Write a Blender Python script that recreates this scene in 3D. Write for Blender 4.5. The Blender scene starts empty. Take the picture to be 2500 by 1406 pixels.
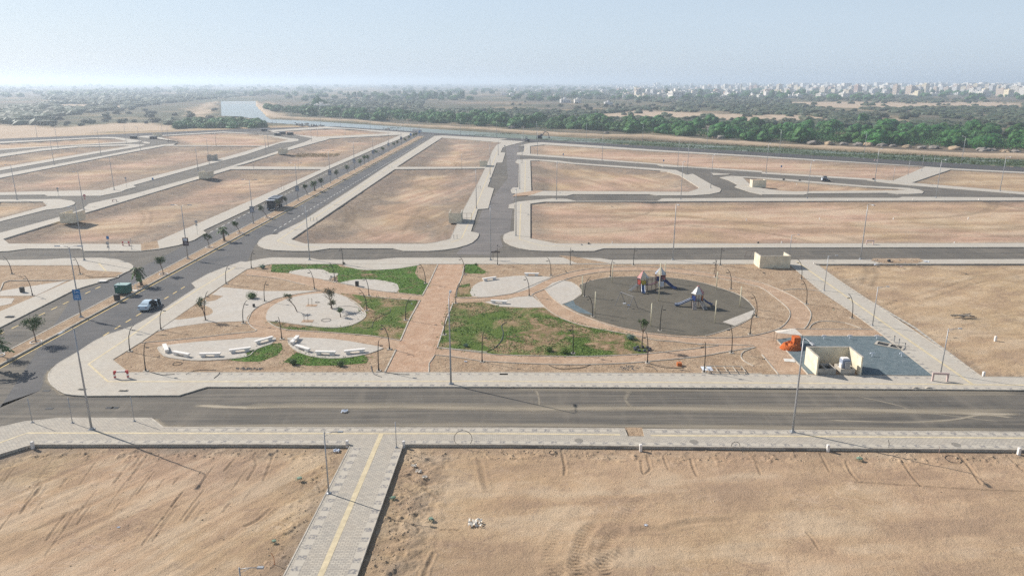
import bpy, bmesh, math, random
import numpy as np
from mathutils import Vector, Matrix
from mathutils.geometry import tessellate_polygon
random.seed(7); rng = np.random.default_rng(11)
R = math.radians
SC = bpy.context.scene
COL = SC.collection
# ------------------------------------------------------------------ camera
F, H, YH = 1750.0, 37.0, 200.0            # focal length and horizon row of the 2500 px wide photograph, flying height
PITCH = math.atan((703 - YH) / F)
cam_d = bpy.data.cameras.new('camera'); cam = bpy.data.objects.new('camera', cam_d); COL.objects.link(cam)
cam_d.sensor_width = 36; cam_d.lens = F / 2500 * 36; cam_d.clip_start = 0.5; cam_d.clip_end = 60000
cam.location = (0, 0, H); cam.rotation_euler = (R(90) - PITCH, 0, 0)
SC.camera = cam
# ------------------------------------------------------------------ sky, sun, exposure
SUN_AZ, SUN_EL = R(151.7), R(34.0)
w = bpy.data.worlds.new('World'); SC.world = w; w.use_nodes = True
nt = w.node_tree; nt.nodes.clear()
sky = nt.nodes.new('ShaderNodeTexSky'); sky.sky_type = 'NISHITA'; sky.sun_disc = False
sky.sun_elevation = SUN_EL; sky.sun_rotation = R(90) - SUN_AZ
sky.altitude = 0; sky.air_density = 1.0; sky.dust_density = 1.0; sky.ozone_density = 1.5
bg = nt.nodes.new('ShaderNodeBackground'); bg.inputs['Strength'].default_value = 0.075
wo = nt.nodes.new('ShaderNodeOutputWorld')
mxs = nt.nodes.new('ShaderNodeMix'); mxs.data_type = 'RGBA'; mxs.inputs[7].default_value = (6.9, 8.25, 9.9, 1)   # dusty veil, thick near the horizon and thin overhead, the same all round
tcw = nt.nodes.new('ShaderNodeTexCoord'); spw = nt.nodes.new('ShaderNodeSeparateXYZ'); nt.links.new(tcw.outputs['Generated'], spw.inputs[0]); mrw = nt.nodes.new('ShaderNodeMapRange')
nt.links.new(spw.outputs[2], mrw.inputs[0]); mrw.inputs[1].default_value = 0.0; mrw.inputs[2].default_value = 0.75; mrw.inputs[3].default_value = 0.74; mrw.inputs[4].default_value = 0.08; mrw.interpolation_type = 'SMOOTHSTEP'; 
nzw = nt.nodes.new('ShaderNodeTexNoise'); mpw = nt.nodes.new('ShaderNodeMapping'); mpw.inputs['Scale'].default_value = (1.2, 1.2, 9); nt.links.new(tcw.outputs['Generated'], mpw.inputs[0]); nt.links.new(mpw.outputs[0], nzw.inputs['Vector']); nzw.inputs['Scale'].default_value = 1.6; nzw.inputs['Detail'].default_value = 4
mdw = nt.nodes.new('ShaderNodeMath'); mdw.operation = 'MULTIPLY_ADD'; nt.links.new(nzw.outputs[0], mdw.inputs[0]); mdw.inputs[1].default_value = 0.22; mdw.inputs[2].default_value = 0.89
mfw = nt.nodes.new('ShaderNodeMath'); mfw.operation = 'MULTIPLY'; nt.links.new(mrw.outputs[0], mfw.inputs[0]); nt.links.new(mdw.outputs[0], mfw.inputs[1]); nt.links.new(mfw.outputs[0], mxs.inputs[0])
nt.links.new(sky.outputs[0], mxs.inputs[6]); nt.links.new(mxs.outputs[2], bg.inputs[0]); nt.links.new(bg.outputs[0], wo.inputs[0])
sl = bpy.data.lights.new('sun', 'SUN'); sl.energy = 5.0; sl.angle = R(0.53); sl.color = (1, 0.94, 0.86)
so = bpy.data.objects.new('sun', sl); COL.objects.link(so)
sdir = Vector((math.cos(SUN_AZ) * math.cos(SUN_EL), math.sin(SUN_AZ) * math.cos(SUN_EL), math.sin(SUN_EL)))
so.rotation_euler = sdir.to_track_quat('Z', 'Y').to_euler(); so.location = (-60, 40, 90)
vs = SC.view_settings; vs.view_transform = 'Standard'; vs.look = 'None'; vs.gamma = 1; vs.exposure = 0.36
vs.use_curve_mapping = False
SC.cycles.use_denoising = False; SC.cycles.sample_clamp_indirect = 3.0
SC.cycles.max_bounces = 6; SC.cycles.volume_bounces = 1; SC.cycles.transparent_max_bounces = 8
SC.cycles.caustics_reflective = False; SC.cycles.caustics_refractive = False
# ------------------------------------------------------------------ measuring: a point of the photograph on the ground plane
def P(x, y, z=0.0):
    d = ((x - 1250) / F, math.cos(PITCH) - (y - 703) / F * math.sin(PITCH), -math.sin(PITCH) - (y - 703) / F * math.cos(PITCH))
    t = (z - H) / d[2]
    return Vector((d[0] * t, d[1] * t, z))
def above(b, t, z=0.0):                   # height and sideways offset of something that stands at b and ends at t
    B = P(*b, z); d = ((t[0] - 1250) / F, math.cos(PITCH) - (t[1] - 703) / F * math.sin(PITCH), -math.sin(PITCH) - (t[1] - 703) / F * math.cos(PITCH))
    k = B.y / d[1]
    return H + d[2] * k - z, d[0] * k - B.x
ORG = {}
for i, c in enumerate('abcdefghijklmnop'):
    ORG[c] = ([0, 600, 1220, 1860][i % 4], [180, 500, 800, 1046][i // 4])
S = 2500 / 640
def Q(*segs):                             # ('e', (x,y), ...) segments measured on the enlargements; tuples alone are full-size
    out = []; o = None
    for s in segs:
        if isinstance(s, str): o = None if s == '-' else ORG[s]
        elif o is None: out.append(s)
        else: out.append((o[0] + s[0] / S, o[1] + s[1] / S))
    return out
def W(px, z=0.0): return [P(x, y, z) for x, y in px]
def smooth(pts, n=3, closed=False):       # Catmull-Rom through 2-D points
    out = []; m = len(pts)
    for i in range(m if closed else m - 1):
        p = [pts[(i + k - 1) % m] if closed else pts[min(max(i + k - 1, 0), m - 1)] for k in range(4)]
        for j in range(n):
            t = j / n
            out.append(tuple(0.5 * (2 * p[1][a] + (p[2][a] - p[0][a]) * t + (2 * p[0][a] - 5 * p[1][a] + 4 * p[2][a] - p[3][a]) * t * t
                                    + (3 * p[1][a] - p[0][a] - 3 * p[2][a] + p[3][a]) * t ** 3) for a in range(2)))
    if not closed: out.append(tuple(pts[-1]))
    return out
# ------------------------------------------------------------------ materials
MATS = {}
class N:                                   # small node-building helper
    def __init__(s, name, rough=0.85, spec=0.25):
        s.m = bpy.data.materials.new(name); s.m.use_nodes = True; s.t = s.m.node_tree
        s.b = s.t.nodes['Principled BSDF']; s.b.inputs['Roughness'].default_value = rough
        s.b.inputs['Specular IOR Level'].default_value = spec
        g = s.t.nodes.new('ShaderNodeNewGeometry'); s.pos = g.outputs['Position']; MATS[name] = s.m
    def new(s, k): return s.t.nodes.new(k)
    def link(s, a, b): s.t.links.new(a, b)
    def mapped(s, scale=(1, 1, 1), rot=0, loc=(0, 0, 0)):
        n = s.new('ShaderNodeMapping'); s.link(s.pos, n.inputs[0]); n.inputs['Scale'].default_value = scale
        n.inputs['Rotation'].default_value = (0, 0, rot); n.inputs['Location'].default_value = loc; return n.outputs[0]
    def noise(s, scale, detail=4, rough=0.55, vec=None, dist=0.0, lo=0.35, hi=0.65):
        n = s.new('ShaderNodeTexNoise'); n.inputs['Scale'].default_value = scale; n.inputs['Detail'].default_value = detail
        n.inputs['Roughness'].default_value = rough; n.inputs['Distortion'].default_value = dist
        s.link(vec or s.pos, n.inputs['Vector']); return s.rng(n.outputs[0], lo, hi)
    def rng(s, v, lo, hi, a=0.0, b=1.0):
        r = s.new('ShaderNodeMapRange'); s.link(v, r.inputs[0]); r.inputs[1].default_value = lo; r.inputs[2].default_value = hi
        r.inputs[3].default_value = a; r.inputs[4].default_value = b; return r.outputs[0]
    def mix(s, f, a, b, mode='MIX'):
        n = s.new('ShaderNodeMix'); n.data_type = 'RGBA'; n.blend_type = mode
        for v, i in ((f, 0), (a, 6), (b, 7)):
            if isinstance(v, (int, float)): n.inputs[i].default_value = v
            elif isinstance(v, tuple): n.inputs[i].default_value = (*v, 1)
            else: s.link(v, n.inputs[i])
        return n.outputs[2]
    def math(s, op, a, b=0.0):
        n = s.new('ShaderNodeMath'); n.operation = op
        for v, i in ((a, 0), (b, 1)):
            if isinstance(v, (int, float)): n.inputs[i].default_value = v
            else: s.link(v, n.inputs[i])
        return n.outputs[0]
    def attr(s, name):
        n = s.new('ShaderNodeAttribute'); n.attribute_name = name; return n
    def col(s, c):
        if isinstance(c, tuple): s.b.inputs['Base Color'].default_value = (*c, 1)
        else: s.link(c, s.b.inputs['Base Color'])
        return s
    def bump(s, h, strength=0.4, dist=0.05):
        n = s.new('ShaderNodeBump'); n.inputs['Strength'].default_value = strength; n.inputs['Distance'].default_value = dist
        s.link(h, n.inputs['Height']); s.link(n.outputs[0], s.b.inputs['Normal']); return s
def simple(name, c, rough=0.6, metal=0.0, var=0.15, scale=3.0, spec=0.35):
    n = N(name, rough, spec); f = n.noise(scale, 6, .65)
    n.col(n.mix(f, tuple(v * (1 - var) for v in c), tuple(min(1, v * (1 + var)) for v in c))); n.b.inputs['Metallic'].default_value = metal
    return n.m
def m_ground():
    n = N('dirt', 0.95, 0.1); z = n.attr('zone'); sep = n.new('ShaderNodeSeparateColor'); n.link(z.outputs['Color'], sep.inputs[0])
    z2 = n.attr('tone'); sp2 = n.new('ShaderNodeSeparateColor'); n.link(z2.outputs['Color'], sp2.inputs[0])
    a = n.noise(0.09, 8, 0.68, dist=0.6); b = n.noise(0.9, 8, 0.72, lo=.38, hi=.62); c = n.noise(7.0, 6, 0.75, lo=0.38, hi=0.62)
    base = n.mix(a, (0.405, 0.287, 0.165), (0.50, 0.37, 0.225)); base = n.mix(n.math('MULTIPLY', b, 0.5), base, (0.33, 0.215, 0.118))
    st = n.noise(0.35, 7, 0.65, vec=n.mapped((0.35, 1.8, 1), 0.1), lo=0.45, hi=0.75); base = n.mix(n.math('MULTIPLY', st, 0.5), base, (0.53, 0.395, 0.25))
    for sc_, ds_, lo_, st_, cc_ in ((.11, 3.0, .03, .75, (0.20, 0.14, 0.10)), (.16, 2.6, .03, .6, (0.60, 0.47, 0.34)), (.4, 2.2, .05, .6, (0.21, 0.145, 0.10)), (1.2, 1.5, .07, .5, (0.20, 0.138, 0.09))):
        rn = n.new('ShaderNodeTexNoise'); rn.inputs['Scale'].default_value = sc_; rn.inputs['Detail'].default_value = 3; rn.inputs['Distortion'].default_value = ds_; n.link(n.mapped((1, 1.3, 1), sc_ * 3), rn.inputs['Vector'])
        rd_ = n.rng(n.math('ABSOLUTE', n.math('SUBTRACT', rn.outputs[0], .5)), 0, lo_, 1, 0); gate = n.noise(.13 + sc_ * .2, 3, lo=.5, hi=.62, vec=n.mapped((1, 1, 1), 0, (sc_ * 50, 0, 0))); base = n.mix(n.math('MULTIPLY', n.math('MULTIPLY', rd_, gate), st_), base, cc_)
    base = n.mix(sp2.outputs[0], base, n.mix(b, (0.41, 0.255, 0.185), (0.53, 0.36, 0.265)))          # redder soil
    base = n.mix(n.rng(sp2.outputs[2], 0, .5, .62, 0), base, (0.27, 0.18, 0.125)); base = n.mix(n.rng(sp2.outputs[2], .5, 1, 0, .6), base, (0.55, 0.435, 0.31))
    grey = n.mix(b, (0.13, 0.108, 0.092), (0.225, 0.185, 0.155)); base = n.mix(n.math('MULTIPLY', sep.outputs[0], n.rng(n.noise(0.5, 6), 0, 1, 0.6, 1.0)), base, grey)  # lot banks: grey gravel backfill, with slope shading painted into the same grey
    base = n.mix(sep.outputs[1], base, n.mix(b, (0.40, 0.31, 0.23), (0.50, 0.395, 0.295)))          # pale sand
    s1 = n.noise(0.02, 8, 0.7, lo=0.4, hi=0.6); scr = n.mix(s1, (0.07, 0.062, 0.05), (0.175, 0.138, 0.108)); scr = n.mix(n.noise(0.004, 5, lo=0.38, hi=0.55), scr, (0.055, 0.068, 0.042))
    base = n.mix(sep.outputs[2], base, scr)
    base = n.mix(n.math('MULTIPLY', sp2.outputs[1], 0.55), base, (0.17, 0.12, 0.08))      # darker tone along the ruts
    base = n.mix(n.rng(c, 0, 1, 0.0, 0.16), base, (0.58, 0.435, 0.275), 'MIX'); n.col(base)
    hgt = n.math('ADD', n.math('MULTIPLY', b, 0.6), n.math('MULTIPLY', c, 0.35)); n.bump(hgt, 0.7, 0.11); return n.m
def m_soil(name, c1, c2, c3, sc=1.0, bump=0.06):
    n = N(name, 0.95, 0.1); a = n.noise(0.35 * sc, 6, 0.62, dist=0.4); b = n.noise(3.0 * sc, 6, 0.7)
    e = n.noise(1.1 * sc, 6, .7, dist=.8, lo=.44, hi=.66); n.col(n.mix(n.math('MULTIPLY', e, .6), n.mix(n.math('MULTIPLY', b, 0.5), n.mix(a, c1, c2), c3), c3)); n.bump(n.math('ADD', a, n.math('MULTIPLY', b, 0.5)), 0.7, bump); return n.m
def m_paving(name, c1, c2, sx=0.4, sy=0.2, rot=0.0, joint=(0.26, 0.235, 0.205), mort=0.012, cloud=0.5):
    n = N(name, 0.85, 0.2); br = n.new('ShaderNodeTexBrick'); n.link(n.mapped((1, 1, 1), rot), br.inputs[0])
    br.inputs['Color1'].default_value = (*c1, 1); br.inputs['Color2'].default_value = (*c2, 1); br.inputs['Mortar'].default_value = (*joint, 1)
    br.inputs['Scale'].default_value = 1; br.inputs['Mortar Size'].default_value = mort; br.inputs['Brick Width'].default_value = sx; br.inputs['Row Height'].default_value = sy
    br.inputs['Mortar Smooth'].default_value = 0.2; br.inputs['Bias'].default_value = -0.2
    a = n.noise(0.25, 6, 0.65, dist=0.5, lo=0.4, hi=0.7); c = n.mix(n.math('MULTIPLY', a, cloud), br.outputs[0], (0.42, 0.345, 0.26))
    c = n.mix(n.math('MULTIPLY', n.noise(1.7, 5), 0.22), c, (0.24, 0.225, 0.21)); n.col(c)
    n.bump(br.outputs['Fac'], 0.25, -0.01); return n.m
def m_asphalt(name, c1, c2, dust, dusta, rot=0.0, streak=(0.05, 1.4, 1)):
    n = N(name, 0.9, 0.2); a = n.noise(0.12, 6, 0.6, dist=0.5); s1 = n.noise(1.0, 7, 0.65, vec=n.mapped(streak, rot), lo=0.42, hi=0.68)
    s2 = n.noise(0.5, 5, 0.6, vec=n.mapped((0.9, 0.16, 1), 0.5 + rot), lo=0.5, hi=0.72); g = n.noise(14, 3, 0.7); md = n.noise(0.8, 7, .7, lo=.36, hi=.64); ov = n.noise(.045, 3, .5, lo=.44, hi=.5)
    c = n.mix(a, c1, c2); c = n.mix(n.math('MULTIPLY', md, .35), c, tuple(v * .55 for v in c1)); c = n.mix(n.math('MULTIPLY', ov, .12), c, dust); c = n.mix(n.math('MULTIPLY', s1, dusta), c, dust); c = n.mix(n.math('MULTIPLY', s2, dusta * 0.5), c, dust)
    c = n.mix(n.math('MULTIPLY', g, 0.16), c, (0.30, 0.29, 0.27)); n.col(c); n.bump(g, 0.2, 0.01); return n.m
def m_leaf(name, c1, c2, c3, sc=0.5):
    n = N(name, 0.65, 0.25); oi = n.new('ShaderNodeObjectInfo'); a = n.noise(sc, 3); g = n.noise(4.0, 2)
    c = n.mix(a, c1, c2); c = n.mix(n.math('MULTIPLY', g, 0.6), c, c3)
    hs = n.new('ShaderNodeHueSaturation'); n.link(c, hs.inputs['Color']); n.link(n.rng(oi.outputs['Random'], 0, 1, 0.75, 1.25), hs.inputs['Value'])
    n.link(n.rng(oi.outputs['Random'], 0, 1, 0.485, 0.515), hs.inputs['Hue']); n.col(hs.outputs[0])
    n.b.inputs['Subsurface Weight'].default_value = 0; return n.m
M_DIRT = m_ground()
M_PARKSOIL = m_soil('park_soil', (0.37, 0.262, 0.168), (0.50, 0.38, 0.26), (0.24, 0.162, 0.108), 1.0, .16)
M_PATHSOIL = m_soil('orange_soil', (0.41, 0.28, 0.185), (0.54, 0.40, 0.285), (0.31, 0.205, 0.135), 1.3, .08)
M_WALKSOIL = m_soil('reddish_walk_soil', (0.43, 0.275, 0.18), (0.56, 0.41, 0.295), (0.35, 0.22, 0.145), 1.5, .08)
M_PAVE = m_paving('paving', (0.53, 0.485, 0.41), (0.46, 0.42, 0.355), joint=(0.30, .275, .24), cloud=.35)
M_PAVE2 = m_paving('paving_near', (0.50, 0.45, 0.37), (0.37, 0.34, 0.29), 0.42, 0.21, 0, (0.22, 0.20, 0.175), 0.022, 0.3)
M_PLAZA = m_paving('plaza_paving', (0.55, 0.505, 0.44), (0.48, 0.445, 0.39), 0.5, 0.25, cloud=.35)
M_CONC = simple('concrete_edge', (0.44, 0.395, 0.33), 0.85, var=0.25, scale=1.5)
M_WHITE = simple('white_concrete', (0.74, 0.70, 0.65), 0.75, var=0.07)
M_ASPH = m_asphalt('asphalt_dusty', (0.068, 0.063, 0.056), (0.098, 0.09, 0.078), (0.24, 0.205, 0.16), 0.6)
M_ASPHY = m_asphalt('asphalt_cross', (0.105, 0.098, 0.096), (0.145, 0.135, 0.13), (0.27, 0.235, 0.21), 0.55, R(90))
M_ASPH2 = m_asphalt('asphalt_avenue', (0.065, 0.068, 0.075), (0.09, 0.09, 0.094), (0.22, 0.195, 0.17), 0.22, R(90))
M_ASPH3 = m_asphalt('asphalt_new', (0.04, 0.04, 0.043), (0.055, 0.053, 0.055), (0.15, 0.13, 0.11), 0.1)
M_YEL = simple('yellow_paint', (0.68, 0.50, 0.20), 0.8, var=0.2, scale=0.6)
M_PALEYEL = simple('yellow_paver', (0.55, 0.46, 0.30), 0.85, var=0.15, scale=1.5)
M_WP = simple('white_paint', (0.66, 0.64, 0.58), 0.8, var=0.15)
M_GALV = simple('galvanised_steel', (0.36, 0.37, 0.38), 0.45, 0.35, 0.1)
M_BLACK = simple('black_metal', (0.035, 0.036, 0.036), 0.5, 0.2, 0.2)
M_CREAMPOST = simple('cream_post', (0.66, 0.60, 0.42), 0.6, var=0.08)
M_CREAM = simple('cream_render', (0.68, 0.61, 0.46), 0.85, var=0.16, scale=0.9)
M_RUBBER = m_soil('play_surface', (0.088, 0.082, 0.068), (0.125, 0.114, 0.092), (0.16, 0.14, 0.108), 0.9, 0.01)
M_GRAVEL = m_soil('grey_gravel', (0.13, 0.17, 0.185), (0.20, 0.235, 0.245), (0.085, 0.115, 0.13), 3.0, 0.05)
M_TRUNK = simple('bark', (0.15, 0.11, 0.08), 0.9, var=0.3, scale=8)
M_LEAF = m_leaf('leaf_green', (0.055, 0.10, 0.025), (0.10, 0.16, 0.04), (0.035, 0.065, 0.02))
M_LEAFD = m_leaf('leaf_dry', (0.10, 0.105, 0.05), (0.16, 0.16, 0.08), (0.06, 0.06, 0.03))
M_BELT = m_leaf('leaf_belt', (0.028, 0.11, 0.02), (0.07, 0.195, 0.034), (0.008, 0.034, 0.010), 0.12)
M_SCRUB = m_leaf('leaf_scrub', (0.05, 0.08, 0.035), (0.10, 0.095, 0.055), (0.04, 0.05, 0.03), 0.03)
M_GLASS = simple('dark_glass', (0.02, 0.025, 0.035), 0.12, 0, 0.1, spec=0.6)
M_TYRE = simple('tyre_rubber', (0.02, 0.02, 0.02), 0.9)
M_WATER = N('canal_water', 0.12, 0.5)
_n = M_WATER; _f = _n.noise(0.05, 5, 0.6, vec=_n.mapped((0.5, 2.5, 1), 0.08), lo=0.3, hi=0.52); _x = _n.new('ShaderNodeSeparateXYZ'); _n.link(_n.pos, _x.inputs[0])
_g = _n.math('MULTIPLY', _f, _n.rng(_x.outputs[0], -120, 60, 0.0, 1.0))
_n.col(_n.mix(_g, (0.24, 0.27, 0.25), (0.055, 0.085, 0.03))); _n.link(_n.rng(_g, 0, 1, 0.3, 0.9), _n.b.inputs['Roughness']); _n.bump(_n.noise(0.8, 4), 0.15, 0.05); M_WATER = _n.m
def grass_mat():
    n = N('lawn', 0.9, 0.15); a = n.noise(0.16, 6, 0.65, dist=0.5, lo=0.47, hi=0.6); b = n.noise(2.2, 5, 0.7)
    g = n.mix(b, (0.06, 0.105, 0.014), (0.12, 0.165, 0.035)); d = n.mix(b, (0.235, 0.155, 0.08), (0.36, 0.255, 0.155))
    n.col(n.mix(a, g, d)); n.bump(b, 0.9, 0.1); return n.m
M_LAWN = grass_mat()
def grass2():
    n = N('bright_lawn', 0.9, 0.15); b = n.noise(2.0, 6, 0.75); a = n.noise(0.45, 6, 0.7, lo=0.52, hi=0.66)
    n.col(n.mix(a, n.mix(b, (0.05, 0.12, 0.012), (0.11, 0.19, 0.03)), (0.20, 0.15, 0.08))); n.bump(b, 0.9, 0.1); return n.m
M_LAWN2 = grass2()
M_BLADE = m_leaf('grass_blade', (0.085, 0.17, 0.022), (0.15, 0.225, 0.04), (0.06, 0.11, 0.02), 1.0)
# ------------------------------------------------------------------ object helpers
def link(name, me, mat=None, parent=None, loc=None):
    o = bpy.data.objects.new(name, me); COL.objects.link(o)
    if mat is not None and not me.materials:
        for m in (mat if isinstance(mat, (list, tuple)) else [mat]): me.materials.append(m)
    if parent: o.parent = parent
    if loc is not None: o.location = loc
    return o
def tag(o, label=None, cat=None, group=None, kind=None):
    if label: o['label'] = label
    if cat: o['category'] = cat
    if group: o['group'] = group
    if kind: o['kind'] = kind
    return o
def thing(name, loc, label, cat, group=None, rz=0.0):
    o = bpy.data.objects.new(name, None); COL.objects.link(o); o.location = loc; o.rotation_euler = (0, 0, rz); o.empty_display_size = 0.2
    return tag(o, label, cat, group)
def mesh(name, v, f, mi=None, sm=False):
    me = bpy.data.meshes.new(name); me.from_pydata([tuple(a) for a in v], [], f)
    if mi: me.polygons.foreach_set('material_index', mi)
    if sm: me.polygons.foreach_set('use_smooth', [True] * len(f))
    me.update(); return me
class MB:
    def __init__(s): s.v = []; s.f = []; s.m = []; s.k = 0; s.X = Matrix()
    def add(s, v, f):
        o = len(s.v); s.v += [s.X @ Vector(a) for a in v]; s.f += [tuple(i + o for i in q) for q in f]; s.m += [s.k] * len(f); return s
    def box(s, x0, y0, z0, x1, y1, z1, tx=0.0, ty=0.0):
        v = [(x0, y0, z0), (x1, y0, z0), (x1, y1, z0), (x0, y1, z0), (x0 + tx, y0 + ty, z1), (x1 - tx, y0 + ty, z1), (x1 - tx, y1 - ty, z1), (x0 + tx, y1 - ty, z1)]
        return s.add(v, [(3, 2, 1, 0), (4, 5, 6, 7), (0, 1, 5, 4), (1, 2, 6, 5), (2, 3, 7, 6), (3, 0, 4, 7)])
    def tube(s, pts, rad, n=8, caps=True):
        pts = [Vector(p) for p in pts]; rs = rad if isinstance(rad, (list, tuple)) else [rad] * len(pts); v = []; f = []; side = None
        for i, p in enumerate(pts):
            d = (pts[min(i + 1, len(pts) - 1)] - pts[max(i - 1, 0)]).normalized()
            if side is None: side = d.orthogonal().normalized()
            side = (side - d * side.dot(d)).normalized(); u = d.cross(side)
            v += [p + (side * math.cos(2 * math.pi * k / n) + u * math.sin(2 * math.pi * k / n)) * rs[i] for k in range(n)]
        for i in range(len(pts) - 1):
            for k in range(n): f.append((i * n + k, i * n + (k + 1) % n, (i + 1) * n + (k + 1) % n, (i + 1) * n + k))
        if caps: f += [tuple(range(n))[::-1], tuple((len(pts) - 1) * n + k for k in range(n))]
        return s.add(v, f)
    def loft(s, secs, close=True):
        n = len(secs[0]); v = [p for q in secs for p in q]; f = []
        for i in range(len(secs) - 1):
            for k in range(n): f.append((i * n + k, i * n + (k + 1) % n, (i + 1) * n + (k + 1) % n, (i + 1) * n + k))
        if close: f += [tuple(range(n))[::-1], tuple((len(secs) - 1) * n + k for k in range(n))]
        return s.add(v, f)
    def build(s, name, mat, parent=None, sm=False, loc=None):
        return link(name, mesh(name, s.v, s.f, s.m if s.k else None, sm), mat, parent, loc)
    def mesh(s, name, sm=False): return mesh(name, s.v, s.f, s.m, sm)
def area(l): return 0.5 * sum(l[i][0] * l[(i + 1) % len(l)][1] - l[(i + 1) % len(l)][0] * l[i][1] for i in range(len(l)))
def slab(name, outer, holes=(), z0=0.0, z1=0.15, mat=None, parent=None, kind='structure', walls=True):
    loops = [[(p[0], p[1]) for p in l] for l in [outer, *holes]]
    tri = tessellate_polygon([[Vector((x, y, 0)) for x, y in l] for l in loops]); v = [(x, y, z1) for l in loops for x, y in l]; f = []
    for t in tri:
        a, b, c = (v[i] for i in t); s = (b[0] - a[0]) * (c[1] - a[1]) - (b[1] - a[1]) * (c[0] - a[0])
        if abs(s) > 1e-9: f.append(tuple(t) if s > 0 else tuple(t)[::-1])
    if walls:
        o = 0
        for li, l in enumerate(loops):
            b = len(v); v += [(x, y, z0) for x, y in l]; n = len(l); fw = (area(l) > 0) == (li == 0)
            for i in range(n):
                q = (o + i, b + i, b + (i + 1) % n, o + (i + 1) % n); f.append(q if fw else q[::-1])
            o += n
            if li < len(loops) - 1:
                pass
        # top verts of loop li start at the running sum of loop lengths
    ob = link(name, mesh(name, v, f), mat, parent)
    if kind and not parent: ob['kind'] = kind
    return ob
def ribbon(name, pts, w, z, mat, parent=None, h=0.0, kind='structure', mb=None):
    """a strip of width w along pts; h > 0 gives it depth"""
    pts = [Vector((p[0], p[1], 0)) for p in pts]; L = []; Rr = []
    for i, p in enumerate(pts):
        a = pts[max(i - 1, 0)]; b = pts[min(i + 1, len(pts) - 1)]; d = (b - a); d = d.normalized() if d.length > 1e-6 else Vector((1, 0, 0)); n = Vector((-d.y, d.x, 0))
        L.append(p + n * w / 2); Rr.append(p - n * w / 2)
    b = mb or MB(); k = len(pts); v = [(p.x, p.y, z) for p in L] + [(p.x, p.y, z) for p in Rr]; f = [(i, k + i, k + i + 1, i + 1) for i in range(k - 1)]
    if h > 0:
        v += [(p.x, p.y, z - h) for p in L] + [(p.x, p.y, z - h) for p in Rr]
        for i in range(k - 1): f += [(2 * k + i, i, i + 1, 2 * k + i + 1), (k + i, 3 * k + i, 3 * k + i + 1, k + i + 1)]
        f += [(0, 2 * k, 3 * k, k), (k - 1, 2 * k - 1, 4 * k - 1, 3 * k - 1)]
    b.add(v, f)
    if mb: return None
    o = b.build(name, mat, parent)
    if kind and not parent: o['kind'] = kind
    return o
def copy_tree(o, parent=None):
    c = o.copy(); COL.objects.link(c)
    if parent: c.parent = parent
    for ch in list(o.children): copy_tree(ch, c)
    return c
# ================================================================== THE GROUND PLAN (outlines of blocks measured on the photograph)
KZ = 0.17                                   # pavement height
def w2(px): return [(p.x, p.y) for p in W(px, KZ)]
S_out = w2(Q('-', (-500, 1175), (-200, 1090), (0, 1042), (59, 1029), (143, 1020), (369, 1020), (399, 1043), (640, 1043), (1240, 1044), (1525, 1046), (1531, 1064), (1573, 1064.5), (1569, 1047),
    (1860, 1049), (2500, 1054), (3300, 1060), (3300, 1104), (2500, 1097), (1860, 1091.5), (1240, 1084.5), (984, 1084), (870, 1406), (772, 1680), (552, 1680), (692, 1406), (856, 1086), (640, 1083.6), (79, 1084), (0, 1108), (-200, 1172), (-500, 1268)))
PARK_out = w2(Q('i', (2500, 560), (1975, 560), (1710, 640), (830, 645), (700, 638), (620, 625), (560, 595), (500, 550), (475, 515), (460, 480), (465, 440), (490, 400), (540, 350), (600, 310), (750, 225), (900, 125), (1010, 70),
    'e', (1280, 1150), (1520, 1020), (1870, 790), (1830, 745), (1980, 660), (2130, 600), (2300, 540), 'f', (0, 545), (150, 515), (250, 502), (610, 508), (700, 525), (1250, 525), (1320, 515), (1450, 505), (2500, 505),
    'g', (560, 500), (960, 510), (1050, 525), (2500, 525), 'h', (2500, 518), '-', (3390, 632), (3390, 957), 'l', (2500, 590), (0, 570), 'k', (0, 560)))
park_in = w2(Q('i', (1070, 305), 'e', (1340, 1310), (1500, 1200), (2100, 780), (2350, 615), 'f', (245, 565), (2090, 565), 'g', (2500, 565), '-', (1925, 644.6), (2001, 705), (2152, 815), (2280, 918),
    'l', (550, 450), (0, 445), 'k', (2500, 437), (0, 425), 'i', (1225, 425)))
lotR = w2(Q('h', (500, 565), (2500, 562), '-', (3300, 643), (3300, 922), 'l', (2500, 470), (2100, 465), '-', (2310.6, 860), (2080, 705)))
N1_out = w2(Q('b', (1755, 625), (1330, 890), (1000, 1110), (540, 1406), 'f', (320, 262), (305, 280), (245, 283), (200, 295), (160, 315), (130, 340), (113, 372), (125, 392), (150, 405), (195, 422), (260, 432), (450, 440), (640, 440), (800, 415), (1405, 415), (1510, 440), (1750, 440),
    (1900, 428), (2010, 410), (2100, 385), (2160, 360), (2205, 320), (2220, 290), (2220, 272), (2145, 255), (2210, 45), (2310, 35), 'b', (2330, 1210), (2365, 1095), (2305, 1080), (2390, 850), (2445, 850), (2475, 755), (2430, 750), (2450, 705), (2500, 690), 'c', (60, 693), (190, 660), (240, 648), (100, 638), (0, 632), 'b', (2500, 622), (1870, 590), (1800, 595)))
N1a = w2(Q('b', (1870, 612), (2350, 650), (2440, 660), (2390, 682), (2350, 740), (2290, 890), (1440, 890)))
N1b = w2(Q('b', (1420, 912), (2280, 905), (2210, 1050), (2090, 1270), 'f', (1950, 325), (1800, 360), (1700, 373), (560, 370), (430, 330)))
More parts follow.
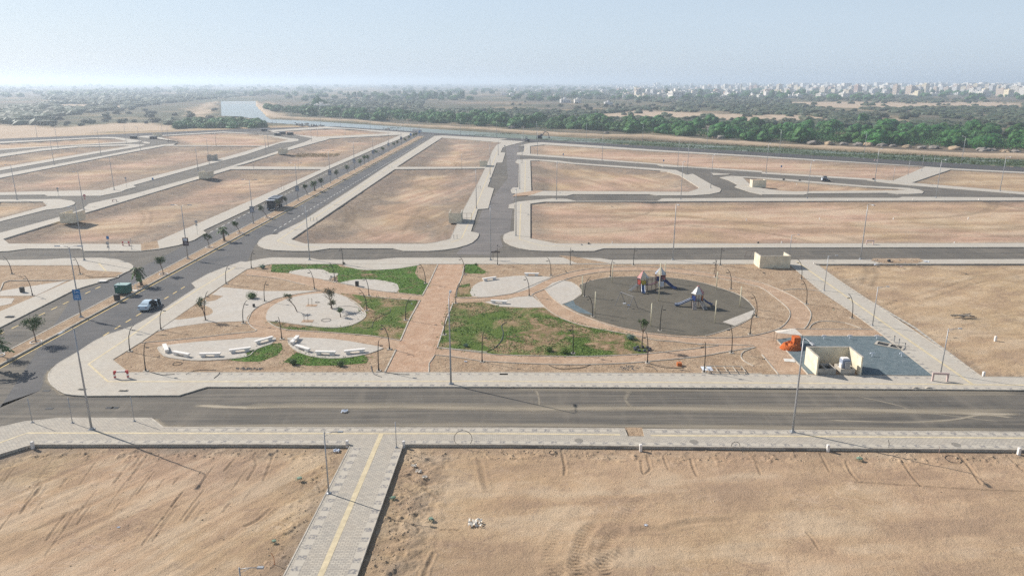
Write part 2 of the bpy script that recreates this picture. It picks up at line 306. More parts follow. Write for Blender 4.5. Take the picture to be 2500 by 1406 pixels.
N2_out = w2(Q('g', (95, 258), (140, 250), (145, 0), 'c', (140, 1290), (85, 1285), (90, 1250), (180, 1220), (500, 1190), (640, 1195), (730, 1215), (1500, 1215), (1550, 1190), (2500, 1185), 'd', (1300, 1185), (1340, 1175), (2500, 1182), '-', (3390, 483), (3390, 602),
    'h', (2500, 403), (0, 408), 'g', (990, 415), (900, 440), (420, 440), (290, 432), (190, 415), (100, 385), (60, 362), (40, 340), (33, 315), (45, 280)))
N2_in = w2(Q('c', (290, 1240), (430, 1222), (2500, 1216), 'd', (2500, 1210), '-', (3300, 490), (3300, 592), 'h', (2500, 365), 'g', (2500, 370), (540, 370), (290, 320)))
N3_out = w2(Q('c', (105, 1110), (130, 1085), (180, 1085), (185, 860), (150, 845), (170, 820), (300, 815), (560, 830), (700, 850), (1500, 905), (1680, 920), (1780, 965), (1840, 955), (2040, 1070), (2095, 1090), (2112, 1105), (2095, 1130), (2000, 1150), (1830, 1162), (1500, 1162), (1430, 1150), (700, 1150), (640, 1165), (290, 1165), (200, 1148), (120, 1142)))
N3_in = w2(Q('c', (290, 830), (380, 830), (700, 862), (1530, 925), (1600, 935), (1720, 970), (1910, 1090), (1800, 1128), (300, 1118)))
N4_out = w2(Q('c', (165, 755), (230, 745), (235, 690), (180, 688), (290, 662), (400, 655), (820, 680), (1500, 728), (2500, 786), 'd', (0, 786), (1300, 868), (1800, 903), (2500, 938), '-', (3390, 470), (3390, 478), 'd', (2500, 1152), (1420, 1066), (1220, 1045), (1000, 1015), (0, 955), 'c', (2500, 942), (1800, 895), (1700, 893), (1560, 886), (1500, 868), (720, 812), (165, 775)))
N4a = w2(Q('c', (290, 692), (420, 677), (1500, 742), (2500, 797), 'd', (0, 799), (1560, 888), (1250, 1020), (1000, 1000), (0, 938), 'c', (2500, 928), (1800, 886), (1550, 862), (700, 795), (290, 765)))
N4b = w2(Q('d', (1800, 915), (2500, 950), '-', (2950, 450), (2950, 469), 'd', (2500, 1130), (1430, 1040)))
N5_out = w2(Q('c', (2100, 990), (2200, 975), (2500, 990), 'd', (200, 1003), (1000, 1070), (1400, 1090), (1500, 1105), (1545, 1125), (1530, 1142), (1400, 1148), (1300, 1148), (1200, 1137), (450, 1142), (400, 1155), (0, 1152), 'c', (2400, 1132), (2240, 1080), (2270, 1060), (2180, 1015)))
N5_in = w2(Q('c', (2320, 992), (2450, 997), 'd', (200, 1018), (1000, 1083), (1300, 1100), (1390, 1108), (1300, 1113), (300, 1123), (180, 1117), (0, 1092), 'c', (2400, 1068)))
W1_out = w2(Q('e', (-800, 470), (0, 445), (90, 440), (250, 418), (770, 418), (810, 440), (1345, 440), (1520, 420), (1700, 385), (1850, 335), (1925, 290), (1965, 270), (1935, 245), 'b', (0, 1305), (770, 920), (1180, 740), (1600, 570), (1560, 562), (870, 515), (760, 505), (200, 542), (330, 565), (450, 580), (640, 618), (570, 650), 'a', (2500, 790), (1890, 978), (1300, 1140), (1170, 1170), (850, 1240), (790, 1290), (540, 1375), 'e', (0, 268), (-800, 480)))
W1a = w2(Q('e', (30, 325), (85, 370), (1340, 375), (1500, 345), 'b', (0, 1230), (725, 912), (0, 912), 'a', (2200, 913), 'e', (740, 100), (540, 165)))
W1b = w2(Q('a', (2240, 885), 'b', (0, 858), (390, 735), (770, 632), (800, 620), (1480, 584), (760, 890)))
W1c = w2(Q('b', (225, 556), (760, 525), (1000, 530), (1400, 568), (690, 604)))
W2_out = w2(Q('a', (-500, 1170), (0, 1158), (430, 1155), (460, 1168), (960, 1165), (1160, 1125), (1200, 1105), (1300, 1080), (1270, 1065), (1900, 890), (2340, 775), 'b', (330, 663), (440, 652), (500, 642), (508, 632), (490, 622), (430, 618), (300, 597), (0, 566), 'a', (2130, 553), (1500, 590), (1370, 594), (1300, 601), (1400, 612), (1690, 645), (1700, 655), (1690, 668), (1560, 676), (1340, 712), (1000, 780), (0, 962), (-500, 1050)))
W2a = w2(Q('a', (-500, 1085), (0, 995), (1040, 790), (1570, 690), (2500, 692), (2400, 725), (1900, 865), (1250, 1032), (975, 1110), (0, 1132), (-500, 1140)))
W2b = w2(Q('a', (1500, 598), (2130, 562), (2500, 580), 'b', (410, 630), (200, 688), 'a', (1650, 682), (1710, 655)))
W3_out = w2(Q('a', (-500, 800), (0, 768), (400, 714), (700, 690), (1250, 672), (1380, 678), (1375, 686), (1300, 702), (960, 755), (0, 925), (-500, 1010)))
W3_in = w2(Q('a', (-500, 830), (0, 795), (400, 735), (750, 700), (1180, 687), (1240, 690), (900, 745), (0, 897), (-500, 980)))
W4_out = w2(Q('a', (-500, 672), (0, 650), (1000, 604), (1100, 606), (1340, 638), (1350, 645), (1250, 660), (600, 690), (0, 730), (-500, 760)))
W4_in = w2(Q('a', (-500, 683), (0, 664), (900, 617), (1100, 620), (1230, 647), (700, 680), (0, 717), (-500, 745)))
W5_out = w2(Q('a', (-500, 1215), (0, 1200), (560, 1195), (680, 1210), (718, 1228), (712, 1242), (700, 1250), (600, 1280), (440, 1298), (0, 1410), (-500, 1560)))
W5_in = w2(Q('a', (-500, 1240), (0, 1222), (410, 1220), (450, 1260), (0, 1382), (-500, 1520)))
W0_out = w2(Q('e', (-900, 1480), (0, 1165), (700, 812), (840, 768), (1095, 697), (1180, 650), (1230, 628), (1265, 600), (1268, 585), (1240, 560), (1120, 520), (960, 505), (600, 510), (430, 522), (0, 527), (-900, 540)))
W0_in = w2(Q('e', (-900, 590), (0, 577), (770, 577), (850, 635), (1150, 655), (1130, 690), (690, 716), (330, 874), (0, 1015), (-900, 1330)))
SITE = w2(Q('-', (-700, 357), (0, 340), (640, 313.5), (820, 309.5), (1000, 321), (1220, 336.5), (1860, 373), (2500, 410), (3300, 456), (3700, 480), (3700, 1084), (3300, 1080), (2500, 1075), (1600, 1070), (1568, 1060), (1536, 1060), (1490, 1064), (399, 1064), (0, 1075), (-200, 1120), (-700, 1270)))
LOTS = dict(N1a=N1a, N1b=N1b, N2=N2_in, N3=N3_in, N4a=N4a, N4b=N4b, N5=N5_in, W1a=W1a, W1b=W1b, W1c=W1c, W2a=W2a, W2b=W2b, W3=W3_in, W4=W4_in, W5=W5_in, R=lotR, W0=W0_in)
lotSL = w2(Q('-', (-500, 1268), (-200, 1172), (0, 1108), (79, 1084), (640, 1083.6), (856, 1086), (692, 1406), (552, 1680), (-600, 1680)))
lotSR = w2(Q('-', (984, 1084), (1240, 1084.5), (1860, 1091.5), (2500, 1097), (3300, 1104), (3300, 1680), (772, 1680), (870, 1406)))
ALL = dict(LOTS, SL=lotSL, SR=lotSR)
#         bank width, floor, grey, red tone, furrow angle, furrow height
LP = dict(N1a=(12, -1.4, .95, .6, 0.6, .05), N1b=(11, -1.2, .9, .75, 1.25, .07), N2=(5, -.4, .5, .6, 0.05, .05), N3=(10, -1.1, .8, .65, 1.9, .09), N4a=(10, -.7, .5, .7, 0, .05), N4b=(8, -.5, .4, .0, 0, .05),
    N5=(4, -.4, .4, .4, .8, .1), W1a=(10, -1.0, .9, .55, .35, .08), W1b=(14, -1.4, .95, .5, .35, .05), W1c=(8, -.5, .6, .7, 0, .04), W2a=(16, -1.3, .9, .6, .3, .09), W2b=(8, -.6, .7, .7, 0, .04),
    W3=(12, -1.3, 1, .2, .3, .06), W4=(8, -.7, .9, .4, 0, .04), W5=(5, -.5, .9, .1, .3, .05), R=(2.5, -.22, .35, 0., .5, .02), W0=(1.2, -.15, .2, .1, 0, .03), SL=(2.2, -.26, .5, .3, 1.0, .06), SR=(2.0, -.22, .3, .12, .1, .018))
# ------------------------------------------------------------------ numpy value noise
def vnoise(x, y, seed=0):
    xi = np.floor(x).astype(np.int64); yi = np.floor(y).astype(np.int64); fx = x - xi; fy = y - yi; fx = fx * fx * (3 - 2 * fx); fy = fy * fy * (3 - 2 * fy)
    def h(a, b):
        n = (a * 374761393 + b * 668265263 + seed * 1442695041) & 0xffffffff; n = ((n ^ (n >> 13)) * 1274126177) & 0xffffffff; return ((n ^ (n >> 16)) & 0xffff) / 65535.0
    return (h(xi, yi) * (1 - fx) + h(xi + 1, yi) * fx) * (1 - fy) + (h(xi, yi + 1) * (1 - fx) + h(xi + 1, yi + 1) * fx) * fy
def fbm(x, y, o=4, seed=0):
    s = 0; a = 1; t = 0
    for i in range(o): s = s + a * vnoise(x * 2 ** i, y * 2 ** i, seed + i); t += a; a *= 0.5
    return s / t
def inside_dist(X, Y, poly):
    p = np.array(poly); ins = np.zeros(X.shape, bool); d = np.full(X.shape, 1e9); n = len(p)
    for i in range(n):
        x0, y0 = p[i]; x1, y1 = p[(i + 1) % n]
        if y0 != y1: ins ^= ((y0 > Y) != (y1 > Y)) & (X < (x1 - x0) * (Y - y0) / (y1 - y0) + x0)
        l = (x1 - x0) ** 2 + (y1 - y0) ** 2 + 1e-9; t = np.clip(((X - x0) * (x1 - x0) + (Y - y0) * (y1 - y0)) / l, 0, 1)
        d = np.minimum(d, np.hypot(X - x0 - t * (x1 - x0), Y - y0 - t * (y1 - y0)))
    return ins, d
def polydist(X, Y, pts):
    d = np.full(X.shape, 1e9); s = np.zeros(X.shape); acc = 0
    for (x0, y0), (x1, y1) in zip(pts[:-1], pts[1:]):
        l2 = (x1 - x0) ** 2 + (y1 - y0) ** 2 + 1e-9; t = np.clip(((X - x0) * (x1 - x0) + (Y - y0) * (y1 - y0)) / l2, 0, 1)
        e = np.hypot(X - x0 - t * (x1 - x0), Y - y0 - t * (y1 - y0)); m = e < d; d = np.where(m, e, d); s = np.where(m, acc + t * math.sqrt(l2), s); acc += math.sqrt(l2)
    return d, s
def g2(px): return [(p.x, p.y) for p in W(px, -0.15)]
RUTS = [(Q('o', (1150, 985), (1060, 1060), (1010, 1160), (990, 1250), (1000, 1330), (1050, 1406), (1100, 1500)), .5, .07), (Q('o', (890, 920), (800, 1010), (770, 1110), (740, 1200), (730, 1290), (760, 1406), (790, 1500)), .5, .07),
    (Q('o', (1150, 1170), (1000, 1270), (850, 1350), (700, 1450)), .5, .06), (Q('o', (1330, 690), (1180, 840), (1050, 1000), (900, 1180), (700, 1290), (500, 1406), (400, 1480)), .55, .04),
    (Q('o', (1100, 610), (900, 700), (700, 830), (560, 970), (490, 1150), (490, 1300), (560, 1450)), .55, .03), (Q('o', (2200, 860), (1900, 870), (1700, 910), (1560, 950), (1300, 960)), .4, .05),
    (Q('o', (590, 200), (610, 290), (625, 360), (620, 430)), .16, .09), (Q('o', (1400, 250), (1425, 330), (1435, 380), (1370, 420), (1350, 300)), .14, .07), (Q('o', (1825, 290), (1850, 370), (1885, 440)), .15, .08), (Q('o', (1560, 260), (1610, 380)), .12, .05), (Q('o', (2400, 240), (2450, 340), (2490, 430)), .14, .05),
    (Q('p', (560, 240), (650, 400)), .13, .07), (Q('p', (800, 300), (850, 410), (920, 490)), .14, .08), (Q('p', (1330, 290), (1430, 440), (1520, 540)), .14, .08), (Q('p', (1880, 250), (1990, 370), (2090, 520)), .15, .09), (Q('p', (2340, 250), (2500, 400)), .14, .06), (Q('p', (900, 510), (1400, 535), (2000, 575), (2500, 590)), .14, .05),
    (Q('p', (430, 980), (490, 1050), (545, 1140)), .12, .06), (Q('n', (1790, 1190), (1740, 1300), (1700, 1406)), .2, .08), (Q('n', (1370, 850), (1560, 900), (1650, 950), (1640, 1000)), .15, .06), (Q('n', (2235, 310), (2260, 450), (2290, 560)), .3, .05), (Q('n', (1570, 470), (1700, 570), (1830, 660)), .18, .06), (Q('n', (1870, 958), (2030, 962)), .12, .05),
    (Q('n', (60, 230), (100, 330), (20, 470)), .15, .05), (Q('n', (230, 760), (100, 870), (0, 920)), .2, .07), (Q('n', (270, 230), (170, 480)), .15, .05)]
for k in range(46):                         # dozer furrows in the left-hand lot
    a = 60 + rng.uniform(0, 2350); b = rng.uniform(230, 900); l = rng.uniform(60, 330)
    RUTS.append((Q('m', (a, b), (a - l * .33, b + l * .42), (a - l * .75, b + l)), rng.uniform(.09, .17), rng.uniform(.02, .06)))
SAND = [Q('a', (0, 470), (250, 485), (500, 505), (800, 495), (1100, 470), (1500, 470), (1700, 490), (1700, 530), (900, 560), (0, 640), (-600, 640), (-600, 450)), Q('c', (780, 385), (1080, 375), (1300, 345), (1700, 365), (2500, 395), 'd', (200, 420), (500, 440), (400, 470), 'c', (2500, 450), (1700, 430), (1300, 425), (900, 430)),
    Q('d', (300, 270), (900, 265), (1600, 280), (2100, 265), (2500, 280), (2500, 320), (1700, 325), (900, 330), (500, 310), (120, 280)), Q('d', (1100, 420), (1320, 420), (1280, 480), (1130, 520)), Q('d', (0, 385), (420, 395), (700, 430), (500, 460), (200, 430), (0, 420)), Q('a', (1800, 330), (2060, 265), (2030, 330), (1980, 420), (1840, 420)),
    Q('a', (500, 290), (1200, 300), (1150, 340), (600, 330)), Q('b', (200, 270), (215, 330), (340, 400), (300, 420), (150, 330), (110, 290))]
FARTR = []
_rt = random.Random(40)
for k_, n_, ang_, L_ in (('N1b', 22, 1.45, 55), ('N1a', 7, 1.2, 50), ('N2', 20, .03, 90), ('N3', 16, 1.9, 26), ('N4a', 7, -.1, 60), ('W1a', 20, 1.3, 70), ('W1b', 7, 1.1, 60), ('W2a', 12, 1.2, 80), ('R', 26, .5, 26), ('N5', 4, .6, 14)):
    pa = ALL[k_]; xs = [p[0] for p in pa]; ys = [p[1] for p in pa]
    for _ in range(n_):
        x_ = _rt.uniform(max(min(xs), -230), min(max(xs), 190)); y_ = _rt.uniform(min(ys), max(ys)); a_ = ang_ + _rt.gauss(0, .28); cv = _rt.gauss(0, .018 if k_ != 'R' else .05); t_ = []
        st_ = L_ * _rt.uniform(.35, 1.1) / 10
        for q_ in range(10): t_.append((x_, y_)); x_ += math.cos(a_) * st_; y_ += math.sin(a_) * st_; a_ += cv * st_
        wd_ = .28 if k_ == 'R' else .42 + (ys[0] > 200) * .25; FARTR.append((t_, wd_, .10))
        if _rt.random() < .6: FARTR.append(([(p - math.sin(a_) * 2.1, q + math.cos(a_) * 2.1) for p, q in t_], wd_, .10))
def terrain(X, Y):
    X = np.asarray(X, float); Y = np.asarray(Y, float); far = np.clip((Y - 700) / 4000, 0, 1)
    Z = -0.35 + 0 * X; grey = np.zeros(X.shape); red = np.zeros(X.shape); rut = np.zeros(X.shape); strk = np.full(X.shape, .5); sand = np.zeros(X.shape); insite = np.zeros(X.shape, bool)
    for k, poly in ALL.items():
        bw, fl, gr, rd, an, am = LP[k]; p = np.array(poly); sel = (X > p[:, 0].min() - 2) & (X < p[:, 0].max() + 2) & (Y > p[:, 1].min() - 2) & (Y < p[:, 1].max() + 2)
        if not sel.any(): continue
        x = X[sel]; y = Y[sel]; ins, d = inside_dist(x, y, poly); sgn = np.where(ins, d, -d); near = sgn > -0.9
        wob = bw * (0.6 + 0.8 * fbm(x / (bw * 1.5), y / (bw * 1.5), 3, 5)); t = np.clip(sgn / wob, 0, 1); t = t * t * (3 - 2 * t)
        top = -0.14 if k not in ('SL', 'SR') else -0.16
        z = top + (fl - top) * t; ca, sa = math.cos(an), math.sin(an); u = x * ca + y * sa; v = -x * sa + y * ca
        sc = 1.0 if k in ('SL', 'SR', 'R', 'W0') else 2.6
        fur = fbm(u / (9 * sc), v / (0.7 * sc), 4, 21); z = z + am * (fur - .5) * 2 * t + 0.28 * sc * .6 * (fbm(x / (3.5 * sc), y / (3.5 * sc), 4, 3) - .5) * np.clip(sgn, 0, 1)
        if k in ('SL', 'SR', 'R'):
            band = np.exp(-((sgn - 1.6) / 1.5) ** 2); cl = fbm(x / .55, y / .55, 3, 8); z = z + band * np.maximum(cl - .58, 0) * 0.6; z = z + 0.05 * (fbm(x / .9, y / .9, 3, 17) - .5)
            if k == 'SR':
                ax = polydist(x, y, [(P(984, 1084).x, P(984, 1084).y), (P(870, 1406).x, P(870, 1406).y)])[0]; bb = np.exp(-((ax - 3.2) / 2.4) ** 2)
                z = z + bb * (fbm(x / .9, y / .9, 4, 9) - .4) * 0.55 * np.clip(sgn - .6, 0, 1); grey_extra = bb * 0.5
            z = np.where(sgn < 0.5, np.minimum(z, top), z)
        lv = np.clip(.5 + (fbm(u / (11 * sc), v / (.8 * sc), 5, 77) - .5) * 2.2 * (.5 + fbm(x / (9 * sc), y / (9 * sc), 3, 78)) + (fbm(x / (5 * sc), y / (4 * sc), 4, 79) - .5) * 1.8, 0, 1)
        if k in ('SL', 'SR', 'R'): lv = np.clip(.5 + (fbm(x / 5, y / 3, 5, 79) - .5) * 1.5 + (fbm(u / 14, v / 1.3, 4, 77) - .5) * (.9 if k != 'SL' else 1.5), .1, .9)
        if k in ('N2', 'N4a', 'N4b'): lv = np.clip(.5 + (fbm(x / 26, y / 5, 5, 79) - .5) * 2.4 + (fbm(x / 4, y / 4, 3, 80) - .5), 0, 1)
        ss = strk[sel]; ss[near] = lv[near]; strk[sel] = ss
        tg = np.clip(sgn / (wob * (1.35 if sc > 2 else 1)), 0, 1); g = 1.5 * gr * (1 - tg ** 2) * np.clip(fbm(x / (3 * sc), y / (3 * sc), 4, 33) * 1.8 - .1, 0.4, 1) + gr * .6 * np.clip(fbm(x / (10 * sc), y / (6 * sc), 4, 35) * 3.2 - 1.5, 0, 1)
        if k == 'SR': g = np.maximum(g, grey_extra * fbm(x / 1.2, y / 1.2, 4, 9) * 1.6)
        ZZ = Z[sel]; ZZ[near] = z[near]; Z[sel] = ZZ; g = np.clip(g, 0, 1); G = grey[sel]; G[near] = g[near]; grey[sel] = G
        rr = red[sel]; rr[near] = ((rd + .12) * np.clip(fbm(x / 16, y / 16, 4, 41) * 3 - .7, 0, 1.6))[near]; red[sel] = np.clip(rr, 0, 1); insite[sel] |= near
    nearm = Y < 72
    for px, wd, dp in RUTS:
        pts = g2(smooth(px, 4)); p = np.array(pts); sel = nearm & (X > p[:, 0].min() - 1) & (X < p[:, 0].max() + 1) & (Y > p[:, 1].min() - 1) & (Y < p[:, 1].max() + 1)
        if not sel.any(): continue
        d, s = polydist(X[sel], Y[sel], pts); g = np.exp(-(d / wd) ** 2); lug = 0.55 + 0.45 * np.sign(np.sin(s * 2 * math.pi / 0.42)) if wd > .45 else 0.6 + 0.8 * fbm(s * 1.5, s * 0, 2, 4)
        rim = np.exp(-((d - wd * 1.5) / (wd * .6)) ** 2); Z[sel] += -dp * g * lug + dp * .55 * rim; rut[sel] = np.clip(rut[sel] + g * lug * 0.8 * min(1, dp / .06), 0, 1)
    for pts, wd, dp in FARTR:
        p = np.array(pts); sel = (Y > 72) & (X > p[:, 0].min() - 2) & (X < p[:, 0].max() + 2) & (Y > p[:, 1].min() - 2) & (Y < p[:, 1].max() + 2)
        if not sel.any(): continue
        d, s_ = polydist(X[sel], Y[sel], pts); g = np.exp(-(d / wd) ** 2) * insite[sel] * (.4 + .9 * fbm(s_ / 6, s_ * 0, 2, 4)); Z[sel] -= dp * g; rut[sel] = np.clip(rut[sel] + g * .85, 0, 1)
    c0 = w2([(-700, 357), (0, 340), (640, 313.5), (820, 309.5), (1000, 321), (1220, 336.5), (1860, 373), (2500, 410), (3300, 456)])
    edgeY = np.interp(X, [a for a, b in c0], [b for a, b in c0]); beyond = Y > edgeY
    outside = (~insite) & ((~beyond) & ((Y < 60) | (np.abs(X) > 1.1 * Y + 30))); Z = np.where(outside, -0.3, Z)
    Z = np.where(beyond, -0.35 + 2.2 * (fbm(X / 30, Y / 30, 4, 51) - .55) * np.clip((Y - edgeY) / 60, 0, 1), Z)
    scrub = np.clip((Y - edgeY - 20) / 40, 0, 1) * beyond * np.clip(fbm(X / 60, Y / 60, 4, 61) * 2.2, .55, 1)
    for px in SAND:
        poly = [(p.x, p.y) for p in W(px)]; p = np.array(poly); sel = beyond & (X > p[:, 0].min() - 30) & (X < p[:, 0].max() + 30) & (Y > p[:, 1].min() - 30) & (Y < p[:, 1].max() + 30)
        if not sel.any(): continue
        ins, d = inside_dist(X[sel], Y[sel], poly); s = np.clip(0.5 + np.where(ins, d, -d) / 22 + (fbm(X[sel] / 14, Y[sel] / 14, 4, 71) - .5) * 1.6, 0, 1); sand[sel] = np.maximum(sand[sel], s)
    scrub = scrub * (1 - sand)
    # the canal's bed
    ins, d = inside_dist(np.where(beyond & (Y < 3000), X, 1e7), Y, CANAL); Z = np.where(ins, -3.0 * np.clip(d / 4, 0, 1) - .4, Z)
    dk, _ = polydist(np.where(beyond & (Y < 3000), X, 1e7), Y, DIKE); k = np.exp(-(dk / 9) ** 4); Z = np.where(ins, Z, Z + 1.2 * k); sand = np.clip(sand + k * (~ins) * .85, 0, 1); scrub = scrub * (1 - k)
    return Z, grey, red, rut, sand * .85, scrub, strk
CANAL = [(p.x, p.y) for p in W(Q('a', (2105, 262), (2440, 262), 'b', (95, 300), (230, 432), (560, 445), (1200, 485), (1900, 530), (2500, 565), 'c', (600, 598), (1500, 643), (2500, 692), 'd', (1250, 760), (2500, 812), '-', (3300, 432), (3300, 448), 'd', (2500, 880), (1250, 820), (0, 752), 'c', (1250, 670), (0, 608), 'b', (1800, 570), (1400, 545), (1000, 515), (600, 490), (190, 460), (150, 450), (60, 425), 'a', (2300, 405), (2110, 400)))]
DIKE = [(p.x, p.y) for p in W(Q('b', (60, 262), (150, 330), (240, 405), (600, 430), (1240, 466), (1900, 508), (2500, 542), 'c', (600, 578), (1500, 608), (2500, 668), 'd', (1250, 738), (2500, 785), '-', (3300, 420)))]
def build_ground():
    V = []; Fc = []
    def grid(rows, us, umin=40.0):
        o = len(V) and sum(len(a) for a in V); Y = np.repeat(np.array(rows)[:, None], len(us), 1); X = np.maximum(Y, umin) * np.array(us)[None, :]
        V.append(np.stack([X.ravel(), Y.ravel()], 1)); n = len(us); m = len(rows); i = np.arange(m - 1)[:, None] * n + np.arange(n - 1)[None, :]
        Fc.append(np.stack([i, i + 1, i + n + 1, i + n], -1).reshape(-1, 4) + o)
    seam = 70.2
    pr = lambda y: P(1250, y).y
    r1 = [-150, -60, 0, 25, 36, 42] + [pr(v) for v in np.arange(1440, 0, -1.45) if 44 < pr(v) < seam - .05] + [seam]
    u1 = np.concatenate([np.linspace(-3, -.86, 24), np.linspace(-.85, .85, 960), np.linspace(.86, 3, 24)]); grid(r1, u1)
    rows = [pr(v) for v in np.arange(1075, 214, -2.2) if pr(v) > seam + .1]; rows += list(np.geomspace(rows[-1] * 1.08, 30000, 26)); r2 = [seam] + rows
    u2 = np.concatenate([np.linspace(-3, -.86, 24), np.linspace(-.85, .85, 560), np.linspace(.86, 3, 24)]); grid(r2, u2)
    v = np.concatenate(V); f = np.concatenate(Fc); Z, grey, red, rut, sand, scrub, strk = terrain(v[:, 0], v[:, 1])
    me = bpy.data.meshes.new('ground'); me.vertices.add(len(v)); me.vertices.foreach_set('co', np.stack([v[:, 0], v[:, 1], Z], 1).astype(np.float32).ravel())
    me.loops.add(f.size); me.loops.foreach_set('vertex_index', f.ravel().astype(np.int32)); me.polygons.add(len(f)); me.polygons.foreach_set('loop_start', np.arange(0, f.size, 4, dtype=np.int32))
    me.update(); me.validate(); me.polygons.foreach_set('use_smooth', np.ones(len(me.polygons), bool))
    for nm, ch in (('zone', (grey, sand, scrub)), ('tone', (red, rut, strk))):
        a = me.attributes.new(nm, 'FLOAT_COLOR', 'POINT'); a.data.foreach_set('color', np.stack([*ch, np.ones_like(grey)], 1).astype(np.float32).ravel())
    o = link('ground', me, M_DIRT); o['kind'] = 'structure'; return o
build_ground()
def gz(x, y): return float(terrain(np.array([x]), np.array([y]))[0][0])
# ------------------------------------------------------------------ roads
slab('road', SITE, [v for v in LOTS.values()], 0, 0, M_ASPH, walls=False)
def strip2(name, px, z, mat): return slab(name, [(p.x, p.y) for p in W(px)], (), z, z, mat, walls=False)
strip2('avenue', Q('-', (-560, 1170), 'i', (0, 760), 'e', (700, 870), (1300, 620), (1900, 320), 'b', (0, 1340), (800, 960), (1650, 575), (1800, 580), (1300, 900), 'f', (330, 275), (90, 380), 'e', (2350, 560), (1500, 1060), (800, 1406), 'i', (480, 380), (380, 600), (-200, 800), '-', (-560, 1330)), 0.005, M_ASPH2)
strip2('canal_road', Q('-', (-700, 357), (0, 339.5), (640, 313), (820, 309), (1000, 320.5), (1220, 336), (1860, 372), (2500, 409), (3300, 455), (3300, 472), (2500, 421), (1860, 383), (1220, 343.5), (1060, 331), (1000, 327), (820, 315), (640, 320), (0, 348), (-700, 367)), 0.004, M_ASPH3)
strip2('cross_road', Q('g', (30, 400), 'f', (2330, 480), (2000, 470), (2150, 330), (2250, 60), 'b', (2500, 1000), 'c', (60, 700), (180, 670), (200, 900), (120, 1290), 'g', (100, 250), (0, 300)), 0.007, M_ASPHY)
# ------------------------------------------------------------------ pavements with their kerbs
slab('sidewalk', S_out, (), -0.7, KZ, M_PAVE2)
slab('sidewalk', PARK_out, (park_in, lotR), -0.7, KZ, M_PAVE)
for o_, h_ in ((N1_out, (N1a, N1b)), (N2_out, (N2_in,)), (N3_out, (N3_in,)), (N4_out, (N4a, N4b)), (N5_out, (N5_in,)), (W1_out, (W1a, W1b, W1c)), (W2_out, (W2a, W2b)), (W3_out, (W3_in,)), (W4_out, (W4_in,)), (W5_out, (W5_in,)), (W0_out, (W0_in,))):
    slab('sidewalk', o_, h_, -0.7, KZ, M_PAVE)
strip2('sidewalk', Q('a', (1350, 655), (1390, 652), (1430, 660), (1430, 672), (1380, 670)), KZ, M_PAVE)
strip2('sidewalk', Q('c', (2010, 950), (2200, 962), (2180, 968), (2040, 973)), KZ, M_PAVE)
strip2('dirt_patch', Q('-', (1526, 1043), (1532, 1064), (1572, 1064.5), (1568, 1043.5)), .02, M_PARKSOIL)
strip2('dirt_patch', Q('c', (150, 1150), (330, 1120), (420, 1122), (290, 1165), (120, 1175)), KZ + .01, M_PATHSOIL)
strip2('dirt_patch', Q('g', (560, 490), (700, 500), (1050, 566), (740, 566)), KZ + .012, M_PARKSOIL)
strip2('dirt_patch', Q('e', (1345, 377), (1500, 347), (1520, 418), (1440, 432), (1348, 445)), KZ + .01, M_PARKSOIL)
strip2('dirt_patch', Q('e', (1100, 695), (1180, 652), (800, 628), (770, 640), (850, 700)), KZ + .01, M_PARKSOIL)
strip2('dirt_patch', Q('h', (1060, 518), (1500, 518), (1540, 545), (1480, 566), (1150, 566), (1040, 540)), KZ + .01, M_PARKSOIL)
# kerb stones along the near street and round the park
def kerb(px_world, w=0.16, z=KZ + .012, mat=None, name='kerb'): return ribbon(name, px_world, w, z, mat or M_CONC, h=0.12)
kerb(PARK_out[:33]); kerb(PARK_out[32:58]); kerb(S_out[:11]); kerb(S_out[12:16])
for l in (N1_out, N2_out, N3_out, W1_out, W0_out): kerb(l)
for l in (S_out[16:22], S_out[24:], park_in + park_in[:1], lotR + lotR[:1], N1a + N1a[:1], N1b + N1b[:1], N2_in + N2_in[:1], N3_in + N3_in[:1]): kerb(l, 0.12, KZ + .03, name='edging')
# yellow guiding lines of the pavements
def yl(px, w=.32, z=KZ + .006, m=None): ribbon('guiding_strip', w2(px), w, z, m or M_PALEYEL)
yl(Q('-', (-300, 1160), (0, 1080), (66, 1056.5), (640, 1057.5), (1240, 1058), (1514, 1060.6))); yl(Q('-', (1589, 1062.5), (1860, 1063.8), (2500, 1069), (3200, 1074)))
yl(Q('-', (931, 1059), (782, 1406), (668, 1672)), .5, KZ + .011)
yl(Q('e', (2250, 590), (1900, 800), (1560, 1020), 'i', (1200, 110), (845, 345), (1030, 512), (2500, 512), 'k', (0, 510), (2500, 525), 'l', (2500, 545), '-', (3200, 942)))
yl(Q('h', (330, 540), (400, 590), (750, 835), 'l', (1230, 0), (2010, 540)), .4, KZ + .011)
yl(Q('b', (1700, 670), (1100, 1080), (620, 1400), 'f', (540, 185), (300, 345), (480, 400), (700, 405)), .3); yl(Q('b', (2400, 740), (2340, 900), (2200, 1260), 'f', (2060, 320), (1960, 360)), .3); yl(Q('c', (250, 700), (235, 750)), .3); yl(Q('c', (245, 830), (240, 1130)), .3)
yl(Q('c', (215, 1240), 'g', (200, 0), (190, 330), (400, 392), (900, 400), (2500, 392)), .3)
yl(Q('e', (940, 555), (1010, 632)), .35)
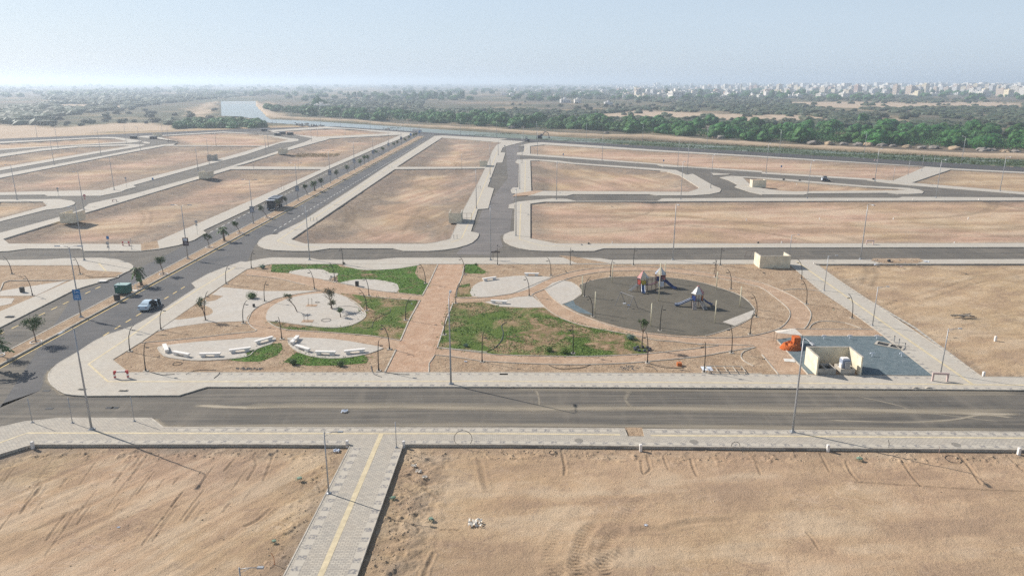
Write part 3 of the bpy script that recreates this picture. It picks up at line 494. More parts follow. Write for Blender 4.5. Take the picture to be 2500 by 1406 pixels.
# ------------------------------------------------------------------ the avenue's median
XL, XR = -71.9, -69.3
def med(y0, y1, z, x0=XL, x1=XR): return [(x0, y0), (x1, y0), (x1, y1), (x0, y1)]
a0 = P(16, 860); a1 = P(1020, 333.6); b0 = P(64, 860); b1 = P(1037, 333)
lx = lambda y: a0.x + (a1.x - a0.x) * (y - a0.y) / (a1.y - a0.y); rx = lambda y: b0.x + (b1.x - b0.x) * (y - b0.y) / (b1.y - b0.y)
Y0, Y1 = 40, 515
slab('median', [(lx(Y0), Y0), (rx(Y0), Y0), (rx(Y1), Y1), (lx(Y1), Y1)], (), -0.2, 0.20, M_PARKSOIL)
ribbon('kerb', [(lx(Y0) + .1, Y0), (lx(Y1) + .1, Y1)], .22, .235, M_CONC, h=.4); ribbon('kerb', [(rx(Y0) - .1, Y0), (rx(Y1) - .1, Y1)], .22, .26, M_CONC, h=.45)
def line(name, pts, w, mat, z=.011): return ribbon(name, pts, w, z, mat)
line('road_marking', [(lx(Y0) - .32, Y0), (lx(Y1) - .32, Y1)], .2, M_YEL); line('road_marking', [(rx(Y0) + .42, Y0), (rx(Y1) + .42, Y1)], .2, M_YEL)
def dashes(pa, pb, mat, on=1.6, off=1.6, w=.2):
    a = P(*pa); b = P(*pb); L = (b - a).length; d = (b - a) / L; m = MB(); t = 0
    while t < L: ribbon('', [a + d * t, a + d * min(t + on, L)], w, .012, None, mb=m); t += on + off
    o = m.build('road_marking', mat); o['kind'] = 'structure'
dashes((252, 820), (452, 699.4), M_YEL); dashes((669, 564), (953, 395), M_WP, 2, 2); dashes((953, 395), (1035, 345), M_WP, 3, 3)
dashes((-330, 972), (250, 697), M_YEL); dashes((512, 568), (795, 425), M_WP, 2, 2); dashes((795, 425), (985, 336), M_WP, 3, 3)
# wind-blown sand lying along the middle of the near street
def sand_mat():
    n = N('drift_sand', 0.95, 0.1); at = n.attr('fade'); a = n.noise(1.0, 6, 0.65, vec=n.mapped((0.12, 2.2, 1)), lo=0.2, hi=0.5); n.col((0.38, 0.33, 0.255))
    t = n.new('ShaderNodeBsdfTransparent'); mx = n.new('ShaderNodeMixShader'); out = n.t.nodes['Material Output']; n.link(n.math('MULTIPLY', a, at.outputs['Fac']), mx.inputs[0])
    n.link(t.outputs[0], mx.inputs[1]); n.link(n.b.outputs[0], mx.inputs[2]); n.link(mx.outputs[0], out.inputs[0]); return n.m
M_DRIFT = sand_mat()
def drift(px, w, z=.016, peak=.75):
    pts = [Vector((p.x, p.y, 0)) for p in W(smooth(px, 4))]; v = []; f = []; fa = []
    for i, p in enumerate(pts):
        d = (pts[min(i + 1, len(pts) - 1)] - pts[max(i - 1, 0)]).normalized(); n = Vector((-d.y, d.x, 0)); k = 0.6 + 0.8 * random.random()
        for s_, a in ((-1, 0), (-.25, peak), (.25, peak), (1, 0)): v.append(p + n * w * s_ * k * .5 + Vector((0, 0, z))); fa.append(a if 0 < i < len(pts) - 1 else 0)
    for i in range(len(pts) - 1):
        for k in range(3): f.append((i * 4 + k, i * 4 + 4 + k, i * 4 + 5 + k, i * 4 + 1 + k))
    me = mesh('sand_drift', v, f); at = me.attributes.new('fade', 'FLOAT', 'POINT'); at.data.foreach_set('value', fa); o = link('sand_drift', me, M_DRIFT); o['kind'] = 'stuff'
drift(Q('j', (-500, 740), (0, 760), (500, 748), (1000, 755), (1700, 757), (2500, 772), 'k', (500, 775), (1100, 768), (1860, 772), 'l', (0, 788), (500, 795), (800, 778), (1500, 800), (2500, 830)), 1.2, peak=1.0)
drift(Q('j', (0, 745), (500, 742), (1700, 750), (2500, 768), 'k', (1000, 762), 'l', (0, 780), (900, 790), (2500, 790)), 2.2, .0165, .5)
drift(Q('i', (1600, 950), (2500, 935), 'j', (1500, 930), (2500, 925), 'k', (2500, 950), 'l', (2500, 975)), 1.2, .017, .6)
drift(Q('l', (600, 880), (1300, 900), (1800, 880), (2100, 830), (2400, 860)), .5, .018, .8); drift(Q('l', (900, 650), (1300, 740), (1500, 800), (2300, 900)), .5, .019, .6); drift(Q('k', (340, 590), (370, 650), (380, 750)), .4, .0195, .6); drift(Q('k', (1240, 600), (1200, 690), (1280, 780)), .8, .02, .5)
drift(Q('i', (640, 640), (560, 600), (470, 500), (480, 400)), 1.2, .0185, .8); drift(Q('i', (1450, 870), (1560, 940), (1750, 950)), 1.2, .0187, .8)
drift(Q('k', (0, 580), (1200, 590), 'l', (0, 605), (1500, 615), (2500, 625)), 1.6, .0175, .45)
# ------------------------------------------------------------------ canal water and the air
for wy in (249.5, 252.5): slab('weir', [(p.x, p.y) for p in W([(545, wy), (622, wy), (622, wy + .5), (545, wy + .5)])], (), -3, -.2, M_WHITE)
slab('canal_water', CANAL, (), 0, -0.55, M_WATER, walls=False)
def haze():
    m = bpy.data.materials.new('haze'); m.use_nodes = True; t = m.node_tree; t.nodes.clear(); o = t.nodes.new('ShaderNodeOutputMaterial'); v = t.nodes.new('ShaderNodeVolumePrincipled')
    v.inputs['Color'].default_value = (0.74, 0.86, 1.0, 1); v.inputs['Density'].default_value = 2.7e-4; v.inputs['Anisotropy'].default_value = 0.35; t.links.new(v.outputs[0], o.inputs['Volume'])
    b = MB(); b.box(-20000, -400, -6, 20000, 32000, 72); ob = b.build('haze', m); ob['kind'] = 'stuff'
haze()
# ================================================================== THE PARK
def poly(*segs, z=0.0): return [(p.x, p.y) for p in W(Q(*segs), z)]
slab('park_ground', park_in, (), -0.4, 0.12, M_PARKSOIL)
slab('park_ground', W0_in, (), -0.4, 0.10, M_PARKSOIL)
PZ = 0.135
def surf(name, mat, *segs, z=PZ, sm=0, kind='structure'):
    px = Q(*segs); px = smooth(px, sm, True) if sm else px
    o = slab(name, [(p.x, p.y) for p in W(px, z)], (), z - 0.03, z, mat); o['kind'] = kind; return o
def edg(*segs, w=.13, h=.1, sm=3, z=PZ + .075, mat=None):
    px = Q(*segs); px = smooth(px, sm) if sm else px; return ribbon('path_edging', [(p.x, p.y) for p in W(px, z)], w, z, mat or M_CONC, h=h + .05)
# soil paths
surf('park_path', M_WALKSOIL, 'f', (1832, 568), (2085, 568), (2060, 680), (2010, 800), (1975, 935), (1900, 1130), (1826, 1356), 'j', (1800, 255), (1745, 424), (1322, 424), (1432, 205), 'f', (1475, 1290), (1560, 1100), (1660, 912), (1686, 862))
surf('park_path', M_PATHSOIL, 'f', (10, 618), (240, 642), (420, 655), (740, 714), (880, 742), (1000, 765), (1200, 808), (1440, 838), (1690, 866), (1665, 910), (1300, 885), (1090, 858), (860, 840), (700, 800), (560, 760), (300, 700), (5, 668), z=.131)
RO = [(20, 1080), (60, 1020), (130, 965), (230, 920), (300, 892), (500, 848), (720, 816)]
surf('park_path', M_PATHSOIL, 'f', (730, 818), (900, 842), (960, 880), (850, 845), (650, 846), (450, 880), (310, 930), (220, 990), (195, 1050), (205, 1100), (270, 1150), (400, 1190), (700, 1207), (1200, 1247), (1475, 1292), (1640, 1350), 'j', (1432, 203), (1300, 185), (1150, 150), (830, 103), (430, 88), (290, 93), (200, 88), (0, 93), 'i', (1900, 128), (1560, 168), (1350, 140), 'e', (1345, 1312), (1800, 1272), (2200, 1226), (2420, 1205), (2440, 1185), (2400, 1160), (2362, 1110), (2380, 1060), 'f', (60, 1018), (130, 963), (230, 918), (300, 890), (500, 846), z=.132)
surf('park_path', M_PATHSOIL, 'f', (1975, 938), (2010, 880), (2150, 886), (2300, 876), (2500, 850), 'g', (150, 830), (350, 745), (500, 690), (700, 635), (900, 605), (1200, 587), (1500, 592), (1800, 620), (2100, 665), (2350, 712), 'h', (0, 742), (150, 800), (300, 870), (400, 940), (460, 1010), (466, 1070), (430, 1150), (400, 1178), (1060, 1183), (1150, 1245), (400, 1245), (140, 1280), 'l', (440, 440), (160, 440), (0, 250),
    'k', (2435, 175), (2100, 235), (1900, 270), (1250, 330), (800, 345), (400, 340), (0, 325), 'j', (2230, 310), (1810, 253), (1830, 186), (2250, 236), 'k', (0, 255), (500, 268), (900, 268), (1400, 245), (1900, 190), (2085, 166), (1870, 150), (1700, 130), (1480, 95), 'g', (1280, 1242), (1000, 1190), (800, 1150), (640, 1100), (520, 1040), (430, 975), (330, 862), (160, 878), z=.133)
inner_soil = Q('g', (450, 792), (620, 714), (800, 665), (1000, 635), (1250, 625), (1500, 632), (1800, 660), (2100, 700), (2400, 762), 'h', (0, 792), (100, 860), (200, 940), (260, 1000), (266, 1060), (222, 1130), (150, 1180), (0, 1225), 'g', (2300, 1256), (2000, 1262), (1700, 1250), (1400, 1218), (1150, 1168), (950, 1110), (750, 1035), (590, 950), (500, 880))
slab('park_ground', [(p.x, p.y) for p in W(inner_soil, .14)], (), .1, .14, M_PARKSOIL)
# play surface, plazas, lawns
PLAY = ('g', (600, 945), (700, 905), (785, 850), (760, 765), (900, 715), (1070, 690), (1300, 683), (1600, 692), (1900, 735), (2100, 790), (2300, 865), (2400, 950), (2432, 1010), (2390, 1080), (2250, 1155), (2100, 1210), (1960, 1247), (1700, 1243), (1400, 1212), (1150, 1163), (950, 1103), (750, 1028))
surf('play_surface', M_RUBBER, *PLAY, z=.165)
surf('concrete_slab', M_PLAZA, 'g', (2125, 1115), (2420, 1002), (2425, 1030), (2380, 1085), (2240, 1152), z=.172)
surf('rubber_patch', M_GRAVEL, 'g', (700, 905), (600, 945), (750, 1025), (900, 1050), (720, 950), z=.1695)
surf('plaza', M_PLAZA, 'f', (205, 1100), (195, 1050), (220, 990), (310, 930), (450, 880), (650, 847), (850, 843), (960, 880), (1060, 940), (1120, 1000), (1143, 1045), (1110, 1090), (1010, 1140), (870, 1166), (700, 1160), (450, 1130), (330, 1112), z=.15, sm=3)
surf('plaza', M_PLAZA, 'e', (2110, 785), (2300, 800), (2500, 822), 'f', (300, 822), (560, 818), (690, 815), (500, 846), (300, 890), (130, 961), (60, 1014), (10, 1075), 'e', (2355, 1108), (2000, 1120), (1700, 1160), (1560, 1190), (1500, 1208), (1650, 1100), (1900, 950), z=.15)
surf('dirt_patch', M_PARKSOIL, 'e', (1660, 1090), (1800, 980), (1900, 950), (2000, 980), (2030, 1020), (1990, 1050), (1850, 1075), z=.156, sm=3)
surf('dirt_patch', M_PARKSOIL, 'e', (1960, 885), (2010, 855), (2130, 870), (2050, 912), (1970, 922), z=.157)
surf('plaza', M_PLAZA, 'i', (1500, 190), (1560, 168), (1900, 130), (2300, 105), 'j', (0, 95), (200, 90), (290, 95), (245, 150), (100, 200), (0, 240), 'i', (2350, 270), (2100, 300), (1830, 305), (1600, 275), (1530, 235), z=.15, sm=2)
surf('plaza', M_PLAZA, 'j', (430, 90), (830, 105), (1150, 155), (1310, 190), (1190, 235), (1000, 275), (800, 287), (620, 265), (480, 215), (410, 150), (405, 110), z=.15, sm=2)
surf('plaza', M_PLAZA, 'f', (410, 650), (480, 622), (590, 612), (740, 617), (800, 650), (870, 650), (880, 665), (800, 710), (740, 712), z=.15, sm=2)
surf('plaza', M_PLAZA, 'f', (900, 742), (1050, 712), (1240, 712), (1400, 740), (1450, 765), (1440, 832), (1200, 805), (1000, 762), z=.15, sm=2)
surf('plaza', M_PLAZA, 'f', (2155, 870), (2150, 800), (2220, 740), (2370, 700), (2500, 685), 'g', (200, 675), (370, 680), (500, 690), (420, 730), (300, 790), (170, 835), (0, 860), 'f', (2300, 876), z=.15, sm=2)
surf('plaza', M_PLAZA, 'f', (2280, 925), (2500, 900), 'g', (150, 880), (310, 868), (430, 975), (250, 980), (0, 968), z=.15)
surf('plaza', M_PLAZA, 'g', (430, 800), (500, 745), (590, 718), (680, 735), (750, 780), (785, 840), (700, 905), (590, 948), (500, 880), z=.168)
surf('plaza', M_PAVE, 'f', (940, 560), (1650, 560), (1560, 590), (1400, 612), (1150, 622), (1030, 605), z=.175, sm=2)
surf('plaza', M_PLAZA, 'e', (0, 822), (200, 790), (640, 722), (480, 800), (340, 866), (0, 868), z=.13); surf('plaza', M_PLAZA, 'e', (-60, 888), (140, 890), (108, 940), (-60, 978), z=.131)
LAWNS = [(M_LAWN2, ('f', (240, 640), (250, 568), (860, 565), (900, 590), (1000, 603), (1150, 625), (1400, 615), (1560, 592), (1640, 568), (1612, 650), (1650, 700), (1740, 750), (1688, 856), (1460, 835), (1450, 765), (1400, 740), (1240, 712), (1050, 712), (930, 740), (880, 735), (870, 655), (800, 650), (740, 615), (590, 612), (480, 620), (410, 648))),
    (M_LAWN, ('f', (900, 845), (1090, 862), (1640, 914), (1555, 1100), (1470, 1283), (1200, 1240), (700, 1200), (400, 1183), (270, 1150), (208, 1108), (330, 1112), (450, 1130), (700, 1160), (870, 1168), (1010, 1140), (1110, 1092), (1146, 1045), (1120, 1000), (1060, 940), (960, 880))),
    (M_LAWN2, ('j', (0, 240), (100, 200), (250, 150), (340, 150), (350, 200), (300, 260), (150, 318), (0, 322), 'i', (2250, 315), (2160, 298), (2350, 270))),
    (M_LAWN2, ('j', (360, 325), (480, 235), (620, 268), (800, 290), (1000, 278), (1130, 262), (1170, 300), (1150, 335), (900, 355), (600, 362))),
    (M_LAWN2, ('f', (2095, 568), (2190, 568), (2235, 600), (2295, 640), (2270, 655), (2085, 652))), (M_LAWN, ('f', (2008, 878), (2040, 770), (2130, 750), (2148, 800), (2155, 872))),
    (M_LAWN, ('f', (1978, 938), (2250, 932), (2400, 962), 'g', (0, 972), (250, 985), (425, 982), (520, 1045), (640, 1102), (800, 1152), (1000, 1192), (1280, 1244), (1330, 1290), (1400, 1340), 'k', (1400, 240), (1200, 250), (900, 266), (500, 266), (0, 253), 'j', (2250, 234), (1830, 184)))]
DRY = [Q('g', (260, 1080), (430, 1075), (640, 1120), (900, 1210), (1200, 1262), (1180, 1330), (900, 1290), (640, 1250), (560, 1300), (330, 1360), (60, 1330), (60, 1250), (330, 1180)), Q('f', (900, 846), (1000, 850), (1180, 985), (1260, 1030), (1210, 1075), (1150, 1060), (1060, 950)), Q('g', (250, 990), (420, 984), (640, 1100), (520, 1075), (430, 1030)), Q('f', (1060, 655), (1230, 655), (1260, 690), (1120, 690)), Q('f', (210, 1108), (330, 1114), (560, 1150), (620, 1185), (300, 1160)), Q('k', (800, 150), (1190, 130), (1180, 230), (880, 200))]
DRYW = [[(p.x, p.y) for p in W(q, .14)] for q in DRY]
def dry_mat():
    n = N('dry_patch', 0.95, 0.1); a = n.noise(0.5, 7, 0.75, lo=0.43, hi=0.58); b = n.noise(2.5, 5, .7); n.col(n.mix(b, (0.25, 0.155, 0.09), (0.40, 0.28, 0.18)))
    t = n.new('ShaderNodeBsdfTransparent'); mx = n.new('ShaderNodeMixShader'); out = n.t.nodes['Material Output']; n.link(a, mx.inputs[0]); n.link(t.outputs[0], mx.inputs[1]); n.link(n.b.outputs[0], mx.inputs[2]); n.link(mx.outputs[0], out.inputs[0]); return n.m
M_DRY = dry_mat()
for i_, q in enumerate(DRYW): slab('dry_patch', q, (), .15, .156 + .001 * i_, M_DRY, walls=False)
blade_v = []; blade_f = []
for k, (m_, sg) in enumerate(LAWNS):
    surf('lawn', m_, *sg, z=.145 + .0006 * k)
    pl = [(p.x, p.y) for p in W(Q(*sg), .14)]; a = np.array(pl); n = int(min(26000, abs(area(pl)) * 34)); x = rng.uniform(a[:, 0].min() - .6, a[:, 0].max() + .6, n * 2); y = rng.uniform(a[:, 1].min() - .6, a[:, 1].max() + .6, n * 2)
    ins, d = inside_dist(x, y, pl); thr = 0.47 if m_ is M_LAWN else 0.30; nz = fbm(x / 2.2, y / 2.2, 4, 91 + k) + (-.10 if k == 6 else .0) * np.clip((x - 5) / 15, 0, 1) + (0.09 if k == 6 else .03) * (fbm(x / 9, y / 9, 2, 5) - .4)
    for q in DRYW:
        di, dd = inside_dist(x, y, q); nz = nz - .07 * di
    ok = (ins | ((d < .9) & (rng.random(len(x)) < .5) & (fbm(x / .8, y / .8, 3, 3) > .5))) & (nz > thr); x = x[ok][:n]; y = y[ok][:n]
    for px_, py_ in zip(x, y):
        s_ = random.uniform(.07, .17); an = random.uniform(0, 6.28); o_ = len(blade_v); dx, dy = math.cos(an) * s_, math.sin(an) * s_
        blade_v += [(px_ - dx, py_ - dy, .14), (px_ + dx, py_ + dy, .14), (px_ + dy * .5, py_ - dx * .5, .14 + s_ * random.uniform(.25, .6))]; blade_f.append((o_, o_ + 1, o_ + 2))
link('grass', mesh('grass', blade_v, blade_f), M_BLADE)['kind'] = 'stuff'
# edging kerbs along the paths
edg('f', (1830, 568), (1750, 740), (1686, 860), sm=0, w=.2, h=.22); edg('f', (1662, 908), (1560, 1090), (1475, 1290), sm=0, w=.2, h=.22); edg('j', (1432, 205), (1322, 424), sm=0, w=.2, h=.22)
edg('f', (2085, 568), (2062, 680), (2012, 800), (2003, 880), sm=0, w=.18); edg('f', (1975, 935), (1900, 1130), (1826, 1356), (2300, 1400), sm=0, w=.18); edg('j', (1745, 424), (1803, 256), (2230, 312), 'k', (400, 342), (800, 346), (1250, 331), (1900, 271), (2100, 236), (2435, 180), sm=2)
edg('f', (5, 668), (300, 700), (560, 762)); edg('f', (740, 714), (880, 742), (1000, 765), (1200, 808), (1440, 838), (1690, 866)); edg('f', (1090, 860), (1300, 884), (1660, 911))
edg('e', (2440, 1185), (2400, 1160), (2362, 1110), (2380, 1060), 'f', (60, 1014), (130, 961), (230, 916), (300, 889), (500, 845), (720, 815)); edg('e', (1345, 1312), (1800, 1272), (2200, 1226), (2420, 1205), (2440, 1185))
edg('f', (205, 1102), (270, 1150), (400, 1190), (700, 1207), (1200, 1247), (1475, 1292)); edg('f', (208, 1108), (330, 1115), (450, 1133), (700, 1163), (870, 1169), (1010, 1143), (1112, 1092), (1146, 1045), (1122, 1000), (1062, 938), (960, 878), (850, 840))
edg('f', (2010, 882), (2155, 886), (2300, 878), (2500, 850), 'g', (150, 832), (350, 746), (500, 690), (700, 635), (900, 605), (1200, 587), (1500, 592), (1800, 620), (2100, 665), (2350, 712), 'h', (0, 742), (150, 800), (300, 870), (400, 940), (460, 1010), (466, 1070), (430, 1150), (400, 1178))
edg('g', (330, 862), (310, 850), (450, 790), (620, 712), (800, 665), (1000, 635), (1250, 625), (1500, 632), (1800, 660), (2100, 700), (2400, 762), 'h', (0, 792), (100, 860), (200, 940), (260, 1000), (266, 1060), (222, 1130), (150, 1180), (0, 1226), 'g', (2300, 1257), (2000, 1264), (1700, 1252), (1400, 1220), (1150, 1170), (950, 1112), (750, 1037), (590, 952), (500, 882), (430, 800), z=PZ + .09)
edg('g', (330, 862), (430, 975), (520, 1040), (640, 1100), (800, 1150), (1000, 1190), (1280, 1242), (1480, 1285), 'k', (1700, 130), (1870, 150), (2420, 165)); edg('j', (1826, 186), (2250, 235), 'k', (0, 254), (500, 267), (900, 267), (1400, 244), (1900, 190), (2085, 166))
edg('g', (760, 765), (900, 715), (1070, 690), (1300, 683), (1600, 692), (1900, 735), (2100, 790), (2300, 865), (2400, 950), (2432, 1010), (2390, 1080), (2250, 1155), (2100, 1210), (1960, 1247), z=.21)
edg('g', (590, 718), (680, 735), (750, 780), (785, 840), (700, 905), (590, 948), z=.21); edg('h', (400, 1180), (150, 1182), sm=0, h=.2); edg('h', (400, 1181), (1060, 1184), sm=0, h=.16); edg('h', (400, 1246), (1150, 1250), sm=0, h=.22, w=.25)
edg('h', (560, 823), (440, 805), (340, 800), (200, 808), sm=2); edg('h', (455, 1172), (475, 1140), (540, 1110), (650, 1106), (800, 1125), (950, 1175)); edg('k', (2440, 180), (2330, 220), (2300, 270), (2340, 320), (2420, 360), sm=2); edg('k', (1870, 150), (1930, 160), sm=0)
edg('l', (140, 110), (440, 442), sm=0, w=.16); edg('l', (0, 252), (158, 440), sm=0, w=.16)
edg('j', (405, 110), (410, 150), (480, 215), (620, 268), (800, 290), (1000, 277), (1190, 237), (1310, 192)); edg('i', (1500, 190), (1535, 240), (1600, 277), (1830, 307), (2100, 302), (2350, 272), 'j', (100, 202), (250, 150))
edg('e', (-300, 830), (0, 815), (30, 740), (90, 720), (680, 716), sm=0, h=.25, z=.24, w=.2)
surf('gravel_bed', M_GRAVEL, 'l', (142, 112), (390, 76), (1150, 76), (1630, 455), (445, 438), z=.155)
# rows of darker flower-patterned pavers along the pavement edges
def motif_mat():
    n = N('dark_pavers', 0.85, 0.2); at = n.attr('along'); v = n.new('ShaderNodeCombineXYZ'); n.link(at.outputs['Fac'], v.inputs[0]); ac = n.attr('across'); n.link(ac.outputs['Fac'], v.inputs[1])
    wv = n.math('SINE', n.math('MULTIPLY', at.outputs['Fac'], 4.6)); k = n.rng(wv, -.1, .5); b = n.noise(4.5, 3, .8, lo=.42, hi=.56)
    n.col(n.mix(n.math('MULTIPLY', n.math('MULTIPLY', k, b), 1.0), (0.46, 0.415, 0.345), (0.21, 0.20, 0.195))); return n.m
M_MOTIF = motif_mat()
def motif(px, w, z):
    pts = [Vector((x, y, 0)) for x, y in w2(px)]; v = []; f = []; al = []; s_ = 0
    for i, p in enumerate(pts):
        a = pts[max(i - 1, 0)]; b = pts[min(i + 1, len(pts) - 1)]; d = (b - a).normalized(); n = Vector((-d.y, d.x, 0)); s_ += (p - a).length if i else 0
        v += [p + n * w / 2 + Vector((0, 0, z)), p - n * w / 2 + Vector((0, 0, z))]; al += [s_, s_]
    me = mesh('paver_motif', v, [(2 * i, 2 * i + 1, 2 * i + 3, 2 * i + 2) for i in range(len(pts) - 1)]); me.attributes.new('along', 'FLOAT', 'POINT').data.foreach_set('value', al)
    o = link('paver_motif', me, M_MOTIF); o['kind'] = 'structure'
MZ = KZ + .004
motif(Q('-', (420, 1049), (1240, 1049.5), (1515, 1051.5)), .55, MZ); motif(Q('-', (1585, 1053), (1860, 1055), (2500, 1060), (3200, 1064)), .55, MZ); motif(Q('-', (100, 1078), (840, 1078)), .5, MZ); motif(Q('-', (1000, 1078.5), (1240, 1079), (1860, 1085.5), (3200, 1096)), .5, MZ)
motif(Q('j', (0, 547), (2500, 547), 'k', (2500, 562), 'l', (2500, 580), '-', (3200, 951)), .5, MZ); motif(Q('i', (1280, 440), (2500, 442), 'j', (2500, 442), 'k', (0, 442), (2500, 455), 'l', (560, 462)), .45, MZ); motif(Q('l', (950, 470), (1640, 478)), .45, MZ)
motif(Q('-', (872, 1092), (722, 1390), (600, 1640)), .75, MZ); motif(Q('-', (972, 1096), (857, 1410), (775, 1640)), .75, MZ)
motif(Q('h', (330, 620), (575, 830), 'l', (1180, 60), (1640, 440)), .5, MZ); motif(Q('h', (530, 575), (860, 815), 'l', (1460, 0), (2070, 455)), .5, MZ)
# ================================================================== STREET FURNITURE
ORD = ['first', 'second', 'third', 'fourth', 'fifth', 'sixth', 'seventh', 'eighth', 'ninth', 'tenth', 'eleventh', 'twelfth', 'thirteenth', 'fourteenth', 'fifteenth', 'sixteenth']
def lamp_proto(kind):
    root = bpy.data.objects.new('street_lamp', None)
    COL.objects.link(root); root.empty_display_size = .2
    b = MB(); b.box(-.28, -.28, 0, .28, .28, .06); b.box(-.17, -.17, .06, .17, .17, .3, .05, .05); b.build('base_plate', M_GALV, root)
    b = MB(); b.tube([(0, 0, .05), (0, 0, 4), (0, 0, 8), (0, 0, 11.8)], [.125, .105, .085, .06], 10); b.build('pole', M_GALV, root, True)
    if kind == 'double': arms = [(1, 0), (-1, 0)]
    elif kind == 'north': arms = [(0, 1)]
    else: arms = [(0, -1)]
    for ax, ay in arms:
        L = 1.5 if kind == 'double' else 1.9
        b = MB(); b.tube([(0, 0, 11.7), (ax * .3, ay * .3, 11.95), (ax * L, ay * L, 12.05)], .04, 6); b.build('arm', M_GALV, root, True)
        b = MB(); c = Vector((ax * (L + .3), ay * (L + .3), 12.05)); lx_, ly_ = (.42, .16) if ax else (.16, .42)
        b.box(c.x - lx_, c.y - ly_, 11.98, c.x + lx_, c.y + ly_, 12.12, .05, .05); b.build('lamp_head', M_GALV, root)
    return root
PROTO = {}
def put_lamp(kind, base, top, label, group, z=KZ):
    h, dx = above(base, top, z)
    if kind not in PROTO: PROTO[kind] = lamp_proto(kind); o = PROTO[kind]
    else: o = copy_tree(PROTO[kind])
    p = P(*base, z); o.location = p; o.scale = (1, 1, h / 12.1); tag(o, label, 'street lamp', group); return o
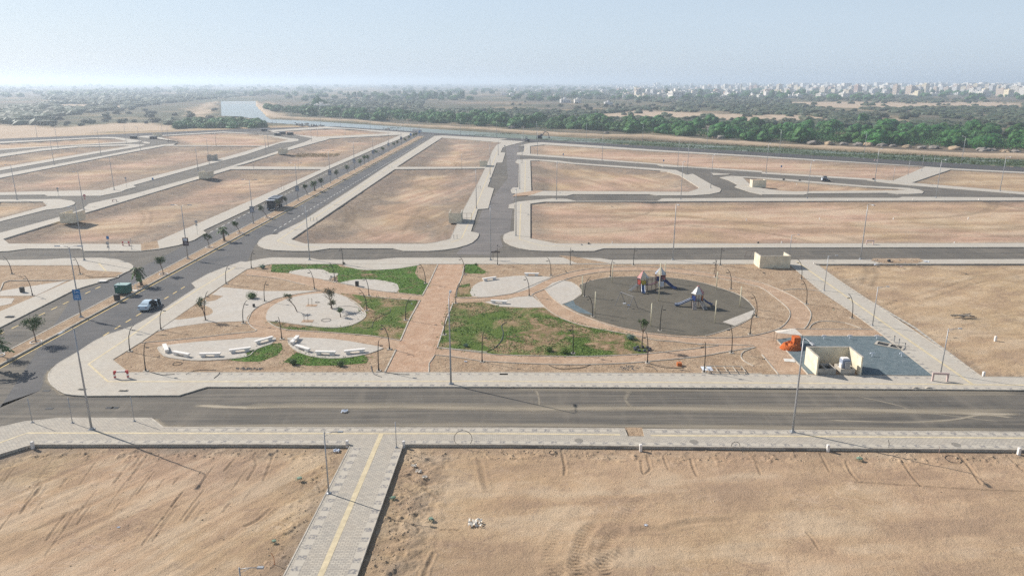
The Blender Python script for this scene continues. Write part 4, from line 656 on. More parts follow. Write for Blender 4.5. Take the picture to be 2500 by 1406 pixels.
# the tall lamps: base, top, side the arm is on, what singles it out
TALL = [('south', (224, 1048), (183, 795), 'tall grey street lamp on the near pavement, far left corner'), ('north', (1101, 937), (1096, 723), 'tall grey street lamp on the kerb in front of the park\'s soil walk'),
    ('south', (1935, 1054), (1962, 820), 'tall grey street lamp on the near pavement, in front of the gravel bed'), ('south', (1642.4, 634.4), (1652.7, 496), 'tall street lamp behind the three play towers, at the park\'s far pavement'),
    ('south', (2100.7, 633), (2119, 496), 'tall street lamp on the far pavement, right of the closed cream enclosure'), ('south', (756, 634.4), (745, 499), 'tall street lamp on the pavement above the top left lawn'), ('south', (1198, 635), (1198, 500), 'tall street lamp at the T-junction behind the soil walk'),
    ('south', (206, 635.7), (185.6, 500), 'tall street lamp on the rounded pavement island left of the avenue'), ('south', (42, 488), (25.6, 400), 'tall street lamp at the left edge beside the narrow dirt island'), ('south', (205, 512), (188, 417), 'tall street lamp beside the red stop sign'),
    ('south', (279, 464), (266, 382), 'tall street lamp on the side street kerb, right of the stop sign'), ('south', (247, 381), (242, 318), 'distant street lamp left of the avenue on the second cross pavement'), ('south', (132.6, 402.7), (123, 339), 'distant street lamp on the long pavement at far left'),
    ('north', (142, 362), (134, 308), 'distant street lamp between two thin dirt plots at far left'), ('north', (309, 352), (304.6, 303), 'distant street lamp near the pointed pavement tip at far left'), ('south', (343, 365.6), (338, 309), 'distant street lamp below the pavement tip at far left'),
    ('south', (91, 336), (86.5, 303), 'leftmost distant street lamp along the desert road'), ('north', (412, 349), (408, 308), 'distant street lamp on the bulged pavement corner at left'), ('south', (528, 356.6), (526, 323), 'short distant lamp on the footpath between two left plots'),
    ('south', (511, 400.7), (504, 336), 'distant street lamp beside the dark utility enclosure'), ('south', (484, 418), (479.5, 356.6), 'distant street lamp just left of the cream enclosure on the side street'), ('south', (650, 378), (646, 328.5), 'distant street lamp on the side street bend, nearer one of a pair'),
    ('south', (655.6, 360.5), (652.5, 318), 'distant street lamp on the side street bend, farther one of a pair'), ('south', (760.5, 345), (758, 313), 'distant street lamp at the sidewalk corner where the side street bends'), ('south', (1163, 509), (1162, 412), 'tall street lamp on the stepped pavement left of the cross street'),
    ('south', (1196.5, 426), (1195, 354), 'distant street lamp on the stepped pavement beside a round sign'), ('south', (1216.5, 379), (1216, 336), 'distant street lamp at the far end of the stepped pavement'), ('south', (1269, 461.6), (1268.6, 388), 'tall street lamp at the kerb right of the cross street'),
    ('south', (1274.5, 399), (1273.5, 331), 'distant street lamp at the mouth of the lane right of the cross street'), ('south', (1277.6, 362), (1277, 308), 'distant street lamp near the canal end of the cross street'), ('south', (1312, 379), (1310.6, 318), 'distant street lamp on the lane beside the striped dirt plot'),
    ('north', (1310, 341), (1309.6, 297), 'distant street lamp on the canal road beside the excavator'), ('north', (1431, 347.7), (1431.6, 301.6), 'distant street lamp on the canal road, first right of the excavator'), ('north', (1568, 357), (1571.5, 303), 'distant street lamp on the canal road, second right of the excavator'),
    ('north', (1725, 366), (1729, 309), 'distant street lamp on the canal road, third right of the excavator'), ('north', (1902, 377), (1908, 317), 'distant street lamp on the canal road, fourth right of the excavator'), ('north', (2108, 388), (2117, 323), 'distant street lamp on the canal road, second from the right edge'),
    ('north', (2346.5, 401.5), (2357.5, 333.6), 'distant street lamp on the canal road, nearest the right edge'), ('south', (1470, 392), (1471, 330), 'distant street lamp on the lane above the striped plot, left one'), ('south', (1654.5, 406.6), (1657, 338.7), 'distant street lamp on the lane above the striped plot, right one'),
    ('south', (1677.5, 425), (1681.6, 351.5), 'distant street lamp on the striped plot\'s upper right corner'), ('south', (1735, 459), (1742, 377), 'street lamp on the rounded corner right of the striped plot'), ('south', (1662, 487), (1667.5, 392.5), 'tall street lamp on the middle street below the striped plot, right one'),
    ('south', (1358.5, 487), (1359, 394), 'tall street lamp on the middle street below the striped plot, left one'), ('south', (1259.7, 575.5), (1259, 459), 'tall street lamp on the pavement corner right of the cross street'), ('south', (1870, 422.7), (1876.6, 349), 'distant street lamp left of the skid steer loader'),
    ('south', (1970.6, 484.6), (1979.6, 391), 'tall street lamp on the street below the skid steer loader'), ('south', (2135.7, 442.4), (2144, 362), 'street lamp on the kerb right of the skid steer loader'), ('south', (2284.5, 483), (2297, 388.7), 'tall street lamp opposite the tip of the lens-shaped island'),
    ('south', (2441, 466.7), (2453.5, 382), 'tall street lamp at the right edge before the canal road'), ('south', (666, 310.6), (664.8, 287.5), 'distant lamp on the far road beside the left green thicket'), ('north', (675, 310), (673, 283), 'distant lamp right of the left green thicket'),
    ('north', (783, 309), (782, 275), 'distant lamp on the far road, left of the canal bend rubble'), ('north', (831, 311), (830.4, 277), 'distant lamp on the far road, right of the canal bend rubble'), ('north', (904.6, 316), (904, 281), 'distant lamp on the canal road, left of the avenue\'s end'),
    ('north', (984.8, 322), (984, 284), 'distant lamp on the canal road, just left of the avenue\'s end'), ('north', (1124, 332), (1123.5, 291), 'distant lamp on the canal road, just right of the avenue\'s end'), ('north', (1212.4, 337), (1212, 295), 'distant lamp on the canal road at the cross street\'s end'),
    ('south', (539, 316), (537.6, 281), 'distant lamp in front of the left green thicket, left one'), ('south', (583.7, 314), (582, 280), 'distant lamp in front of the left green thicket, middle one'), ('south', (397, 330), (395.5, 298), 'distant lamp on the desert road left of the green thicket'),
    ('south', (776, 333.6), (775, 313), 'short distant lamp on the thin footpath of the farthest left plot'), ('south', (843, 331), (842, 316), 'short distant lamp on the thin footpath close to the avenue\'s end')]
for k_, b_, t_, l_ in TALL: put_lamp(k_, b_, t_, l_, 'tall grey street lamps')
# lamps with sign panels along the median
def panel(kind):
    b = MB(); b.box(-.62, -.16, 0, .62, -.12, 1.75); o = b.build('sign_panel', {'blue': M_SBLUE, 'white': M_SWHITE, 'red': M_SRED}[kind]); c = MB()
    if kind == 'blue':
        c.tube([(-.35, -.175, 1.45), (-.15, -.175, 1.5), (-.25, -.175, 1.15), (.05, -.175, 1.35), (.4, -.175, 1.3)], .05, 5)
        for zz, ww in ((.75, .42), (.55, .36), (.3, .45)): c.box(-ww, -.18, zz, ww, -.165, zz + .06)
        mm = M_SWHITE
    elif kind == 'white':
        c.tube([(-.3, -.175, 1.2), (-.1, -.175, 1.45), (.3, -.175, 1.3)], .05, 5)
        for zz, ww in ((.9, .42), (.65, .36), (.4, .45)): c.box(-ww, -.18, zz, ww, -.165, zz + .08)
        mm = M_SGREY
    else:
        c.box(-.4, -.18, 1.05, .4, -.165, 1.62); c.tube([(-.15, -.19, 1.15), (0, -.19, 1.5), (.15, -.19, 1.15)], .03, 4); mm = M_SWHITE
    c.build('sign_print', mm, o); return o
M_SBLUE = simple('sign_blue', (0.01, 0.17, 0.42), .5, var=.25, scale=.8); M_SWHITE = simple('sign_white', (0.62, 0.66, 0.72), .5, var=.05); M_SRED = simple('sign_red', (0.18, 0.035, 0.04), .5, var=.2); M_SGREY = simple('sign_grey', (0.28, 0.32, 0.4), .5); M_RED = simple('red_paint', (0.45, 0.03, 0.035), .5)
MEDL = [((198, 774), (165, 600), 'blue', (738, .0)), ((459, 632), (441, 500), 'red', 0), ((619, 546), (608, 438), 'white', 0), ((728, 490), (720, 398), 'white', 0), ((807, 447.5), (800, 368), 'white', 0), ((866, 415.5), (860, 346), 'white', 0),
    ((912, 390), (909, 333.6), 'white', 0), ((949.5, 371), (946, 315), 'white', 0), ((980, 354.6), (978, 303), 'white', 0), ((1003, 341), (1002, 303), None, 0), ((1024, 333), (1023, 299), None, 0)]
ML = ['double-armed lamp on the avenue median carrying a blue panel', 'double-armed lamp on the median carrying a dark red and white panel', 'double-armed median lamp with white panel, just before the parked truck', 'double-armed median lamp with white panel, just beyond the parked truck'] + ['double-armed median lamp with white panel, %s one beyond the parked truck' % o for o in ORD[1:6]] + ['double-armed median lamp without panel, last but one before the canal', 'double-armed median lamp without panel, last before the canal']
for (b_, t_, s_, _), l_ in zip(MEDL, ML):
    o = put_lamp('double', b_, t_, l_, 'double-armed lamps on the avenue median', .2); h = above(b_, t_, .2)[0]
    if s_: pn = panel(s_); pn.parent = o; pn.location = (0, 0, 3.0); pn.scale = (1, 1, 12.1 / h)
# lower lamps with one level arm beside the walks
def walk_lamp(b, t, arm, label):
    h, dx = above(b, t, KZ); p = P(*b, KZ); o = thing('walkway_lamp', p, label, 'walkway lamp', 'low lamps with a level arm'); L = arm
    m = MB(); m.box(-.2, -.2, 0, .2, .2, .05); m.tube([(0, 0, .05), (0, 0, h)], [.075, .05], 8); m.build('pole', M_GALV, o, True)
    m = MB(); m.tube([(0, 0, h - .12), (L * .5, 0, h - .02), (L, 0, h)], .03, 6); m.tube([(0, 0, h - .45), (L * .55, 0, h - .06)], .02, 5); m.build('arm', M_GALV, o, True)
    m = MB(); m.box(L - .05, -.13, h - .03, L + .45, .13, h + .07, .04, .03); m.build('lamp_head', M_GALV, o)
for b_, t_, l_ in [((803, 1204), (791, 1054), 'low grey lamp with level arm on the left edge of the near crossing walk'), ((598, 1500), (595, 1385), 'low grey lamp whose head alone shows at the bottom edge'), ((2012, 709.4), (2020, 624), 'low lamp on the slanting walk, farthest of its three'), ((2130, 794.4), (2141, 699.7), 'low lamp on the slanting walk, middle of its three'),
    ((2296.5, 911), (2314, 802), 'low lamp on the slanting walk, nearest, beside the pink gate'), ((1927, 628), (1932, 573), 'low lamp behind the closed cream enclosure'), ((619, 412), (618, 386), 'small lamp on the footpath left of the avenue, left one'), ((729, 412), (728, 387), 'small lamp on the footpath left of the avenue, right one'), ((1127.4, 412), (1126, 376), 'small lamp on the footpath right of the avenue'),
    ((2250, 418), (2255.5, 381), 'small lamp on the slanting link walk, left edge middle'), ((2279, 408), (2282.4, 380), 'small lamp on the slanting link walk, beside the canal road'), ((2216.6, 428), (2221, 391), 'small lamp on the slanting link walk, left edge lower'), ((2180.5, 441), (2182.6, 406), 'small lamp at the lower foot of the slanting link walk')]: walk_lamp(b_, t_, 1.3, l_)
for b_, t_, l_ in [((79, 1031), (67, 972), 'bare grey post on the near pavement, leftmost'), ((177, 1032), (167, 971), 'bare grey post on the near pavement, left of the tall lamp'), ((328, 1028), (320.6, 968), 'bare grey post on the near pavement, right of the tall lamp'), ((968, 1092), (965, 1030), 'bare grey post at the head of the near crossing walk'),
    ((322, 609), (320, 582), 'bare thin post behind the white barrier left of the avenue')]:
    h, dx = above(b_, t_, KZ); o = thing('bare_post', P(*b_, KZ), l_, 'post', 'bare posts waiting for signs'); m = MB(); m.tube([(0, 0, 0), (0, 0, h)], .04, 8); m.build('pole', M_GALV, o, True); m = MB(); m.box(-.14, -.14, 0, .14, .14, .04); m.box(-.06, -.06, .04, .06, .06, .16); m.build('foot', M_GALV, o)
# bent black lamps of the park
def park_lamp(b, t, label):
    h, dx = above(b, t, .13); o = thing('park_lamp', P(*b, .13), label, 'park lamp', 'bent black park lamps'); s = 1 if dx > 0 else -1; a = abs(dx)
    m = MB(); m.box(-.3, -.3, -.05, .3, .3, .07); m.build('foot_block', M_CONC, o)
    m = MB(); m.tube([(0, 0, .07), (0, 0, .4)], [.13, .09], 10); m.tube([(0, 0, .4), (s * a * .02, 0, h * .3), (s * a * .14, 0, h * .58), (s * a * .45, 0, h * .82), (s * a * .78, 0, h * .95), (s * (a + .05), 0, h)], [.07, .065, .058, .05, .042, .03], 8); m.build('bent_pole', M_BLACK, o, True)
    m = MB(); q = Vector((s * a * .5, 0, h * .84)); m.tube([q, q + Vector((s * .35, 0, -.08))], .03, 5); m.box(q.x + s * .42 - .2, -.1, q.z - .16, q.x + s * .42 + .2, .1, q.z - .08); m.build('lamp_head', M_BLACK, o)
PL = [((317.5, 857.6), (326, 794), 'on the pavement edge by the kink, left front corner'), ((356, 906), (356, 834.6), 'in the soil of the near left corner'), ((393, 804.6), (402, 748), 'right behind the white car'), ((552, 693), (558, 647), 'at the upper left park edge'), ((614, 655), (619.5, 611), 'at the far left corner of the park'), ((594, 789), (603, 733), 'at the left tip of the ring path'),
    ((502, 781.6), (507, 711), 'beside the sapling on the left plaza'), ((29.4, 669), (6.4, 625.5), 'in the bed left of the avenue, leftmost'), ((79.4, 721.5), (57.6, 671.5), 'in the bed left of the avenue, nearest'), ((196, 669.5), (179, 626.7), 'in the bed left of the avenue, behind the blue panel'), ((646, 735.5), (651, 685.6), 'on the left plaza beside the round shrub'),
    ((767.7, 706), (753, 656.7), 'between the small upper plaza and the ring path'), ((817.6, 688), (804, 641), 'at the rubble heap between the two upper plazas'), ((838, 646), (831.7, 603.7), 'on the top left lawn\'s pavement edge'), ((901, 722.7), (888, 675), 'beside the plaza with the black bin'), ((1039, 692), (1023.7, 644.6), 'on the right end of the top left lawn'),
    ((1134.6, 670), (1121, 625.5), 'at the far right corner of the soil walk'), ((895.7, 758), (876.5, 706), 'on the lawn right of the tear-shaped plaza'), ((990.4, 781.6), (1003, 725), 'on the lawn left of the soil walk'), ((1112.8, 740.6), (1123.5, 689.5), 'at the crossing of soil walk and right path'), ((1085, 817.5), (1094, 763.7), 'on the left edge of the big lawn'), ((688, 827.7), (679, 772.6), 'between the two bench plazas'),
    ((951, 852.5), (930, 791.8), 'at the right tip of the right bench plaza'), ((924.6, 905), (925, 829.4), 'on the near park edge left of the soil walk'), ((1177, 883), (1180, 811.5), 'on the near park edge right of the soil walk'), ((1399, 862.7), (1396.6, 793), 'on the lower edge of the big lawn'), ((1580.5, 885.8), (1577, 810), 'beside the tied saplings'), ((1719, 908.8), (1721.8, 833.3), 'at the white steel frame'),
    ((1785.8, 861.4), (1782, 793), 'on the lower right path'), ((1831, 816), (1842, 758.6), 'outside the pale slab of the play oval, nearest'), ((1847, 774), (1835.7, 717.6), 'at the right tip of the play oval'), ((1784.5, 706), (1775.5, 656.7), 'behind the play oval at upper right'), ((1747, 676.6), (1747, 633), 'behind the play oval, leaning on a crooked post'), ((1758.4, 647), (1762.7, 603.7), 'on the far pavement right of the tall lamp'),
    ((1546.4, 647), (1550, 603.7), 'on the far pavement left of the play towers'), ((1490, 676), (1496.5, 632.6), 'at the upper left rim of the play oval'), ((1392, 646.4), (1393.6, 603.7), 'on the far pavement above the dirt crossing'), ((1345, 672.8), (1336.5, 629.3), 'right of the far bench'), ((1292, 722.7), (1281.4, 673.6), 'at the fork of the paths left of the play oval'), ((1426.8, 724), (1442, 675.4), 'at the left rim of the play oval'),
    ((1446.6, 773.4), (1435.6, 721.4), 'at the lower left rim of the play oval'), ((1611, 807), (1618, 744.5), 'at the lower rim of the play oval'), ((1956.8, 680.5), (1947, 632.6), 'at the upper end of the slanting walk'), ((1968.8, 742), (1957.3, 683), 'where the outer ring path turns'), ((2080, 776.5), (2071, 716.3), 'on the soil left of the slanting walk'), ((1214.7, 646), (1214.4, 605), 'beside the fallen sign on the far pavement')]
for b_, t_, l_ in PL: park_lamp(b_, t_, 'bent black lamp ' + l_)
o = thing('crooked_post', P(1743, 671), 'crooked black post leaning against a bent lamp', 'post'); m = MB(); m.tube([(0, 0, 0), (.1, 0, 1.2), (.15, 0, 2.2), (.35, 0, 3)], .05, 6); m.build('pole', M_BLACK, o)
# cream posts round the play oval
for b_, t_, l_ in [((1494, 690.7), (1494.7, 646), 'upper left rim'), ((1421, 724), (1421, 674), 'left rim'), ((1452.5, 765), (1453, 712.5), 'lower left rim'), ((1608, 735), (1611.7, 643), 'middle, the tallest one'), ((1622, 690), (1623.7, 642), 'behind the far play tower'), ((1748.7, 707), (1752.5, 664), 'upper right rim'), ((1806, 749.6), (1811.4, 699.7), 'right rim'), ((1745, 788), (1749, 734), 'lower right part'), ((1588.7, 795.7), (1591.7, 741), 'lower middle part')]:
    h, dx = above(b_, t_, .16); o = thing('shade_post', P(*b_, .165), 'cream steel post on the play oval, ' + l_, 'post', 'cream posts of the play oval'); m = MB(); m.tube([(0, 0, 0), (0, 0, h)], .085, 10); m.build('pole', M_CREAMPOST, o, True); m = MB(); m.tube([(0, 0, h), (0, 0, h + .03)], .1, 10); m.build('cap', M_CREAMPOST, o)
# benches
def bench(b, a, label, L=2.9):
    o = thing('bench', P(*b, .15), label, 'bench', 'white concrete benches', R(a)); m = MB(); m.box(-L / 2, -.27, .34, L / 2, .27, .5); m.build('seat', M_WHITE, o)
    for s in (-1, 1):
        m = MB(); m.box(s * L * .33 - .3, -.24, 0, s * L * .33 + .3, .24, .34, .0, .0); m.box(s * L * .33 - .45, -.22, .26, s * L * .33 + .45, .22, .34); m.build('leg', M_WHITE, o)
for px, a, l in [((405, 854), -58, 'white bench at the left tip of the left bench plaza'), ((443, 868), -22, 'white bench second from the left on the left bench plaza'), ((513.5, 869.5), 3, 'white bench at the front of the left bench plaza'), ((586.5, 858), 22, 'white bench at the lower right of the left bench plaza'), ((644.5, 834), 48, 'white bench at the right tip of the left bench plaza'), ((720, 834), 88, 'white bench standing end-on on the right bench plaza'),
    ((739, 854), -35, 'white bench at the left front of the right bench plaza'), ((795, 865), -3, 'white bench at the front of the right bench plaza'), ((866, 861), 16, 'white bench at the right of the right bench plaza'), ((1195, 683.5), 28, 'weathered white bench with dark patches on the upper right plaza'), ((1218, 740), -12, 'white bench on the small plaza above the big lawn'), ((1298, 672.5), -4, 'white bench with a loose slab on the upper right plaza')]: bench(px, a, l)
# bins, posts, gates, signs
def bin_(px, label, s=1.0):
    o = thing('litter_bin', P(*px, .15), label, 'bin', 'black litter bins'); m = MB(); m.box(-.28 * s, -.28 * s, 0, .28 * s, .28 * s, .85 * s, -.02, -.02); m.build('body', M_BLACK, o); m = MB(); m.box(-.31 * s, -.31 * s, .85 * s, .31 * s, .31 * s, .92 * s); m.build('rim', M_BLACK, o)
bin_((872, 698.5), 'black litter bin on the upper middle plaza'); bin_((287, 734), 'square black bin on the median below the green cabin', 1.25); bin_((55, 713), 'dark litter bin on the pale plaza at far left'); bin_((620, 749), 'small dark box at the ring path edge', .55); bin_((1215, 601), 'small dark box on the T-junction', .3)
def marker(px, label, h=.75, r=.13):
    p = P(*px); g = gz(p.x, p.y); g = g if g > -.3 else .1; o = thing('marker_post', (p.x, p.y, g - .05), label, 'marker post', 'white concrete marker posts'); m = MB(); m.box(-r, -r, 0, r, r, h); m.build('post', M_WHITE, o); m = MB(); m.box(-r - .01, -r - .01, h, r + .01, r + .01, h + .04, .03, .03); m.build('cap', M_WHITE, o)
for px, l in [((80, 1091), 'where the near left pavement bends'), ((848, 1088), 'left corner of the near crossing walk'), ((986, 1089), 'right corner of the near crossing walk'), ((1564, 1097), 'below the soil gap of the near pavement'), ((2021, 1098), 'on the near right lot edge'), ((2487, 1106), 'at the right edge of the near lot'), ((2400.7, 918), 'at the corner of the right lot'), ((2430, 829), 'in the middle of the right lot')]: marker(px, 'white marker post ' + l, .8)
for px, l in [((2001, 537), 'in the long far lot, left one'), ((2181, 537), 'in the long far lot, middle one'), ((2363.5, 536), 'in the long far lot, right one'), ((1822, 540), 'in the long far lot, leftmost one'), ((2330, 594), 'on the long far lot edge, right'), ((1908, 594), 'on the long far lot edge, middle'), ((1495, 594), 'on the long far lot edge, left'), ((1987, 646), 'at the top corner of the right lot'), ((1945, 452), 'on the lens-shaped island'), ((1912, 491), 'on the middle street edge, left'), ((2070, 491), 'on the middle street edge, middle'), ((2229, 489), 'on the middle street edge, right'), ((2389, 490), 'on the middle street edge, far right')]: marker(px, 'small white marker post ' + l, .55, .1)
M_PINK = simple('faded_pink', (.55, .42, .38), .7)
def barrier(px, a, label, red=True, s=1.0, z=KZ):
    o = thing('barrier', P(*px, z), label, 'barrier', None, R(a))
    m = MB(); m.box(-.95 * s, -.1, .85 * s, .95 * s, .1, 1.1 * s); m.build('rail', M_WHITE if red else M_PINK, o)
    for k in (-1, 1):
        m = MB(); m.box(k * .85 * s - .1, -.1, 0, k * .85 * s + .1, .1, .85 * s); f = m.build('leg', M_WHITE if red else M_PINK, o)
        if red:
            for zz in (.12, .62): m = MB(); m.box(k * .85 * s - .105, -.105, zz * s, k * .85 * s + .105, .105, (zz + .22) * s); m.build('red_band', M_RED, f)
            m = MB(); m.box(k * .75 * s - .15, -.105, .845 * s, k * .75 * s + .2, .105, 1.105 * s); m.build('red_end', M_RED, o)
barrier((297, 923), 6, 'red and white striped barrier on the left front pavement corner', s=.95); barrier((2294, 930), -6, 'faded pink barrier frame at the foot of the slanting walk', False, 1.05); barrier((308, 600), -4, 'red and white barrier on the pavement left of the avenue', s=.9); barrier((2123.5, 597), 0, 'pale barrier frame on the far pavement at right', False, .95)
barrier((280, 493), 10, 'small pale barrier frame beside the stop sign street', False, .7); barrier((2138, 394), 0, 'tiny red and white barrier on the canal road', True, .8, 0.02)
def bollards(px, n, label, dx=.8):
    for i in range(n):
        p = P(*px, KZ); o = thing('bollard', (p.x + i * dx, p.y, KZ), label if n == 1 else '%s, %s of %d' % (label, ['left one', 'next one', 'right one'][i if i < n - 1 else 2], n), 'bollard', 'dark pavement bollards'); m = MB(); m.tube([(0, 0, 0), (0, 0, .8)], .06, 8); m.build('post', M_GALV, o); m = MB(); m.tube([(0, 0, .8), (0, 0, .95)], [.09, .05], 8); m.build('head', M_BLACK, o)
bollards((681, 463), 3, 'dark bollard on the pavement beyond the truck', .9); bollards((758, 540), 3, 'dark bollard right of the avenue, near end', .9); bollards((950, 410.5), 2, 'dark bollard right of the avenue at the footpath', 1.2); bollards((1108, 583), 2, 'dark bollard at the stepped pavement\'s corner', .8); bollards((1167, 460.5), 2, 'dark bollard halfway up the stepped pavement', .8); bollards((2182.7, 834), 1, 'thin dark stub beside the tank lid, upper'); bollards((2194, 842), 1, 'thin dark stub beside the tank lid, middle'); bollards((2208.7, 852), 1, 'thin dark stub beside the tank lid, lower')
def sign(b, t, kinds, label, face=1):
    h, dx = above(b, t, KZ); o = thing('traffic_sign', P(*b, KZ), label, 'traffic sign', 'traffic signs'); m = MB(); m.tube([(0, 0, 0), (0, 0, h)], .035, 6); m.build('pole', M_GALV, o); z = h - .35
    for k in kinds:
        m = MB(); y = -.06
        if k == 'disc': m.tube([(0, y, z), (0, y + .03, z)], .38, 16); m.build('disc', M_GALV, o); z -= .8
        elif k == 'tri': m.add([(-.36, y, z - .2), (.36, y, z - .2), (0, y, z + .4), (-.36, y + .03, z - .2), (.36, y + .03, z - .2), (0, y + .03, z + .4)], [(0, 1, 2), (5, 4, 3), (0, 3, 4, 1), (1, 4, 5, 2), (2, 5, 3, 0)]); m.build('triangle', M_GALV, o); z -= .8
        elif k == 'stop':
            m.tube([(0, y, z), (0, y + .03, z)], .42, 8); d = m.build('octagon', M_RED, o); m = MB(); m.box(-.28, y - .012, z - .07, .28, y - .002, z + .07); m.build('lettering_bar', M_SWHITE, d); z -= .9
            m = MB(); m.tube([(-.25, y, z - .25), (.25, y, z + .25)], .05, 4); m.tube([(.25, y, z - .25), (-.25, y, z + .25)], .05, 4); m.build('cross_plate', M_RED, o)
        elif k == 'rect': m.box(-.3, y, z - .4, .3, y + .03, z + .3); m.build('plate', M_SBLUE, o); z -= .9
for b_, t_, k_, l_ in [((482.6, 573), (480, 538), ('disc', 'tri'), 'round and triangular signs seen from behind, left of the avenue'), ((268.8, 633), (262, 590), ('disc', 'tri'), 'round sign above a triangle on the rounded island'), ((267.4, 609), (263, 576), ('rect',), 'small blue sign on the pavement behind the rounded island'), ((144.6, 484.6), (140, 458), ('disc', 'tri'), 'distant round sign at the left side street'), ((310, 459), (307, 433), ('disc', 'tri'), 'distant round sign right of the stop sign'), ((210, 502.6), (206.5, 475), ('stop',), 'red octagonal stop sign at the left side street'),
    ((375.6, 457), (373, 434), ('rect',), 'small blue sign on the left side street'), ((1198, 459), (1197.5, 434), ('disc', 'tri'), 'round sign above a triangle on the stepped pavement'), ((1232.5, 372), (1232, 355), ('disc',), 'small round sign at the canal end of the stepped pavement'), ((1375, 391), (1375, 375), ('rect',), 'tiny dark sign on the lane, left one'), ((1619.5, 406), (1619.5, 390), ('rect',), 'tiny dark sign on the lane, middle one'), ((1905.6, 428), (1907, 404), ('rect',), 'tiny dark sign on the lane, right one')]: sign(b_, t_, k_, l_)
o = thing('signboard', P(1214, 634, KZ), 'long brown signboard on a post behind the soil walk', 'sign'); m = MB(); m.box(-1.3, -.05, 1.5, .6, 0, 1.85); m.build('board', simple('brown_board', (.13, .1, .09), .6), o); m = MB(); m.tube([(-.9, 0, 0), (-.9, 0, 1.9)], .04, 6); m.build('post', M_BLACK, o)
# ------------------------------------------------------------------ play equipment
M_PBLUE = simple('play_blue', (.02, .045, .16), .4, var=.15); M_PYEL = simple('play_yellow', (.42, .33, .03), .45); M_PRED = simple('play_red', (.33, .05, .035), .45); M_PORANGE = simple('play_orange', (.45, .13, .03), .5); M_RPINK = simple('roof_pink', (.42, .17, .16), .6); M_RCREAM = simple('roof_cream', (.60, .52, .38), .6); M_RWHITE = simple('roof_white', (.52, .52, .50), .6); M_PSTEEL = simple('play_post', (.12, .05, .05), .4, .2)
M_SLIDEB = simple('slide_blue', (.05, .11, .24), .25, var=.1, spec=.5); M_SLIDEW = simple('slide_white', (.68, .70, .74), .3, var=.05)
def slide(o, p0, p1, mat, lip=None, wid=.26):
    p0 = Vector(p0); p1 = Vector(p1); d = p1 - p0; n = Vector((d.x, d.y, 0)).normalized(); s = Vector((-n.y, n.x, 0)); secs = []
    for t, zz in ((0, 1), (.12, .97), (.3, .72), (.5, .45), (.7, .2), (.82, .1), (.92, .1), (1, .07)):
        q = Vector((p0.x + d.x * t, p0.y + d.y * t, p1.z + (p0.z - p1.z) * zz)); prof = [(-wid - .05, .2), (-wid - .05, -.06), (wid + .05, -.06), (wid + .05, .2), (wid, .2), (wid - .03, 0), (-wid + .03, 0), (-wid, .2)]
        secs.append([q + s * a + Vector((0, 0, b)) for a, b in prof])
    m = MB(); m.loft(secs); k = m.build('slide', mat, o)
    if lip:
        m = MB()
        for sg in (-1, 1): m.tube([sum((c[3 if sg > 0 else 0], ), Vector()) + Vector((0, 0, .02)) for c in secs], .045, 6)
        m.build('slide_rim', lip, k)
def tower(px, label, rot, roofs, slides, extras):
    c = P(*px, .165); o = thing('play_tower', c, label, 'play tower', 'play towers on the dark oval'); r = .95
    for k in range(6):
        a = R(rot + 60 * k); m = MB(); m.tube([(r * math.cos(a), r * math.sin(a), 0), (r * math.cos(a), r * math.sin(a), 2.75)], .055, 8); m.build('post', M_PSTEEL, o)
    m = MB(); m.tube([(0, 0, 1.18), (0, 0, 1.26)], .98, 6); m.build('deck', M_BLACK, o)
    for k in range(6):
        a0_, a1_ = R(rot + 60 * k), R(rot + 60 * k + 60); q = 1.12; v = [(q * math.cos(a0_), q * math.sin(a0_), 2.45), (q * math.cos(a1_), q * math.sin(a1_), 2.45), (.16 * math.cos(a1_), .16 * math.sin(a1_), 3.62), (.16 * math.cos(a0_), .16 * math.sin(a0_), 3.62)]
        m = MB(); m.add(v + [tuple(x * .95 if i < 2 else x - .06 for i, x in enumerate(p)) for p in v], [(0, 1, 2, 3), (7, 6, 5, 4), (0, 4, 5, 1), (1, 5, 6, 2), (2, 6, 7, 3), (3, 7, 4, 0)]); m.build('roof_panel', roofs[k % len(roofs)], o)
    m = MB(); m.tube([(0, 0, 3.6), (0, 0, 3.7)], .19, 6); m.build('roof_cap', roofs[0], o)
    for k, mm in extras.items():
        a0_, a1_ = R(rot + 60 * k), R(rot + 60 * k + 60); A = Vector((.93 * math.cos(a0_), .93 * math.sin(a0_), 0)); B = Vector((.93 * math.cos(a1_), .93 * math.sin(a1_), 0)); n = (A + B).normalized() * .03; m = MB(); bars = mm == 'bars'
        if bars:
            for t in np.linspace(.1, .9, 6): m.tube([A.lerp(B, t) + Vector((0, 0, 1.3)), A.lerp(B, t) + Vector((0, 0, 2.05))], .018, 5)
            m.tube([A + Vector((0, 0, 2.05)), B + Vector((0, 0, 2.05))], .025, 5); m.build('railing', M_GALV, o)
        else:
            h0, h1 = (1.25, 2.1); m.add([A - n + Vector((0, 0, h0)), B - n + Vector((0, 0, h0)), B - n + Vector((0, 0, h1)), A - n + Vector((0, 0, h1)), A + n + Vector((0, 0, h0)), B + n + Vector((0, 0, h0)), B + n + Vector((0, 0, h1)), A + n + Vector((0, 0, h1))], [(3, 2, 1, 0), (4, 5, 6, 7), (0, 1, 5, 4), (1, 2, 6, 5), (2, 3, 7, 6), (3, 0, 4, 7)]); m.build('side_panel', mm, o)
    for a, end, mat, lip in slides:
        e = P(*end, .165) - c; n = Vector((e.x, e.y, 0)).normalized(); slide(o, (n.x * .85, n.y * .85, 1.25), (e.x, e.y, .12), mat, lip)
    return o, c
